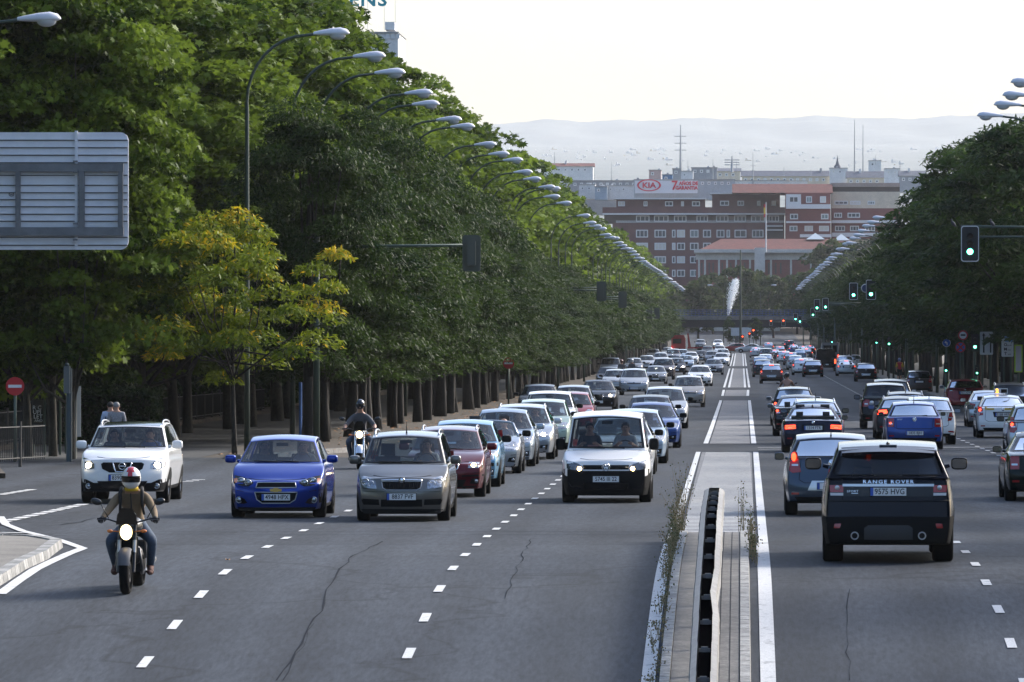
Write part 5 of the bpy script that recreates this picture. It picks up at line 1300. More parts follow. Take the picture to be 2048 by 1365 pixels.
for X in (a[0], a[1]-.06, (a[0]+a[1])/2): m = MB(); m.box(X, X+.06, 182, 182.06, g0, zt); m.box(X, X+.06, 183.6, 183.66, g0, zt); m.build('upright', GRNP, o)
m = MB(); m.box(a[0]+.06, a[1]-.06, 182.02, 182.04, g0+.3, zt-.25); m.build('glass_panel', mat('shelter_panel', (.012, .014, .018), .15, coat=.6), o)
m = MB(); text_on(m, 'R C', .16, tuple(at(74, 816, 181.99)), '-Y'); text_on(m, 'UPI', .16, tuple(at(74, 825, 181.99)), '-Y'); text_on(m, 'LET', .16, tuple(at(76, 834, 181.99)), '-Y'); text_on(m, 'ANO', .10, tuple(at(77, 842, 181.99)), '-Y'); m.build('lettering', SWT, o)
m = MB(); m.box(a[1]+.05, a[1]+.45, 183, 183.04, g0+.5, zt-.3); m.build('lit_poster', mat('poster_lit', (.14, .16, .18), .5, emit=(.6, .7, .8), es=.05), o)
IRON = mat('iron_dark', (.012, .014, .015), .6)
def fence(P, h, label, st=.14, ps=2.2):
    o = wroot('iron_fence', (P[0][0], P[0][1], gz(P[0][1])), label=label, cat='fence'); m = MB(); mr = MB(); mp = MB()
    for (x0, y0), (x1, y1) in zip(P, P[1:]):
        d = math.hypot(x1-x0, y1-y0); n_ = int(d/st)
        for i in range(n_+1): X, Y = lerp(x0, x1, i/n_), lerp(y0, y1, i/n_); z = gz(Y)+.12; m.tube([(X, Y, z+.05), (X, Y, z+h)], .012, 4)
        for zz in (.12, h-.04): mr.tube([(x0, y0, gz(y0)+.12+zz), (x1, y1, gz(y1)+.12+zz)], .02, 5)
        for i in range(int(d/ps)+1): X, Y = lerp(x0, x1, i*ps/d), lerp(y0, y1, i*ps/d); mp = MB(); mp.tube([(X, Y, gz(Y)), (X, Y, gz(Y)+.12+h+.1)], .045, 7); mp.build('post', IRON, o)
    m.build('bars', IRON, o); mr.build('rails', IRON, o)
fence([(-22.5, 160), (-18.8, 163), (-17.9, 167)], .95, 'low black iron railing on the pavement at the left edge')
fence([(-21.9, 186), (-22.0, 300)], 1.0, 'long dark iron fence along the far side of the left side road', .22, 4.0)
M_HEDGE = leaf_mat('hedge_leaves', (.010, .024, .008), (.035, .06, .018))
def hedge(X, Y, wx, wy, h, label, group=None, n=5000, s=.13):
    rs = np.random.RandomState(abs(int(X*7+Y))); P = np.empty((n, 3)); f = rs.randint(0, 3, n); u, v = rs.rand(n)*2-1, rs.rand(n)
    P[:, 0] = np.where(f == 0, np.sign(u)*wx/2, u*wx/2); P[:, 2] = np.where(f == 1, h, v*h); P[:, 1] = np.where(f == 2, -wy/2, (rs.rand(n)-.5)*wy); P += rs.normal(size=(n, 3))*.07
    d = rs.normal(size=(n, 3)); d /= np.linalg.norm(d, axis=1)[:, None]; e = np.cross(d, rs.normal(size=(n, 3))); e /= np.linalg.norm(e, axis=1)[:, None]; k = len(OVAL)
    V = P[:, None, :] + (OVAL[None, :, 0, None]*d[:, None, :]+OVAL[None, :, 1, None]*e[:, None, :])*s
    me = bpy.data.meshes.new('foliage'); me.from_pydata(V.reshape(-1, 3).tolist(), [], [tuple(range(i*k, i*k+k)) for i in range(n)]); at_ = me.attributes.new('tone', 'FLOAT', 'POINT'); at_.data.foreach_set('value', np.repeat(rs.rand(n)*.7, k).astype(np.float32)); me.materials.append(M_HEDGE)
    r_ = empty('hedge', (X, Y, gz(Y)), label=label, cat='hedge', group=group); o = bpy.data.objects.new('foliage', me); COL.objects.link(o); o.parent = r_
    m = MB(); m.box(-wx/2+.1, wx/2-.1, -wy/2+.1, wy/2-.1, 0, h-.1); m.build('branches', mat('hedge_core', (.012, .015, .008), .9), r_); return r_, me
hedge(at(228, 0, 200).x, 200, 2.6, 3, 1.65, 'square clipped hedge behind the two men walking', n=5000)
for i, (x, y_) in enumerate(((-25.5, 212), (-29, 214), (-33, 210))): hedge(x, y_, 4.2, 2.5, 2.6+.3*i, ('nearest','middle','farthest')[i]+' of the three dark hedges behind the bus shelter')
hr, hme = hedge(-23.6, 214, 2.4, 16, 2.6, 'tall dark hedge beyond the left side road', 'hedges beyond the left side road', n=9000, s=.2)
for i in range(1, 26): q = copy_tree(hr); q.location = (-23.7-RND.uniform(0, .8), 214+16.3*i, gz(214+16.3*i)); q.scale = (1, 1, RND.uniform(.9, 1.25))
for i in range(24): q = copy_tree(hr); q.location = (24.6+RND.uniform(0, .8), 250+16.3*i, gz(250+16.3*i)); q.scale = (1, 1, RND.uniform(.9, 1.4)); q['label'] = 'tall dark hedge beyond the right side road'; q['group'] = 'hedges beyond the right side road'
# crash barrier on the median: two W-section rails with spacers
GALV = mat('galvanised_rail', (.29, .28, .26), .7, .1, noise=(4, .25)); o = wroot('crash_barrier', (-.45, 106, gz(106)), label='double-sided galvanised crash barrier on the paved median', cat='crash barrier')
sec = [(-.055, 0), (.02, .03), (.04, .08), (-.015, .13), (-.015, .18), (.04, .23), (.025, .28), (-.045, .315)]
for sg in (-1, 1):
    m = MB(); Ys = [56+2.6*i for i in range(20)] + [105.5]; vs = []; cuts = []
    for i, Y in enumerate(Ys):
        wob = RND.uniform(-.004, .004) + (.04 if (sg > 0 and abs(Y-82) < 1.4) else 0); x = -.43 + sg*.125 - wob*sg; z0 = gz(Y)+.14+.42
        for dy, b in ((-.02, .0), (.02, .006)): vs += [(x+sg*(a*1.0+b), Y+dy, z0+h) for a, h in sec]
    n = len(sec); fs = [(i*n+j, i*n+j+1, (i+1)*n+j+1, (i+1)*n+j) for i in range(len(Ys)*2-1) for j in range(n-1)]
    m.add(vs, fs); m.build('rail', GALV, o, smooth=.6)
m = MB(); Ye = 105.5; vs = [];
for i in range(9): q = pi*i/8; vs += [(-.43 + (.125+a)*cos(q)*1.0, Ye+.22*sin(q)+a*sin(q), gz(Ye)+.56+h) for a, h in sec]
m.add(vs, [(i*n+j, i*n+j+1, (i+1)*n+j+1, (i+1)*n+j) for i in range(8) for j in range(n-1)]); m.build('end_piece', GALV, o, smooth=.6)
for i in range(20):
    Y = 56+2.6*i; m = MB(); m.box(-.50, -.36, Y-.02, Y+.02, gz(Y)+.72, gz(Y)+.80); m.build('spacer', SGB, o); m = MB(); m.add([(x, y_, gz(y_)+h_) for x in (-.505, -.355) for y_ in (Y+.04, Y+2.55) for h_ in (.60, .76)], [(0, 1, 3, 2), (4, 6, 7, 5), (0, 4, 5, 1), (2, 3, 7, 6), (0, 2, 6, 4), (1, 5, 7, 3)]); (m.build('gap_fill', mat('gap_black', (.002, .002, .0025), .9, spec=.0), o) if Y < 103 else None); m = MB(); m.box(-.47, -.39, Y-.06, Y+.0, gz(Y), gz(Y)+.82); m.build('post', SGB, o)  # black boxes fill the gap between the two rails, bay by bay
# weeds on the median
STEM = mat('weed_stem', (.26, .20, .10), .9); WLF = mat('weed_leaf', (.10, .12, .04), .8)
def weed(X, Y, h, label, n=26, spread=.22, dry=.5, group=None):
    rs = random.Random(int(X*100+Y*10)); ms, ml = MB(), MB()
    for i in range(n):
        a = rs.uniform(0, 6.3); hh = h*rs.uniform(.45, 1); e = Vector((cos(a)*spread*rs.random(), sin(a)*spread*1.5*rs.random(), hh)); b = Vector((rs.uniform(-.05, .05), rs.uniform(-.25, .25), 0)); mid = b.lerp(e, .5)+Vector((0, 0, .08))
        ms.tube([b, mid, e], [.006, .004, .0015], 4)
        for k in range(int(13*hh/h)):
            c = b.lerp(e, rs.uniform(.2, 1)) + Vector((rs.uniform(-.06, .06), rs.uniform(-.06, .06), rs.uniform(-.03, .06))); s_ = rs.uniform(.006, .015); q = rs.uniform(0, 3)
            ml.mi = 0 if rs.random() < dry else 1; ml.add([c+Vector((s_*cos(q), 0, s_*sin(q))), c+Vector((-s_*sin(q), s_, s_*cos(q))), c+Vector((-s_*cos(q), 0, -s_*sin(q))), c+Vector((s_*sin(q), -s_, -s_*cos(q)))], [(0, 1, 2, 3)])
    r_ = empty('weed', (X, Y, gz(Y)+.02), label=label, cat='weed', group=group); o1 = ms.build('stems', STEM, r_); o2 = ml.build('leaves', [STEM, WLF], r_); return r_
for i in range(26):
    Y = 78+i*1.15; f = (Y-78)/30; weed(-1.05+RND.uniform(-.06, .06), Y, RND.uniform(.15, .38)+.3*f*f, 'dry brown weed growing along the left kerb of the median', n=5 if f < .5 else 9, spread=.10+.12*f, dry=.8-.35*f, group='weeds along the left median kerb')
weed(-1.0, 108.5, 1.25, 'tall dry weed clump at the near left corner of the median', 26, .3, .6); weed(-1.12, 110.5, .8, 'low dry weed clump spilling over the left median line', 18, .4, .7)
weed(.0, 107.4, .95, 'tall upright green weed on the right of the barrier end', 9, .16, .25)
for i in range(12): Y = 96+i*1.0; weed(.17+RND.uniform(-.03, .03), Y, RND.uniform(.3, .5)*(1 if i < 8 else 1.5), 'green weed growing along the right kerb of the median', n=4, spread=.1, dry=.35, group='weeds along the right median kerb')
# ---------------------------------------------------------------- people
CL = {}
def cloth(name, col, rough=.85, **k): return mat('cloth_' + name, col, rough, **k)
SKIN = mat('skin', (.38, .20, .13), .5); HAIRD = mat('hair_dark', (.02, .014, .01), .7); HAIRG = mat('hair_grey', (.22, .21, .20), .7)
J0 = dict(pel=(0, 0, .95), spi=(0, 0, 1.15), che=(0, .0, 1.36), nek=(0, 0, 1.50), hed=(0, -.02, 1.62), top=(0, -.01, 1.74))
def person(label, J, mats, loc=(0, 0, 0), rot=0, helmet=None, hair=HAIRD, scale=1.0, hands='curl', pitch=0.0, hr=.085, parts=None, pants_z=None):
    """J: joints in metres (facing -Y); mats: dict torso, arm, fore, hand, leg, shin, foot, head"""
    names = ['pel', 'spi', 'che', 'nek', 'hed', 'top', 'shL', 'elL', 'wrL', 'haL', 'shR', 'elR', 'wrR', 'haR', 'hiL', 'knL', 'anL', 'toL', 'hiR', 'knR', 'anR', 'toR']
    rad = dict(pel=.15, spi=.14, che=.155, nek=.055, hed=hr, top=hr*.78, sh=.078, el=.052, wr=.034, ha=.036, hi=.11, kn=.078, an=.055, to=.042)
    E = [('pel', 'spi'), ('spi', 'che'), ('che', 'nek'), ('nek', 'hed'), ('hed', 'top')]
    for s_ in 'LR': E += [('che', 'sh'+s_), ('sh'+s_, 'el'+s_), ('el'+s_, 'wr'+s_), ('wr'+s_, 'ha'+s_), ('pel', 'hi'+s_), ('hi'+s_, 'kn'+s_), ('kn'+s_, 'an'+s_), ('an'+s_, 'to'+s_)]
    names = [n for n in names if n in J]; E = [e for e in E if e[0] in J and e[1] in J]
    me = bpy.data.meshes.new('body'); me.from_pydata([J[n] for n in names], [(names.index(a), names.index(b)) for a, b in E], [])
    root = empty('person', loc, (pitch, 0, rot), label=label, cat='person'); root.scale = (scale,)*3
    o = link('body', me, None, root); md = o.modifiers.new('s', 'SKIN'); md.use_smooth_shade = True
    for i, n in enumerate(names):
        r_ = rad.get(n, rad.get(n[:2])); sv = me.skin_vertices[0].data[i]; sv.radius = (r_, r_*(.72 if n in ('pel', 'spi', 'che') else 1)); sv.use_root = n == 'pel' or (n == 'spi' and 'pel' not in J)
    sb = o.modifiers.new('b', 'SUBSURF'); sb.levels = sb.render_levels = 2
    m2 = bake(o); o.modifiers.clear(); o.data = m2; bpy.data.meshes.remove(me); m2.name = 'body'
    keys = list(mats); 
    for k in keys: m2.materials.append(mats[k])
    seg = dict(torso=[('pel', 'spi'), ('spi', 'che'), ('che', 'shL'), ('che', 'shR')], neck=[('che', 'nek')], head=[('nek', 'hed'), ('hed', 'top')], arm=[('shL', 'elL'), ('shR', 'elR')], fore=[('elL', 'wrL'), ('elR', 'wrR')], hand=[('wrL', 'haL'), ('wrR', 'haR')], leg=[('hiL', 'knL'), ('hiR', 'knR'), ('pel', 'hiL'), ('pel', 'hiR')], shin=[('knL', 'anL'), ('knR', 'anR')], foot=[('anL', 'toL'), ('anR', 'toR')])
    def dist(p_, a, b):
        a, b = Vector(J[a]), Vector(J[b]); t = max(0, min(1, (p_-a).dot(b-a)/max(1e-9, (b-a).length_squared))); return (p_-a.lerp(b, t)).length
    for f in m2.polygons:
        c = f.center; best = min(((min(dist(c, a, b) for a, b in v if a in J and b in J), k) for k, v in seg.items() if any(a in J and b in J for a, b in v)))[1]
        k = {'neck': 'head'}.get(best, best)
        if best == 'neck' and c.z < J['nek'][2]-.04: k = 'torso'
        f.material_index = keys.index(k) if k in keys else (keys.index('torso') if k in ('arm', 'fore') else 0)
    m2.shade_smooth()
    h = Vector(J['hed']); up = (Vector(J['top'])-h).normalized()
    # face: nose, eyes, mouth, ears
    if helmet is None:
        m = MB(); m.ell(tuple(h+Vector((0, -hr*1.02, -.005))), (.014, .022, .026), 8, 6); [m.ell(tuple(h+Vector((sx*hr*1.0, .005, 0))), (.012, .025, .035), 8, 6) for sx in (-1, 1)]; m.build('face_features', mats['head'], root, smooth=4)
        m = MB(); [m.ell(tuple(h+Vector((sx*.032, -hr*.93, .028))), (.014, .008, .007), 8, 5) for sx in (-1, 1)]; m.ell(tuple(h+Vector((0, -hr*.93, -.045))), (.025, .008, .006), 8, 5); m.build('eyes_and_mouth', HAIRD, root)
        m = MB(); m.ell(tuple(h+Vector((0, .015, .055))), (hr*1.10, hr*1.12, hr*1.05), 14, 10); m.v = [v for v in m.v]; 
        for i, v in enumerate(m.v):
            if v[1] < h.y-.045 and v[2] < h.z+.07: m.v[i] = (v[0], h.y-.03, v[2]+.0)
        m.build('hair', hair, root, smooth=4)
    if hands:
        for s_ in 'LR':
            if 'ha'+s_ not in J: continue
            a, b = Vector(J['wr'+s_]), Vector(J['ha'+s_]); d = (b-a).normalized(); side = d.cross(Vector((0, 0, 1))).normalized() if abs(d.z) < .9 else Vector((0, 1, 0)); dn = d.cross(side).normalized(); dn = dn if dn.z < 0 else -dn
            m = MB()
            for i, (off, ln) in enumerate(((-.030, .060), (-.011, .070), (.010, .066), (.029, .052))):
                p_ = b + side*off; m.tube([p_, p_+d*ln*.5, p_+d*ln*.6+dn*ln*.45, p_+d*ln*.2+dn*ln*.75], [.0105, .010, .009, .007], 6)
            p_ = a.lerp(b, .4) + side*(.03 if s_ == 'L' else -.03); m.tube([p_, p_+d*.03+side*(.03 if s_ == 'L' else -.03)+dn*.01, p_+d*.06+dn*.03+side*(.015 if s_ == 'L' else -.015)], [.012, .0105, .008], 6)
            m.build('fingers', mats['hand'], root, smooth=4)
    return root
def foot_shoe(root, J, mt):
    for s_ in 'LR':
        a, b = Vector(J['an'+s_]), Vector(J['to'+s_]); m = MB(); c = a.lerp(b, .5); d = (b-a); m.ell((c.x, c.y, b.z+.0), (.05, max(.13, abs(d.y)*.8), .045), 12, 8); m.build('shoe', mt, root, smooth=4)
RIDE = dict(pel=(0, .30, .86), spi=(0, .22, 1.06), che=(0, .10, 1.27), nek=(0, .05, 1.40), hed=(0, 0, 1.52), top=(0, 0, 1.64),
            shL=(.19, .10, 1.31), elL=(.33, -.12, 1.10), wrL=(.37, -.34, 1.03), haL=(.38, -.42, 1.02), shR=(-.19, .10, 1.31), elR=(-.33, -.12, 1.10), wrR=(-.37, -.34, 1.03), haR=(-.38, -.42, 1.02),
            hiL=(.11, .26, .84), knL=(.30, -.10, .70), anL=(.24, .16, .32), toL=(.26, -.02, .25), hiR=(-.11, .26, .84), knR=(-.30, -.10, .70), anR=(-.24, .16, .32), toR=(-.26, -.02, .25))
STAND = dict(J0, shL=(.19, 0, 1.42), elL=(.24, .02, 1.14), wrL=(.23, -.04, .90), haL=(.23, -.06, .82), shR=(-.19, 0, 1.42), elR=(-.24, .02, 1.14), wrR=(-.23, -.04, .90), haR=(-.23, -.06, .82),
             hiL=(.09, 0, .90), knL=(.10, -.08, .50), anL=(.10, -.02, .09), toL=(.11, -.16, .05), hiR=(-.09, 0, .90), knR=(-.10, .04, .50), anR=(-.10, .18, .12), toR=(-.11, .06, .05))
SIT = dict(pel=(0, .05, .12), spi=(0, .10, .32), che=(0, .12, .55), nek=(0, .08, .68), hed=(0, .05, .79), top=(0, .05, .90), shL=(.18, .12, .58), elL=(.24, -.10, .38), wrL=(.14, -.32, .48), haL=(.12, -.38, .50), shR=(-.18, .12, .58), elR=(-.24, -.10, .38), wrR=(-.14, -.32, .48), haR=(-.12, -.38, .50),
           hiL=(.09, .02, .10), knL=(.12, -.42, .18), hiR=(-.09, .02, .10), knR=(-.12, -.42, .18))
def bike(loc, yaw, label, hero=True, lamp_y=.86, chrome=False, lit=True, pitch=0.0):
    o = empty('motorbike', loc, (pitch, 0, yaw), label=label, cat='motorbike'); BK = mat('bike_black', (.010, .010, .011), .35, coat=.6); MT = mat('bike_metal', (.10, .10, .105), .45, .7); fk = CHR if chrome else mat('fork_gold_grey', (.45, .44, .42), .3, .6)
    R_ = .31
    for nm, y, w_ in (('front_wheel', -.72, .065), ('rear_wheel', .72, .085)):
        m = MB(); m.lathe([(R_*.80, -w_), (R_*.90, -w_*1.02), (R_*.97, -w_*.7), (R_, 0), (R_*.97, w_*.7), (R_*.90, w_*1.02), (R_*.80, w_), (R_*.80, -w_)], 32, 'X', (0, 0, 0)); m.v = [(a, b+y, c+R_) for a, b, c in m.v]
        t = m.build(nm, TYR, o, smooth=1); m = MB(); m.lathe([(R_*.80, -.03), (R_*.72, -.03), (R_*.72, .03), (R_*.80, .03)], 24, 'X'); m.lathe([(0, -.05), (.04, -.05), (.04, .05), (0, .05)], 12, 'X')
        for k in range(5): m.X = Matrix.Rotation(2*pi*k/5, 4, 'X'); m.box(-.015, .015, -.012, .012, .03, R_*.75); m.X = None
        m.v = [(a, b+y, c+R_) for a, b, c in m.v]; m.build('rim', BK if not chrome else MT, t)
        m = MB(); [m.lathe([(.10, sx*.055), (.145, sx*.055)], 20, 'X', (0, 0, 0)) for sx in (-1, 1)]; m.v = [(a, b+y, c+R_) for a, b, c in m.v]; m.build('brake_disc', MT, t)
    for sx in (-1, 1):
        m = MB(); m.tube([(sx*.105, -.74, R_), (sx*.105, -.60, .62), (sx*.105, -.50, .95)], [.026, .026, .024], 10); m.build('fork', BK if not chrome else CHR, o, smooth=1.2); m = MB(); m.tube([(sx*.105, -.625, .56), (sx*.105, -.565, .74)], .0265, 10); m.build('fork_slider', fk, o, smooth=1)
    m = MB(); n = 9; vs = []
    for i in range(n):
        q = .35 + 2.2*i/(n-1); 
        for sx in (-1, -.6, 0, .6, 1): rr = R_+.035 - .03*abs(sx)**3; vs.append((sx*.085, -.72-rr*cos(q)*1.0+0, R_+rr*sin(q)))
    m.add(vs, [(i*5+j, i*5+j+1, (i+1)*5+j+1, (i+1)*5+j) for i in range(n-1) for j in range(4)]); m.build('front_mudguard', CHR if chrome else mat('mudguard_grey', (.07, .07, .075), .5), o, smooth=4)
    m = MB(); m.tube([(-.42, -.40, 1.02), (-.30, -.44, 1.03), (-.12, -.50, .98), (.12, -.50, .98), (.30, -.44, 1.03), (.42, -.40, 1.02)], .013, 8); m.build('handlebar', BK, o, smooth=4)
    for sx in (-1, 1):
        m = MB(); m.tube([(sx*.30, -.44, 1.03), (sx*.43, -.395, 1.02)], .019, 8); m.build('grip', BLK, o); m = MB(); m.tube([(sx*.28, -.50, 1.03), (sx*.43, -.49, 1.02)], .007, 6); m.build('lever', MT, o)
        m = MB(); m.tube([(sx*.27, -.45, 1.04), (sx*.33, -.47, 1.15), (sx*.38, -.46, 1.24)], .007, 6); c = (sx*.44, -.46, 1.27); k0 = len(m.v); m.ell(c, (.078, .025, .048), 14, 8); m.v = m.v[:k0] + [(x, y, z+(x-c[0])*sx*.18) for x, y, z in m.v[k0:]]; mm = m.build('rear_view_mirror', BK, o, smooth=4)
        m = MB(); m.tube([(sx*.10, -.60, .86), (sx*.20, -.60, .87)], .009, 6); m.ell((sx*.235, -.60, .87), (.045, .03, .025), 10, 6); m.build('indicator', AMB, o, smooth=4)
    m = MB(); m.lathe([(0, .13), (.075, .12), (.10, .05), (.105, 0)], 20, 'Y', (0, -.68, lamp_y)); hb = m.build('headlight', BK if not chrome else CHR, o, smooth=4); m = MB(); hs = .108 if hero else .088; m.ell((0, -.685, lamp_y), (.084, .035, hs), 18, 10); m.build('lamp', mat('bike_lamp_lit', (1, .85, .5), .3, emit=(1, .74, .36), es=3), hb, smooth=4)
    m = MB(); m.prism([(-.15, lamp_y+.10), (.15, lamp_y+.10), (.13, lamp_y+.24), (.07, lamp_y+.33), (-.07, lamp_y+.33), (-.13, lamp_y+.24)], -.62, -.60); m.build('screen', GLB if hero else GLD, o)
    m = MB(); m.ell((0, -.08, .90), (.17, .30, .15), 18, 10); m.build('fuel_tank', BK, o, smooth=4); m = MB(); m.ell((0, .42, .83), (.14, .42, .07), 16, 8); m.build('saddle', BLK, o, smooth=4)
    m = MB(); m.box(-.17, .17, -.28, .25, .28, .62); m.ell((0, -.30, .52), (.20, .12, .16), 14, 8); [m.box(-.20, .20, -.20+.06*i, -.17+.06*i, .45, .70) for i in range(5)]; m.build('engine', mat('engine_dark', (.03, .03, .032), .5, .6), o)
    m = MB(); m.box(-.14, .14, -.52, -.46, .55, .78); m.build('radiator', BLK, o)
    for sx in (-1, 1): m = MB(); m.tube([(sx*.14, -.36, .62), (sx*.18, -.34, .35), (sx*.15, -.1, .25), (sx*.17, .3, .26), (sx*.22, .75, .38)], [.022, .022, .025, .04, .05], 8); m.build('exhaust', MT, o, smooth=4); m = MB(); m.tube([(sx*.15, .05, .26), (sx*.30, .05, .25)], .013, 6); m.build('footrest', BLK, o)
    m = MB(); m.tube([(0, -.45, .95), (0, -.1, .75), (0, .5, .70), (0, .8, .80)], .04, 8); m.tube([(.08, .05, .40), (.09, .72, .31)], .03, 6); m.tube([(-.08, .05, .40), (-.09, .72, .31)], .03, 6); m.build('frame', BK, o, smooth=4)
    return o
def helmet(root, h, col, stripe=None, visor=GLB, open_=False, r_=.148):
    m = MB(); m.ell((0, 0, 0), (r_*.93, r_*1.08, r_*1.08), 24, 16); mi = []
    o = None; m.v = [(a+h[0], b+h[1], c+h[2]) for a, b, c in m.v]; o = m.build('helmet', [col, stripe or col], root, smooth=4)
    if stripe:
        for f in o.data.polygons:
            if abs(f.center.x-h[0]) < r_*.30 and f.center.z > h[2]+.015: f.material_index = 1
    m = MB(); vs = []; z0, z1 = ((-.055, .035) if not open_ else (-.02, .02))
    for i in range(13):
        q = pi*(.12+.76*i/12)
        for zz in (z0, (z0+z1)/2, z1):
            k = math.sqrt(max(0, 1-(zz/(r_*1.08))**2)); vs.append((h[0]+cos(q)*r_*.95*k, h[1]-sin(q)*r_*1.11*k, h[2]+zz))
    m.add(vs, [(i*3+j, i*3+j+1, (i+1)*3+j+1, (i+1)*3+j) for i in range(12) for j in range(2)]); m.build('visor', visor, o, smooth=4); return o
# hero rider
g = gp(250, 1190); a_ = math.atan(slope(g.y+.7, .8)); bk = (g.x+.03, g.y+.72, gz(g.y+.72))
bike(bk, -.02, 'black naked motorbike with its lamp lit, ridden by the man in the tan jacket', pitch=a_)
TAN = cloth('tan_jacket', (.215, .150, .085), noise=(6, .3)); JEAN = cloth('blue_jeans', (.055, .085, .135), noise=(8, .4)); GLV = cloth('black_gloves', (.012, .012, .013))
Jh = dict(RIDE); 
rd = person('man riding the near motorbike in a tan jacket and red-striped white helmet', Jh, dict(torso=TAN, arm=TAN, fore=TAN, hand=GLV, leg=JEAN, shin=JEAN, foot=cloth('brown_shoe', (.10, .045, .035)), head=SKIN), bk, -.02, helmet=1, pitch=a_)
hm_ = helmet(rd, (0, -.02, 1.57), mat('helmet_white', (.72, .72, .72), .25, coat=1), mat('helmet_red', (.45, .01, .02), .25, coat=1))
m = MB(); m.lathe([(.09, 0), (.105, .03), (.08, .07)], 14, 'Z', (0, .02, 1.385)); m.build('yellow_scarf', cloth('yellow', (.55, .35, .02)), rd, smooth=4)
for sx in (-1, 1): m = MB(); m.tube([(sx*.14, .05, 1.43), (sx*.155, -.055, 1.36), (sx*.15, -.06, 1.22), (sx*.17, .05, 1.06)], [.028, .026, .022, .018], 6); m.build('backpack_strap', cloth('strap', (.015, .015, .017)), rd, smooth=4)
foot_shoe(rd, Jh, bpy.data.materials['cloth_brown_shoe'])
m = MB(); m.box(-.008, .008, -.085, -.07, 1.05, 1.36); m.v = [(a, b+.06+(1.36-c)*.55 if False else b+(1.3-c)*.35, c) for a, b, c in m.v]; m.build('zip', cloth('strap', ()), rd)
# second rider
g = gp(717, 940); bk = (g.x, g.y+.72, gz(g.y+.72))
bike(bk, .03, 'chrome-forked motorbike with a round lit lamp, ridden beside the dark tree trunks', False, .88, True)
GRT = cloth('grey_tshirt', (.085, .085, .095)); Js = dict(RIDE, elL=(.37, -.08, 1.08), elR=(-.37, -.08, 1.08), hed=(0, .0, 1.56), top=(0, 0, 1.68), nek=(0, .05, 1.43))
rd = person('man riding the chrome motorbike in a grey t-shirt and black helmet', Js, dict(torso=GRT, arm=GRT, fore=SKIN, hand=SKIN, leg=JEAN, shin=JEAN, foot=GLV, head=SKIN), bk, .03)
helmet(rd, (0, .02, 1.62), mat('helmet_black', (.012, .013, .015), .2, coat=1), None, GLB, True, .125); foot_shoe(rd, Js, GLV)
# pair of riders seen from behind, far right carriageway
g = gp(1574, 820); bk = (g.x, g.y+.7, gz(g.y)); bike(bk, pi, 'scooter ridden by two people, half hidden behind a black estate car', False, .88, False)
for i, (dy, lb, cl, hl) in enumerate(((.0, 'driver of the scooter on the right carriageway in a white top', cloth('white_top', (.6, .6, .65)), HAIRD), (-.38, 'passenger with bare tanned back and dark hair on the scooter', SKIN, HAIRD))):
    q = person(lb, dict(RIDE), dict(torso=cl, arm=cl, fore=SKIN, hand=SKIN, leg=JEAN, shin=JEAN, foot=GLV, head=SKIN), (bk[0]+(.0 if i else -.04), bk[1]+dy+(.0), bk[2]+(.06 if i else 0)), pi); helmet(q, (0, .0, 1.60), bpy.data.materials['helmet_black'], None, GLB, True, .13)
# people standing
for i, (x, Z, lb, top, hair_, dx) in enumerate(((221, 170, 'man in a pale blue shirt with a black shoulder bag walking away at the left', cloth('pale_blue_shirt', (.34, .40, .52)), HAIRD, 0), (233, 169.3, 'grey-haired man in a checked grey shirt walking away at the left', cloth('check_shirt', (.30, .30, .32), noise=(40, .5)), HAIRG, 0))):
    X = (x-VX)/F*Z; q = person(lb, STAND, dict(torso=top, arm=top, fore=top, hand=SKIN, leg=cloth('dark_trousers', (.018, .018, .022)), shin=bpy.data.materials['cloth_dark_trousers'], foot=GLV, head=SKIN), (X, Z, gz(Z)+(0 if Z > 176 else .0)), pi+.15*i, hair=hair_, scale=.92)
    if i == 0: m = MB(); m.box(-.16, .13, .11, .24, .92, 1.24); m.tube([(.12, .14, 1.2), (.13, .02, 1.46), (-.1, -.14, 1.2)], .018, 6); m.build('shoulder_bag', GLV, q)
REDT = cloth('red_shirt', (.42, .02, .03)); q = person('cyclist in a red top with yellow sleeves beside the right tree trunks', STAND, dict(torso=REDT, arm=cloth('yellow', ()), fore=SKIN, hand=SKIN, leg=cloth('dark_trousers', ()), shin=SKIN, foot=GLV, head=SKIN), (at(1799, 0, 470).x, 470, gz(470)+.13), pi)
helmet(q, (0, 0, 1.68), mat('helmet_blue', (.10, .16, .35), .3, coat=1), None, GLB, True, .125)
for i, (x, y, Z, lb) in enumerate(((1264, 760, 480, 'rider in a white helmet standing out above the far queue on the left'), (1243, 762, 470, 'rider in a dark red helmet above the far queue on the left'))):
    q = person(lb, STAND, dict(torso=GRT, arm=GRT, fore=SKIN, hand=SKIN, leg=JEAN, shin=JEAN, foot=GLV, head=SKIN), (at(x, 0, Z).x, Z, gz(Z)+(.0)), 0); helmet(q, (0, 0, 1.68), bpy.data.materials['helmet_white'] if i == 0 else mat('helmet_dark_red', (.12, .03, .03), .3), None, GLB, True, .14)
q = person('pedestrian in a pale blue shirt far behind the small yellowing tree', STAND, dict(torso=cloth('pale_blue_shirt', ()), arm=cloth('pale_blue_shirt', ()), fore=SKIN, hand=SKIN, leg=cloth('dark_trousers', ()), shin=cloth('dark_trousers', ()), foot=GLV, head=SKIN), (at(456, 0, 265).x, 265, gz(265)+.0), 1.2)
DRIVER = {}
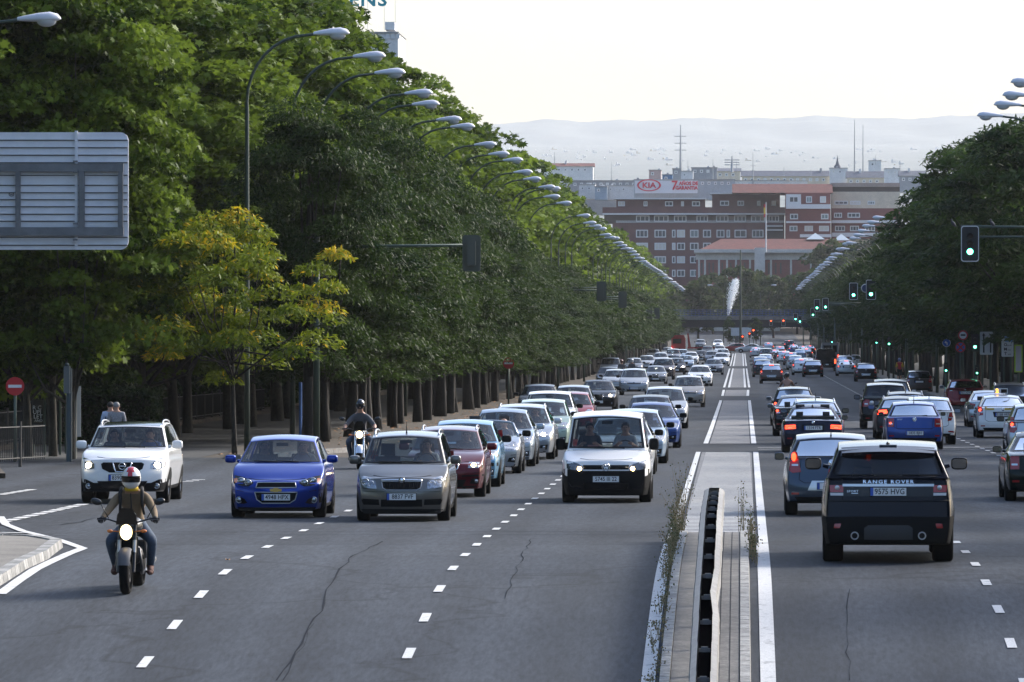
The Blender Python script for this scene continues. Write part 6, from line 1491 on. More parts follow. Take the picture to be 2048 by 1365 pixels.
def occupant(c, label, side=1, col=(.06, .06, .07), sk=SKIN, hair=HAIRD):
    p = c.p; L = p['L']; key = tuple(col)
    J = dict(SIT); t = cloth('driver_%d' % (hash(key) % 997), col)
    q = person(label, J, dict(torso=t, arm=t, fore=sk, hand=sk, leg=t, head=sk), hair=hair, scale=.93)
    q.parent = None; loc = Vector((side*.36, p['yt']+.42-L/2, .52 + (p['H']-1.48)*.6))
    M_ = Matrix.Translation(c.root.location) @ c.root.rotation_euler.to_matrix().to_4x4(); q.location = M_ @ loc; q.rotation_euler = c.root.rotation_euler
# ---------------------------------------------------------------- traffic: the near oncoming cars
WHITE, BLUE, GREYB, REDD, SKY, SILV = (.80, .80, .80), (.006, .040, .30), (.15, .145, .135), (.10, .006, .012), (.13, .30, .46), (.40, .43, .46)
def info(c, label, cat='car', group=None):
    tag(c.root, label, cat, group); return c
# white crossover
c = Car('suv', mat('paint_white', WHITE, .35, 0, coat=1), 'crossover', W=1.783, H=1.62, L=4.45, nose=.90, cowl=1.12, sill=.27, clad_f=2, clad_s=1, clad_r=2, black_roof=True, wr=.345, tyre_w=.225, rw=.66, bw=.80, bow=.20, crown=.03, yt=1.75)
info(c, 'white crossover with a black lower bumper turning out behind the motorbike')
H_ = c.decal('headlight', [(-.84, .79), (-.80, .92), (-.67, .885), (-.565, .80), (-.56, .71), (-.72, .70), (-.82, .73)], 'F', LMP, .008, mirror=True)
c.disc('lamp', -.68, .765, .062, 'F', LIT, .02, mirror=True, parent=H_)
c.decal('grille', [(-.43, .80), (-.38, .83), (.38, .83), (.43, .80), (.40, .70), (.25, .63), (-.25, .63), (-.40, .70)], 'F', BLK, .008)
c.line('grille_trim', [(-.19, .825), (-.125, .64), (.125, .64), (.19, .825)], 'F', CHR, .016, .02); c.ring('badge', 0, .755, .065, 'F', CHR, .03, .010); c.line('badge_bar', [(-.075, .755), (.075, .755)], 'F', CHR, .012, .032)
c.decal('lower_bumper', [(-.84, .50), (-.72, .49), (-.52, .40), (-.40, .33), (.40, .33), (.52, .40), (.72, .49), (.84, .50), (.80, .25), (-.80, .25)], 'F', BLK, .010)
c.decal('lower_intake', [(-.50, .46), (.50, .46), (.42, .30), (-.42, .30)], 'F', GLB, .008)
c.ring('fog_lamp_ring', -.68, .36, .05, 'F', SIL, .02, .008, mirror=True); c.disc('fog_lamp', -.68, .36, .045, 'F', LMP, .016, mirror=True); c.plate(.525, 'F', '8390 HRC', x=-.0); bonnet(c); c.wipers(); c.mirrors(w=.22, h=.17); c.rails(SIL, .06)
car_rear(c, 'wide', dz=.1, platez=.95)
place(c, 249, 1007); occupant(c, 'driver of the white crossover behind its windscreen', 1, (.05, .09, .25)); occupant(c, 'front passenger of the white crossover', -1)
# blue hatchback
c = Car('hatch', paint('blue', BLUE, .5, .28), 'hatchback', W=1.735, H=1.517, L=4.04, nose=.70, cowl=1.03, sill=.17, wr=.31, tyre_w=.205, bow=.20, bw=.78, rw=.60, yt=1.70)
info(c, 'bright blue hatchback with four round headlamps on the left carriageway')
H_ = c.decal('headlight', [(-.82, .71), (-.79, .79), (-.66, .765), (-.51, .72), (-.415, .69), (-.43, .64), (-.51, .59), (-.64, .60), (-.80, .64)], 'F', GLB, .008, mirror=True)
for x, z, r_ in ((-.655, .685, .063), (-.515, .655, .058)): c.disc('lamp_reflector', x, z, r_, 'F', LMP, .022, mirror=True, parent=H_); c.ring('lamp_ring', x, z, r_, 'F', CHR, .024, .007, mirror=True, parent=H_)
c.decal('side_indicator', [(-.80, .73), (-.735, .735), (-.735, .655), (-.79, .665)], 'F', AMB, .016, mirror=True)
G = [(-.37, .57), (-.345, .665), (.345, .665), (.37, .57)]; c.decal('grille', G, 'F', BLK, .008); c.line('grille_trim', G, 'F', SIL, .010, closed=True)
G = [(-.39, .485), (.39, .485), (.35, .35), (.25, .285), (-.25, .285), (-.35, .35)]; c.decal('lower_grille', G, 'F', BLK, .008); c.line('grille_trim', G, 'F', SIL, .010, closed=True)
gm = mat('badge_gold', (.60, .42, .12), .3, .8); c.decal('badge', [(-.11, .545), (-.045, .55), (-.045, .57), (.045, .57), (.045, .55), (.11, .545), (.10, .50), (.04, .50), (.04, .485), (-.04, .485), (-.04, .50), (-.10, .50)], 'F', gm, .02, flat=True)
f = c.decal('fog_recess', [(-.82, .47), (-.58, .36), (-.53, .29), (-.60, .27), (-.80, .29)], 'F', BLK, .008, mirror=True); c.disc('fog_lamp', -.685, .345, .052, 'F', LMP, .018, mirror=True, parent=f); c.ring('fog_lamp_ring', -.685, .345, .055, 'F', SIL, .018, .006, mirror=True, parent=f)
c.decal('valance', [(-.72, .21), (.72, .21), (.68, .14), (-.68, .14)], 'F', BLK, .008); c.plate(.395, 'F', '4948 HPX'); bonnet(c); c.wipers(); c.mirrors(w=.21, h=.15); car_rear(c, 'square', platez=.8)
place(c, 556, 1036); occupant(c, 'driver of the bright blue hatchback', 1, (.30, .31, .33)); occupant(c, 'front passenger of the bright blue hatchback', -1)
# grey tall minivan
c = Car('mpv', paint('grey_beige', GREYB, .75, .3), 'minivan', W=1.684, H=1.62, L=4.2, nose=.80, cowl=1.06, sill=.18, wr=.315, tyre_w=.20, bow=.17, bw=.76, rw=.62, yt=1.52, yc=.88)
info(c, 'tall grey-beige minivan with roof rails beside the blue hatchback')
H_ = c.decal('headlight', [(-.79, .74), (-.775, .81), (-.69, .825), (-.57, .80), (-.465, .72), (-.45, .60), (-.60, .61), (-.75, .64)], 'F', LMP, .010, mirror=True); c.ring('lamp_ring', -.66, .72, .065, 'F', CHR, .02, .007, mirror=True, parent=H_); c.ring('lamp_ring', -.55, .69, .05, 'F', CHR, .02, .006, mirror=True, parent=H_)
G = [(-.36, .735), (.36, .735), (.34, .62), (.27, .58), (-.27, .58), (-.34, .62)]; c.decal('grille', G, 'F', BLK, .008); c.line('grille_trim', G[2:]+G[:2], 'F', SIL, .008, closed=True)
for i in range(9): x = -.28+.07*i; c.line('grille_slat', [(x, .725), (x, .59)], 'F', GLB, .006, .014)
c.line('grille_top_trim', [(-.37, .75), (-.2, .76), (.2, .76), (.37, .75)], 'F', CHR, .016, .014); c.disc('badge', 0, .75, .056, 'F', CHR, .026); c.ring('badge_ring', 0, .75, .05, 'F', BLK, .036, .005)
c.decal('lower_grille', [(-.37, .41), (.37, .41), (.37, .28), (-.37, .28)], 'F', BLK, .008); c.decal('fog_recess', [(-.74, .425), (-.41, .41), (-.40, .31), (-.69, .315)], 'F', BLK, .008, mirror=True); c.decal('valance', [(-.74, .235), (.74, .235), (.68, .15), (-.68, .15)], 'F', BLK, .010)
c.line('bumper_seam', [(-.78, .56), (-.40, .545), (.40, .545), (.78, .56)], 'F', BLK, .004, .002); c.plate(.46, 'F', '8837 FVF'); bonnet(c); c.wipers(); c.mirrors(w=.20, h=.16); c.rails(SIL, .07); c.aerial(.12, .20, .03); car_rear(c, 'tall', platez=.9)
place(c, 806, 1043); occupant(c, 'driver with pale sleeves at the wheel of the tall grey minivan', 1, (.35, .36, .38))
# dark red estate
c = Car('wagon', paint('dark_red', REDD, .4, .28), 'estate_car', W=1.66, H=1.47, L=4.2, nose=.72, cowl=1.0, sill=.19, wr=.305, bow=.14, bw=.75, rw=.60)
info(c, 'dark red estate car half hidden behind the tall grey minivan'); car_front(c, [(-.79, .62), (-.78, .735), (-.50, .745), (-.48, .62)], grille=None, lit=2, badge=False, txt='1529 DUW', platez=.44)
G = [(-.30, .76), (.30, .76), (.27, .60), (.18, .57), (-.18, .57), (-.27, .60)]; c.decal('grille', G, 'F', BLK, .010); c.line('grille_trim', G, 'F', CHR, .014, closed=True); c.decal('bumper_strip', [(-.80, .49), (-.36, .47), (-.36, .44), (-.80, .45)], 'F', BLK, .014, mirror=True)
c.mirrors(); c.rails(SIL, .05); car_rear(c, 'square'); place(c, 891, 995); occupant(c, 'driver of the dark red estate car', 1, (.02, .02, .025))
# light blue hatchback
c = Car('hatch', paint('light_blue', SKY, .45, .28), 'hatchback', W=1.69, H=1.49, L=4.0, nose=.76, cowl=1.02, sill=.2, bow=.18); info(c, 'light blue hatchback with one lit headlamp behind the dark red estate')
car_front(c, 'eye', dz=.0, grille='bar', lit=0, txt=None, platez=.45); c.disc('lamp', -.70, .72, .07, 'F', LIT, .03); c.decal('bumper_strip', [(-.80, .56), (-.46, .54), (-.46, .47), (-.80, .48)], 'F', BLK, .014, mirror=True); c.mirrors(BLK); car_rear(c, 'tall', platez=.85)
place(c, 925, 975); occupant(c, 'driver holding papers in the light blue hatchback', 1, (.25, .27, .27))
# silver roadster, roof down
c = Car('hatch', paint('silver', SILV, .7, .28), 'roadster', W=1.69, H=1.36, L=3.92, nose=.66, cowl=.93, sill=.18, open_top=True, yt=1.75, deck=.92, beltr=.93, bow=.18); info(c, 'open-topped silver roadster with a bald driver')
car_front(c, 'eye', dz=-.04, grille='bar', lit=0, platez=.42); c.decal('bumper_lip', [(-.70, .26), (.70, .26), (.66, .20), (-.66, .20)], 'F', paint('silver', ()), .03); c.mirrors(BLK); place(c, 973, 948); occupant(c, 'bald man driving the open silver roadster', 1, (.05, .06, .09), hair=SKIN)
# silver saloon
c = Car('sedan', paint('silver_blue', (.30, .36, .42), .6, .28), 'saloon_car', W=1.73, H=1.48, L=4.5, nose=.70, cowl=.98, bow=.17); info(c, 'silver-blue saloon directly behind the open roadster'); car_front(c, 'swept', lit=0, platez=.43); c.mirrors(); car_rear(c, 'wide'); place(c, 1003, 934); occupant(c, 'driver of the silver-blue saloon', 1, (.1, .1, .1))
# silver estate with bright lamps
c = Car('wagon', paint('silver', ()), 'estate_car', W=1.88, H=1.50, L=4.9, nose=.72, cowl=1.0, bow=.2, bw=.82, rw=.64); info(c, 'silver estate with roof rails and bright daytime lamps in the left queue'); car_front(c, 'slim', sx=1.03, dz=.02, grille='tall', lit=1, platez=.47); c.decal('skid_plate', [(-.70, .32), (.70, .32), (.62, .22), (-.62, .22)], 'F', SIL, .02); c.mirrors(); c.rails(); car_rear(c, 'wide'); place(c, 1040, 920); occupant(c, 'driver of the silver estate', 1, (.1, .1, .1))
# white van
c = Car('van', mat('paint_white', ()), 'van', W=1.794, H=1.84, L=4.4, nose=.86, cowl=1.09, sill=.16, clad_f=4, clad_s=1, clad_r=3, wr=.325, tyre_w=.215, bow=.16, bw=.80, rw=.70, yc=.80, yt=1.25, crown=.06, nose_lean=.10)
info(c, 'white van with a black front bumper nearest the median on the left carriageway', 'van')
H_ = c.decal('headlight', [(-.80, .865), (-.73, .85), (-.54, .79), (-.47, .74), (-.47, .655), (-.68, .665), (-.79, .70)], 'F', mat('lamp_dark', (.20, .20, .21), .15, .7, coat=1, noise=(14, .6)), .010, mirror=True); c.disc('lamp', -.53, .695, .045, 'F', LITS, .022, mirror=True, parent=H_)
c.decal('grille', [(-.46, .77), (.46, .77), (.45, .68), (-.45, .68)], 'F', BLK, .010); c.line('grille_slat', [(-.45, .725), (.45, .725)], 'F', GLB, .008, .02)
c.decal('front_bumper', [(-.86, .69), (-.48, .655), (.48, .655), (.86, .69), (.84, .40), (.78, .18), (-.78, .18), (-.84, .40)], 'F', BLK, .012)
c.ring('badge_ring', 0, .73, .075, 'F', CHR, .036, .011); P = [(-.052, .765), (-.022, .685), (0, .74), (.022, .685), (.052, .765)]; c.line('badge_letter', P, 'F', CHR, .009, .036); c.line('badge_letter', [(-.025, .785), (0, .745), (.025, .785)], 'F', CHR, .009, .036)
c.decal('lower_grille', [(-.45, .41), (.45, .41), (.42, .29), (-.42, .29)], 'F', GLB, .020); c.line('bumper_crease', [(-.74, .42), (-.70, .34), (-.5, .30)], 'F', GLB, .008, .016, mirror=True); c.plate(.49, 'F', '5745 III 22', eu=False); bonnet(c); c.wipers()
c.mirrors(BLK, w=.20, h=.24, z=1.17, dx=.04); m = MB(); q = c.CP(0, -.35, .06); m.cbox((q.x, q.y+.16, q.z+.03), (.22, .02, .05)); m.build('dashboard_card', mat('card_red', (.5, .2, .18), .6), c.root)
car_rear(c, 'tall', platez=.7); place(c, 1213, 1006); occupant(c, 'driver of the white van', 1, (.40, .42, .46)); occupant(c, 'front passenger of the white van', -1, (.02, .02, .02))

# ---------------------------------------------------------------- near cars driving away
NAVY = (.006, .009, .028)
c = Car('suv', paint('midnight', (.0015, .002, .007), .1, .2), 'suv', W=1.985, H=1.80, L=4.85, nose=.95, cowl=1.2, beltr=1.30, sill=.25, wr=.385, tyre_w=.285, bw=.915, rw=.735, rbow=.09, tail_lean=.10, clad_r=3, clad_s=1, yre=4.45, ytb=4.72, glass_r=GLD, glass_s=GLD, rwin=.96, rw0=.10, crown=.035, rroof=.24, hq=3)
info(c, 'large midnight-blue luxury SUV nearest the camera on the right carriageway', 'suv')
band = c.decal('tailgate_panel', [(-.68, 1.145), (.68, 1.145), (.68, 1.00), (-.68, 1.00)], 'R', GLB, .008); c.decal('tailgate_trim', [(-.68, 1.185), (.68, 1.185), (.68, 1.148), (-.68, 1.148)], 'R', SIL, .016)
c.lettering('RANGE ROVER', 0, 1.215, .075, 'R', CHR, sp=1.28, cx=1.25, off=.014, name='lettering'); c.lettering('SPORT', .53, 1.075, .045, 'R', SIL, sp=1.1, cx=1.2, name='lettering'); c.decal('badge_strip', [(-.55, 1.05), (-.45, 1.05), (-.45, 1.04), (-.55, 1.04)], 'R', SIL, .014)
T = c.decal('tail_light', [(-.875, 1.165), (-.67, 1.165), (-.67, 1.06), (-.865, 1.06)], 'R', RED, .014, mirror=True); c.disc('reversing_lamp', -.76, 1.13, .035, 'R', WLN, .03, mirror=True, parent=T); c.decal('rear_light_bar', [(-.865, 1.052), (-.67, 1.052), (-.67, 1.012), (-.86, 1.012)], 'R', mat('light_bar_white', (.55, .55, .56), .3, coat=.5), .016, mirror=True)
c.plate(1.07, 'R', '9575 HVG', w=.535, h=.118); c.line('tailgate_seam', [(-.68, 1.25), (-.68, .935), (-.35, .925), (.35, .925), (.68, .935), (.68, 1.25)], 'R', BLK, .006, .0)
c.line('bumper_edge', [(-.90, .935), (-.35, .93), (.35, .93), (.90, .935)], 'R', GLB, .012, .004); c.decal('bumper_cladding', [(-.93, .60), (-.64, .70), (-.35, .705), (-.33, .67), (.33, .67), (.35, .705), (.64, .70), (.93, .60), (.88, .30), (-.88, .30)], 'R', BLK, .012)
c.decal('skid_plate', [(-.30, .575), (.30, .575), (.36, .53), (.36, .36), (-.36, .36), (-.36, .53)], 'R', mat('skid_grey', (.02, .021, .024), .5), .035); c.decal('reflector', [(-.80, .595), (-.70, .60), (-.72, .53), (-.81, .53)], 'R', RED, .02, mirror=True)
for x in (-.50, .50): c.disc('exhaust', x, .42, .052, 'R', BLK, .03, dome=0); c.ring('exhaust_tip', x, .42, .052, 'R', SIL, .04, .010)
m = MB(); vs = []
for i in range(17):
    u = -1+i/8; q = c.CP(1, u*.93, .97); q2 = c.CP(.93, u*.95, 1.0); dz_ = -.07 if True else 0
    vs += [(q2.x, q2.y, q2.z+.012), (q.x, q.y+.16-.06*u*u, q.z-.035), (q.x, q.y+.15-.06*u*u, q.z-.075), (q.x, q.y+.01, q.z-.06)]
m.add(vs, [(4*i+j, 4*i+j+1, 4*(i+1)+j+1, 4*(i+1)+j) for i in range(16) for j in range(3)]); m.build('roof_spoiler', paint('midnight', ()), c.root, smooth=1.0)
m = MB(); q = c.CP(.92, 0, 1); m.cbox((0, q.y+.02, q.z+.012), (.26, .10, .02)); m.build('high_brake_light', mat('smoked_lens', (.12, .13, .15), .3), c.root); c.fin(.86)
c.line('rear_glass_edge', [(-.70, 1.29), (.70, 1.29)], 'R', GLB, .010, .01); c.mirrors(z=1.40, w=.25, h=.19, dx=.08); place(c, 1779, 1125, True, yaw=-.012)
c = Car('hatch', paint('slate_blue', (.045, .065, .095), .6, .3), 'hatchback', W=1.745, H=1.54, L=4.0, beltr=1.11, cowl=1.03, sill=.22, wr=.31, bw=.80, rw=.64, tail_lean=.13, rw0=.05, wheel=1); info(c, 'slate-blue hatchback with tall tail lights left of the large SUV')
car_rear(c, [(-.69, 1.22), (-.63, 1.18), (-.60, 1.0), (-.56, .82), (-.72, .80), (-.80, .86), (-.79, 1.0)], lit=0, platez=.56, bump=.60); c.disc('lamp', -.695, 1.10, .045, 'R', REDL, .03, mirror=True, rz=.08); c.decal('plate_surround', [(-.36, .66), (.36, .66), (.44, .48), (-.44, .48)], 'R', SIL, .008); c.disc('badge', 0, .98, .06, 'R', CHR, .014); c.mirrors(w=.19, h=.15); c.aerial(.95, .1, .05); place(c, 1662, 1031, True); occupant(c, 'driver seen through the rear window of the slate-blue hatchback', 1, (.03, .03, .03))
c = Car('sedan', paint('navy', NAVY, .3, .2), 'coupe', W=1.78, H=1.38, L=4.58, beltr=.97, deck=.96, cowl=.95, rw=.57, bw=.80, yre=3.0, ytb=3.75, sill=.17); info(c, 'navy coupe with glowing slim tail lights and a number plate between them', 'car')
car_rear(c, 'wide', dz=-.10, lit=0, txt='1314 FTR', platez=.72, bump=.5, exhaust=True); 
for z in (.70, .74, .78): c.line('tail_light_strip', [(-.80, z+.0), (-.50, z+.012)], 'R', REDL, .013, .022, mirror=True)
c.mirrors(w=.18, h=.14); c.fin(.9); place(c, 1626, 906, True); 
c = Car('wagon', paint('silver_blue', ()), 'estate_car', W=1.80, H=1.44, L=4.6); info(c, 'pale silver-blue estate hidden in front of the navy coupe'); car_rear(c, 'tri', platez=.8); c.rails(); c.mirrors(BLK); c.aerial(); place(c, 1631, 890, True)
c = Car('sedan', paint('black', (.006, .006, .008), .2, .2), 'saloon_car', W=1.76, H=1.42, L=4.5, deck=1.0); info(c, 'black saloon with red tail lights between the navy coupe and the black estate'); car_rear(c, 'tri', lit=1, txt='4472 FGL', platez=.78); c.mirrors(SIL); place(c, 1597, 873, True)
c = Car('wagon', paint('black', ()), 'estate_car', W=1.84, H=1.52, L=4.7, glass_r=GLD); info(c, 'black estate with roof rails beside the median on the right carriageway'); car_rear(c, 'tri', lit=1, platez=.8); c.rails(BLK); c.mirrors(SIL); place(c, 1588, 852, True)
c = Car('hatch', paint('vw_blue', (.015, .055, .24), .4, .3), 'hatchback', W=1.735, H=1.44, L=4.15, beltr=1.0, sill=.2, rw=.60, bw=.79); info(c, 'royal blue hatchback with square dark tail lights in the middle right lane')
car_rear(c, [(-.80, .93), (-.60, .93), (-.60, .68), (-.82, .68)], txt='1835 BJH', platez=.50, bump=.60); c.disc('lamp', -.70, .79, .03, 'R', REDL, .02); c.ring('badge_ring', 0, .90, .055, 'R', CHR, .02, .010); c.line('badge_letter', [(-.035, .93), (-.015, .87), (0, .91), (.015, .87), (.035, .93)], 'R', CHR, .008, .02); c.line('boot_seam', [(-.55, .93), (-.52, .63), (.52, .63), (.55, .93)], 'R', BLK, .006, .002); c.lettering('GOLF', .43, .90, .06, 'R', SIL, name='lettering'); c.mirrors(BLK, w=.15, h=.12); c.aerial(.93, .28, .1); place(c, 1828, 900, True); occupant(c, 'driver with dark hair in the royal blue hatchback', 1, (.03, .03, .03)); occupant(c, 'passenger in the royal blue hatchback', -1, (.2, .15, .12))
c = Car('hatch', mat('paint_white', ()), 'hatchback', W=1.70, H=1.51, L=3.9, beltr=1.06, sill=.25, rw=.62); info(c, 'white hatchback with black-rimmed tail lights beyond the royal blue one'); car_rear(c, [(-.80, 1.04), (-.62, 1.0), (-.56, .74), (-.68, .76)], platez=.8); c.decal('bumper_slot', [(-.78, .42), (-.58, .44), (-.58, .40), (-.76, .38)], 'R', RED, .02, mirror=True); c.mirrors(BLK); c.aerial(.95, .12); place(c, 1858, 890, True)
c = Car('wagon', paint('charcoal', (.02, .022, .026), .4, .3), 'estate_car', W=1.81, H=1.43, L=4.7); info(c, 'charcoal estate with glowing tail lights just left of the royal blue hatchback'); car_rear(c, 'wide', dz=.06, lit=2, platez=.85); c.rails(SIL); c.mirrors(); place(c, 1804, 879, True)
c = Car('wagon', paint('charcoal', ()), 'estate_car', W=1.80, H=1.49, L=4.3); info(c, 'dark grey estate in front of the charcoal estate in the middle right lane'); car_rear(c, 'tri', platez=.85); c.rails(SIL, .06); c.mirrors(); c.aerial(); place(c, 1811, 867, True)
c = Car('suv', paint('black', ()), 'suv', W=1.89, H=1.74, L=4.6, glass_r=GLD, glass_s=GLD, clad_r=2); info(c, 'black four-wheel-drive with large square tail lights in the middle right lanes', 'suv'); car_rear(c, [(-.88, 1.12), (-.60, 1.10), (-.60, .86), (-.86, .84)], platez=.9); c.decal('rear_trim', [(-.80, 1.24), (.80, 1.24), (.80, 1.16), (-.80, 1.16)], 'R', mat('grey_plastic', (.16, .16, .16), .6), .012); c.disc('reversing_lamp', -.52, .98, .09, 'R', WLN, .02, mirror=True); c.mirrors(BLK, w=.24, h=.18); place(c, 1771, 859, True)
# white taxi
c = Car('hatch', mat('paint_white', ()), 'taxi', W=1.745, H=1.47, L=4.46, beltr=1.06, yre=3.6, ytb=4.2, cowl=.98, sill=.22, rw=.58, bw=.80, tail_lean=.12); info(c, 'white taxi with a roof light and yellow stickers on its rear window', 'taxi')
car_rear(c, [(-.84, 1.08), (-.68, 1.04), (-.66, .78), (-.80, .76)], lit=1, txt='5188 HKN', platez=.80, bump=.55, wiper=False); c.decal('window_sticker', [(-.60, 1.05), (-.30, 1.05), (-.30, .95), (-.60, .95)], 'R', mat('sticker_yellow', (.62, .40, .03), .5), .014); c.decal('window_sticker', [(.05, 1.05), (.60, 1.05), (.60, .95), (.05, .95)], 'R', mat('sticker_yellow', ()), .014); c.lettering('91 547', .3*-1, 1.0, .07, 'R', BLK, off=.02, name='lettering')
q = c.CP(.45, 0, 1); m = MB(); m.cbox((0, q.y, q.z+.10), (.46, .14, .17)); rl = m.build('roof_light', SWT, c.root); m = MB(); text_on(m, '2', .18, (.13, q.y+.075, q.z+.10), '+Y', bold=.008); m.build('numeral', mat('numeral_lit', (1, .5, .05), .4, emit=(1, .45, .04), es=2), rl); m = MB(); m.cbox((-.10, q.y+.072, q.z+.10), (.2, .01, .12)); m.build('tariff_panel', GLB, rl); c.mirrors(BLK); place(c, 2005, 877, True)
c = Car('suv', paint('wine_red', (.17, .008, .016), .35, .3), 'crossover', W=1.80, H=1.58, L=4.3, glass_r=GLD); info(c, 'dark red crossover standing by the right kerb'); car_rear(c, 'wide', dz=.22, txt='7621 HDW', platez=.93, bump=.62); c.mirrors(SIL); place(c, 1930, 826, True)
c = Car('sedan', paint('silver', ()), 'saloon_car', W=1.77, H=1.42, L=4.4); info(c, 'silver-grey saloon just left of the white taxi'); car_rear(c, 'tri', platez=.8); c.mirrors(BLK); place(c, 1980, 855, True)
c = Car('wagon', paint('charcoal', ()), 'estate_car', W=1.85, H=1.62, L=4.6, glass_r=GLD); info(c, 'dark estate directly in front of the white taxi at the right edge'); car_rear(c, 'tri', platez=.8); c.rails(); place(c, 2020, 845, True)
c = Car('hatch', paint('silver', ()), 'hatchback', W=1.70, H=1.50, L=3.9); info(c, 'silver hatchback cut off by the right edge with a lit tail light'); car_rear(c, 'tall', dz=-.1, lit=1); c.mirrors(BLK); place(c, 2075, 915, True)
c = Car('sedan', paint('bottle_black', (.006, .012, .010), .3, .2), 'saloon_car', W=1.75, H=1.42, L=4.5, deck=.98); info(c, 'dark green saloon cut off by the right edge in the nearest lanes'); car_rear(c, 'square', dz=-.06, lit=0); c.mirrors(w=.19, h=.14); place(c, 2096, 1003, True)

# ---------------------------------------------------------------- farther traffic: prototypes copied with a new coat of paint
PROTO = {}
def proto(key, style, front, rear, **k):
    c = Car(style, paint('silver', ()), 'car', hq=1 if k.pop('lo', 0) else 2, **k)
    front(c); rear(c); c.mirrors(BLK)
    PROTO[key] = (c, c.p['L'])
    c.root.location = (0, -60, gz(0)); PR.append(c.root)
PR = []
for lit in (0, 1):
    for st in ('hatch', 'sedan', 'wagon', 'mpv', 'suv'):
        hz = dict(hatch=('eye', 'bar', 0), sedan=('swept', 'tall', 0), wagon=('slim', 'wide', .03), mpv=('eye', 'bar', .05), suv=('box', 'bar', .2))[st]
        tl = dict(hatch='tall', sedan='wide', wagon='tri', mpv='tall', suv='wide')[st]; dz = dict(hatch=-.12, sedan=-.02, wagon=.05, mpv=-.02, suv=.2)[st]
        proto((st, 'F', lit), st, lambda c: car_front(c, hz[0], dz=hz[2], grille=hz[1], lit=lit), lambda c: None)
        proto((st, 'R', lit), st, lambda c: None, lambda c: car_rear(c, tl, dz=dz, lit=1 if lit else 0, platez=.56 if st == 'hatch' else .82, high=2 if lit else 0))
COLS = dict(white=(.78, .78, .78), silver=(.42, .44, .46), grey=(.16, .17, .18), dark=(.018, .02, .024), black=(.007, .007, .009), blue=(.02, .06, .22), paleblue=(.25, .33, .42), red=(.25, .015, .02), beige=(.36, .32, .27), brown=(.07, .05, .045), maroon=(.08, .01, .015), green=(.34, .43, .37), slate=(.07, .085, .11))
USED = set()
def far(st, face, lit, col, x, y, label, W=None, H=None, group=None, cat='car', rails=False):
    c, L = PROTO[(st, face, lit)]
    r_ = copy_tree(c.root); pm = paint('far_'+col, COLS[col], .25, .3)
    for ch in KIDS(r_):
        if ch.name.split('.')[0] in ('body', 'roof'):
            ch.material_slots[0].link = 'OBJECT'; ch.material_slots[0].material = pm
    r_.name = {'hatch': 'hatchback', 'sedan': 'saloon_car', 'wagon': 'estate_car', 'mpv': 'minivan', 'suv': 'suv'}[st]
    place((r_, L), x, y, face == 'R'); r_.scale = ((W or c.p['W'])/c.p['W'], 1, (H or c.p['H'])/c.p['H']); tag(r_, label, cat, group); return r_
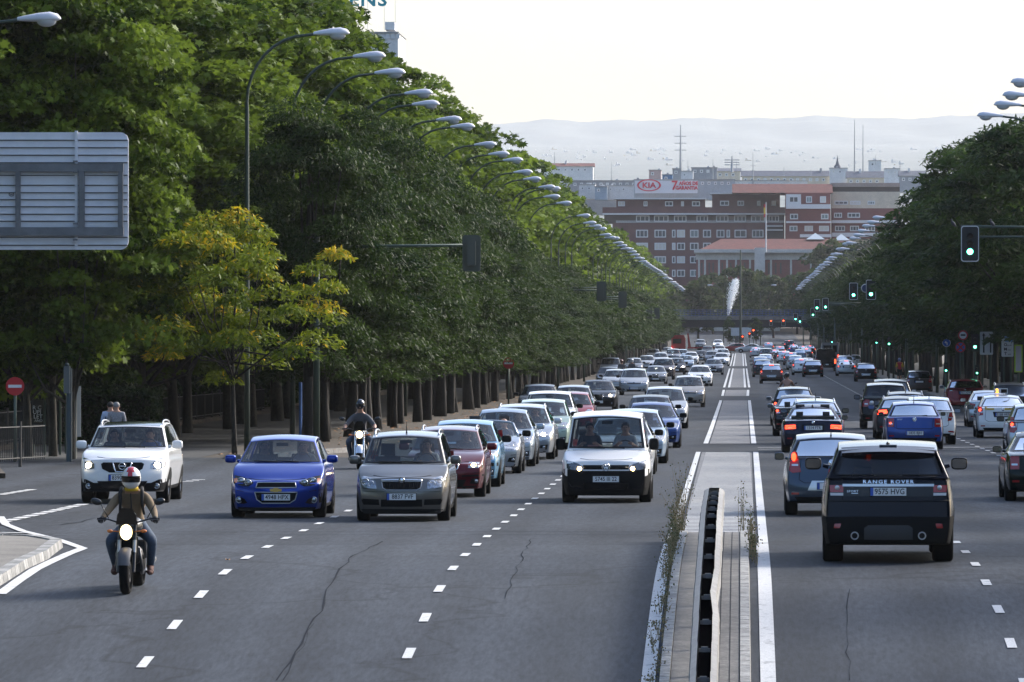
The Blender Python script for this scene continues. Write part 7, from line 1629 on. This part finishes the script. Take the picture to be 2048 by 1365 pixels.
FQ = [
 ('mpv', 0, 'green', 1083, 900, 'pale green minivan behind the white van', 1.75, 1.50), ('suv', 0, 'white', 1096, 882, 'tall white-silver vehicle above the pale green minivan', 1.84, 1.62), ('hatch', 0, 'red', 1141, 864, 'red hatchback with a red mirror in the left queue', 1.70, 1.45),
 ('wagon', 0, 'slate', 1145, 846, 'dark silver estate with roof rails behind the red hatchback', 1.8, 1.52), ('sedan', 1, 'black', 1195, 822, 'black saloon with a wide grille and a lit fog lamp in the left queue', 1.85, 1.47), ('hatch', 1, 'dark', 1077, 836, 'dark hatchback with a lit headlamp nearest the left kerb', 1.78, 1.45),
 ('sedan', 0, 'silver', 1240, 950, 'silver saloon nearly hidden right behind the white van', 1.72, 1.42), ('wagon', 0, 'paleblue', 1266, 928, 'silver-blue car to the right of the white van roof', 1.8, 1.43), ('sedan', 0, 'blue', 1302, 897, 'deep blue saloon beside the median on the left', 1.78, 1.38), ('wagon', 0, 'dark', 1300, 871, 'dark car with a black sunroof behind the deep blue saloon', 1.8, 1.40),
 ('mpv', 0, 'silver', 1329, 858, 'silver minivan behind the car with the sunroof', 1.77, 1.58), ('mpv', 0, 'beige', 1377, 815, 'beige-silver minivan alone beside the median on the left', 1.68, 1.60), ('sedan', 1, 'white', 1400, 773, 'white saloon with bright lamps beside the median', 1.78, 1.48), ('mpv', 0, 'silver', 1268, 791, 'silver minivan facing straight ahead in the middle of the left queue', 1.8, 1.62),
 ('hatch', 0, 'silver', 1231, 784, 'pale silver hatchback left of the middle minivan', 1.75, 1.45), ('hatch', 0, 'black', 1216, 775, 'black hatchback nearest the left trees', 1.7, 1.42), ('suv', 0, 'slate', 1221, 757, 'boxy slate-grey vehicle far in the kerb lane', 1.8, 1.72), ('sedan', 0, 'grey', 1311, 769, 'old dark grey saloon behind the silver minivan', 1.7, 1.36),
 ('suv', 1, 'brown', 1327, 760, 'brown off-roader with dazzling headlamps', 1.85, 1.75), ('hatch', 1, 'dark', 1352, 750, 'dark hatchback with a lit lamp right of the brown off-roader', 1.7, 1.5), ('sedan', 0, 'paleblue', 1371, 739, 'pale blue saloon left of the white saloon', 1.75, 1.42), ('sedan', 0, 'slate', 1427, 750, 'slate saloon beside the median behind the white saloon', 1.78, 1.42),
 ('sedan', 1, 'white', 1443, 733, 'white car with bright lamps at the head of the median', 1.78, 1.48), ('wagon', 0, 'silver', 1293, 741, 'silver estate behind the boxy slate-grey vehicle', 1.78, 1.48), ('hatch', 0, 'grey', 1267, 748, 'grey hatchback half hidden behind the middle minivan', 1.7, 1.45), ('wagon', 0, 'silver', 1321, 733, 'silver estate above the brown off-roader', 1.8, 1.5),
 ('suv', 0, 'grey', 1346, 727, 'grey SUV far in the second lane', 1.8, 1.7), ('sedan', 0, 'white', 1382, 729, 'white saloon far in the third lane', 1.75, 1.42), ('sedan', 1, 'dark', 1402, 725, 'dark saloon with one bright lamp far in the third lane', 1.75, 1.42), ('hatch', 0, 'slate', 1424, 727, 'slate hatchback next to the head of the median', 1.7, 1.45),
 ('wagon', 0, 'silver', 1446, 722, 'silver estate at the far head of the median', 1.75, 1.5), ('hatch', 0, 'paleblue', 1364, 722, 'pale hatchback far behind the grey SUV', 1.7, 1.45), ('hatch', 0, 'grey', 1401, 697, 'grey hatchback waiting beyond the crossing lorry, left one', 1.75, 1.5), ('sedan', 1, 'white', 1436, 697, 'white saloon waiting beyond the crossing lorry, right one', 1.78, 1.45), ('wagon', 0, 'grey', 1307, 722, 'grey estate far back at the kerb side', 1.75, 1.5), ('sedan', 0, 'silver', 1335, 716, 'silver saloon farthest back at the kerb side', 1.75, 1.42), ('hatch', 0, 'dark', 1415, 713, 'dark hatchback farthest back beside the lorry', 1.7, 1.45), ('sedan', 0, 'white', 1440, 711, 'white saloon farthest back at the median', 1.7, 1.42)]
for st, lit, col, x, y, lb, W, H in FQ: far(st, 'F', lit, col, x, y, lb, W, H)
BQ = [
 ('hatch', 1, 'brown', 1543, 768, 'brown-grey hatchback with lit tail lights next to the median', 1.77, 1.48), ('wagon', 0, 'dark', 1526, 755, 'dark estate ahead of the brown-grey hatchback', 1.8, 1.5), ('hatch', 0, 'silver', 1521, 744, 'silver hatchback second ahead of the brown-grey one', 1.7, 1.45), ('wagon', 0, 'white', 1531, 738, 'white-roofed estate ahead of the dark estate', 1.75, 1.5),
 ('hatch', 0, 'black', 1626, 755, 'black hatchback in the middle of the right carriageway', 1.77, 1.45), ('hatch', 1, 'white', 1603, 751, 'white hatchback half hidden left of the black one', 1.7, 1.48), ('sedan', 0, 'maroon', 1614, 747, 'maroon saloon squeezed behind the white hatchback', 1.75, 1.42), ('wagon', 0, 'silver', 1591, 741, 'silver estate left of the white hatchback', 1.75, 1.48),
 ('sedan', 1, 'silver', 1693, 753, 'silver saloon with bright red lamps right of the dark van', 1.8, 1.42), ('hatch', 0, 'black', 1732, 764, 'black hatchback with a lit side lamp near the right kerb', 1.75, 1.45), ('mpv', 0, 'brown', 1838, 788, 'grey-brown hatchback by the right kerb before the tree trunks', 1.72, 1.46), ('suv', 0, 'black', 1782, 842, 'black off-roader with roof rails ahead of the large black one', 1.85, 1.74),
 ('wagon', 0, 'white', 1690, 742, 'white estate behind the silver saloon with red lamps', 1.8, 1.5), ('hatch', 1, 'white', 1568, 727, 'white hatchback far ahead in the second lane', 1.75, 1.45), ('hatch', 1, 'grey', 1582, 731, 'grey hatchback far ahead with a glowing tail light', 1.75, 1.45), ('sedan', 1, 'silver', 1512, 716, 'silver saloon with an orange-red lamp far ahead at the median', 1.75, 1.42),
 ('suv', 0, 'grey', 1532, 725, 'grey off-roader far ahead near the median', 1.8, 1.7), ('sedan', 1, 'maroon', 1549, 722, 'maroon saloon with a red lamp far ahead', 1.75, 1.42), ('wagon', 0, 'paleblue', 1600, 723, 'pale blue estate far ahead in the third lane', 1.75, 1.48), ('hatch', 1, 'slate', 1613, 719, 'slate hatchback far ahead in the fourth lane', 1.75, 1.45),
 ('suv', 1, 'dark', 1578, 703, 'dark off-roader on the rise beyond the crossing', 1.8, 1.75), ('hatch', 1, 'silver', 1537, 705, 'silver hatchback on the rise beyond the crossing', 1.75, 1.5), ('sedan', 1, 'blue', 1588, 709, 'blue saloon turning before the rise', 1.75, 1.42), ('hatch', 1, 'red', 1560, 713, 'red hatchback with bright lamps before the crossing', 1.7, 1.42), ('sedan', 1, 'dark', 1606, 712, 'dark saloon before the crossing at the right kerb', 1.75, 1.42), ('wagon', 0, 'white', 1648, 735, 'white estate half hidden ahead of the dark van', 1.75, 1.5), ('hatch', 1, 'dark', 1620, 711, 'dark hatchback farthest right before the crossing', 1.7, 1.45), ('wagon', 0, 'silver', 1708, 739, 'silver estate far ahead near the right trees', 1.75, 1.5)]
for st, lit, col, x, y, lb, W, H in BQ: far(st, 'R', lit, col, x, y, lb, W, H)
# cars crossing at the junction
for st, col, x, lb, Y_ in (('hatch', 'red', 1467, 'red hatchback crossing the junction below the tall mast', 985), ('sedan', 'silver', 1500, 'silver saloon crossing the junction right of the red hatchback', 975)):
    r_ = far(st, 'F', 0, col, x, 705, lb); r_.location = (at(x, 0, Y_).x, Y_, gz(Y_)); r_.rotation_euler = (0, 0, -pi/2)
# dark van
def boxvan(x, y, W, H, L, col, label, rear=True, name='van'):
    Z = Zof(y); r_ = wroot(name, ((x-VX)/F*Z, Z, gz(Z)), label=label, cat='van'); X = r_.location.x; g_ = gz(Z); m = MB()
    m.prism([(X+a, g_+b) for a, b in ((-W/2, .35), (W/2, .35), (W/2, H*.55), (W/2-.10, H-.1), (W/2-.25, H), (-W/2+.25, H), (-W/2+.10, H-.1), (-W/2, H*.55))], Z, Z+L); m.build('body', col, r_, smooth=.3)
    m = MB(); m.box(X-W/2+.25, X+W/2-.25, Z-.02, Z+.02, g_+H*.58, g_+H*.88); m.build('rear_window', GLB, r_); m = MB(); m.box(X-W/2+.02, X+W/2-.02, Z-.08, Z+.01, g_+.35, g_+.55); m.build('bumper', BLK, r_)
    for sx in (-1, 1):
        m = MB(); m.box(X+sx*(W/2-.10)-.07, X+sx*(W/2-.10)+.07, Z-.03, Z+.01, g_+.75, g_+1.15); m.build('tail_light', REDL if sx > 0 else RED, r_)
        for yy in (.8, L-1): m = MB(); m.lathe([(0, -.1), (.33, -.1), (.33, .1), (0, .1)], 20, 'X', (X+sx*(W/2-.12), Z+yy, g_+.33)); m.build('wheel', TYR, r_)
    m = MB(); m.box(X-.26, X+.26, Z-.05, Z-.02, g_+.60, g_+.70); m.build('number_plate', WHT, r_); return r_
boxvan(1652, 743, 1.95, 2.15, 4.8, paint('black', ()), 'tall dark van in the middle of the right carriageway'); boxvan(1660, 731, 2.0, 2.5, 5.0, paint('far_grey', ()), 'taller pale-topped van ahead of the dark van')
# red car transporter crossing at the junction
Z = 960; g_ = gz(Z); X0, X1 = at(1340, 0, Z).x, at(1462, 0, Z).x; r_ = wroot('lorry', ((X0+X1)/2, Z, g_), label='long low red car transporter lorry crossing the junction', cat='lorry'); RL = paint('lorry_red', (.30, .012, .02), .1, .4)
m = MB(); m.box(X0+.2, X0+2.3, Z-1.2, Z+1.2, g_+.5, g_+2.3); m.prism([(X0+.35, g_+2.3), (X0+2.2, g_+2.3), (X0+2.1, g_+2.75), (X0+.7, g_+2.75)], Z-1.1, Z+1.1); m.build('cab', RL, r_, smooth=.4); m = MB(); m.box(X0+.45, X0+1.7, Z-1.24, Z-1.19, g_+1.5, g_+2.2); m.build('side_window', GLB, r_)
m = MB(); m.box(X0+2.6, X1, Z-1.2, Z+1.2, g_+.75, g_+1.0); m.build('load_bed', RL, r_); m = MB(); m.prism([(X0+2.7, g_+1.0), (X0+3.1, g_+1.0), (X0+2.75, g_+3.0), (X0+2.55, g_+3.0)], Z-1.2, Z-1.0); m.build('headboard', RL, r_)
for i, xx in enumerate((1.2, 4.4, 7.4, 8.3)): m = MB(); m.lathe([(0, -.15), (.45, -.15), (.45, .15), (0, .15)], 20, 'Y', (X0+xx, Z-1.05, g_+.45)); m.build('wheel', TYR, r_)
for y_ in (-1.25, 1.0): m = MB(); m.ell((X0+.18, Z+y_, g_+.8), (.1, .16, .14), 10, 6); m.build('headlight', LIT, r_)
for r_ in PR:
    for ch in KIDS(r_):
        for g2 in KIDS(ch): bpy.data.objects.remove(g2)
        bpy.data.objects.remove(ch)
    bpy.data.objects.remove(r_)
# ---------------------------------------------------------------- haze: the real air between the camera and the far city
hm = bpy.data.materials.new('haze'); hm.use_nodes = True; n = hm.node_tree; n.nodes.clear()
o_ = n.nodes.new('ShaderNodeOutputMaterial'); pv = n.nodes.new('ShaderNodeVolumePrincipled')
pv.inputs['Color'].default_value = (.985, .99, 1, 1); pv.inputs['Density'].default_value = HAZE; pv.inputs['Anisotropy'].default_value = ANIS
n.links.new(pv.outputs[0], o_.inputs['Volume'])
zl = min(gz(0), gz(60), 0) - 1.0
mb = MB(); mb.box(-3900, 3900, -120, 14800, gz(-100)-1.5, 470)
hz = mb.build('haze', hm, kind='stuff'); hz['label'] = 'pale air haze over the avenue and the far city'
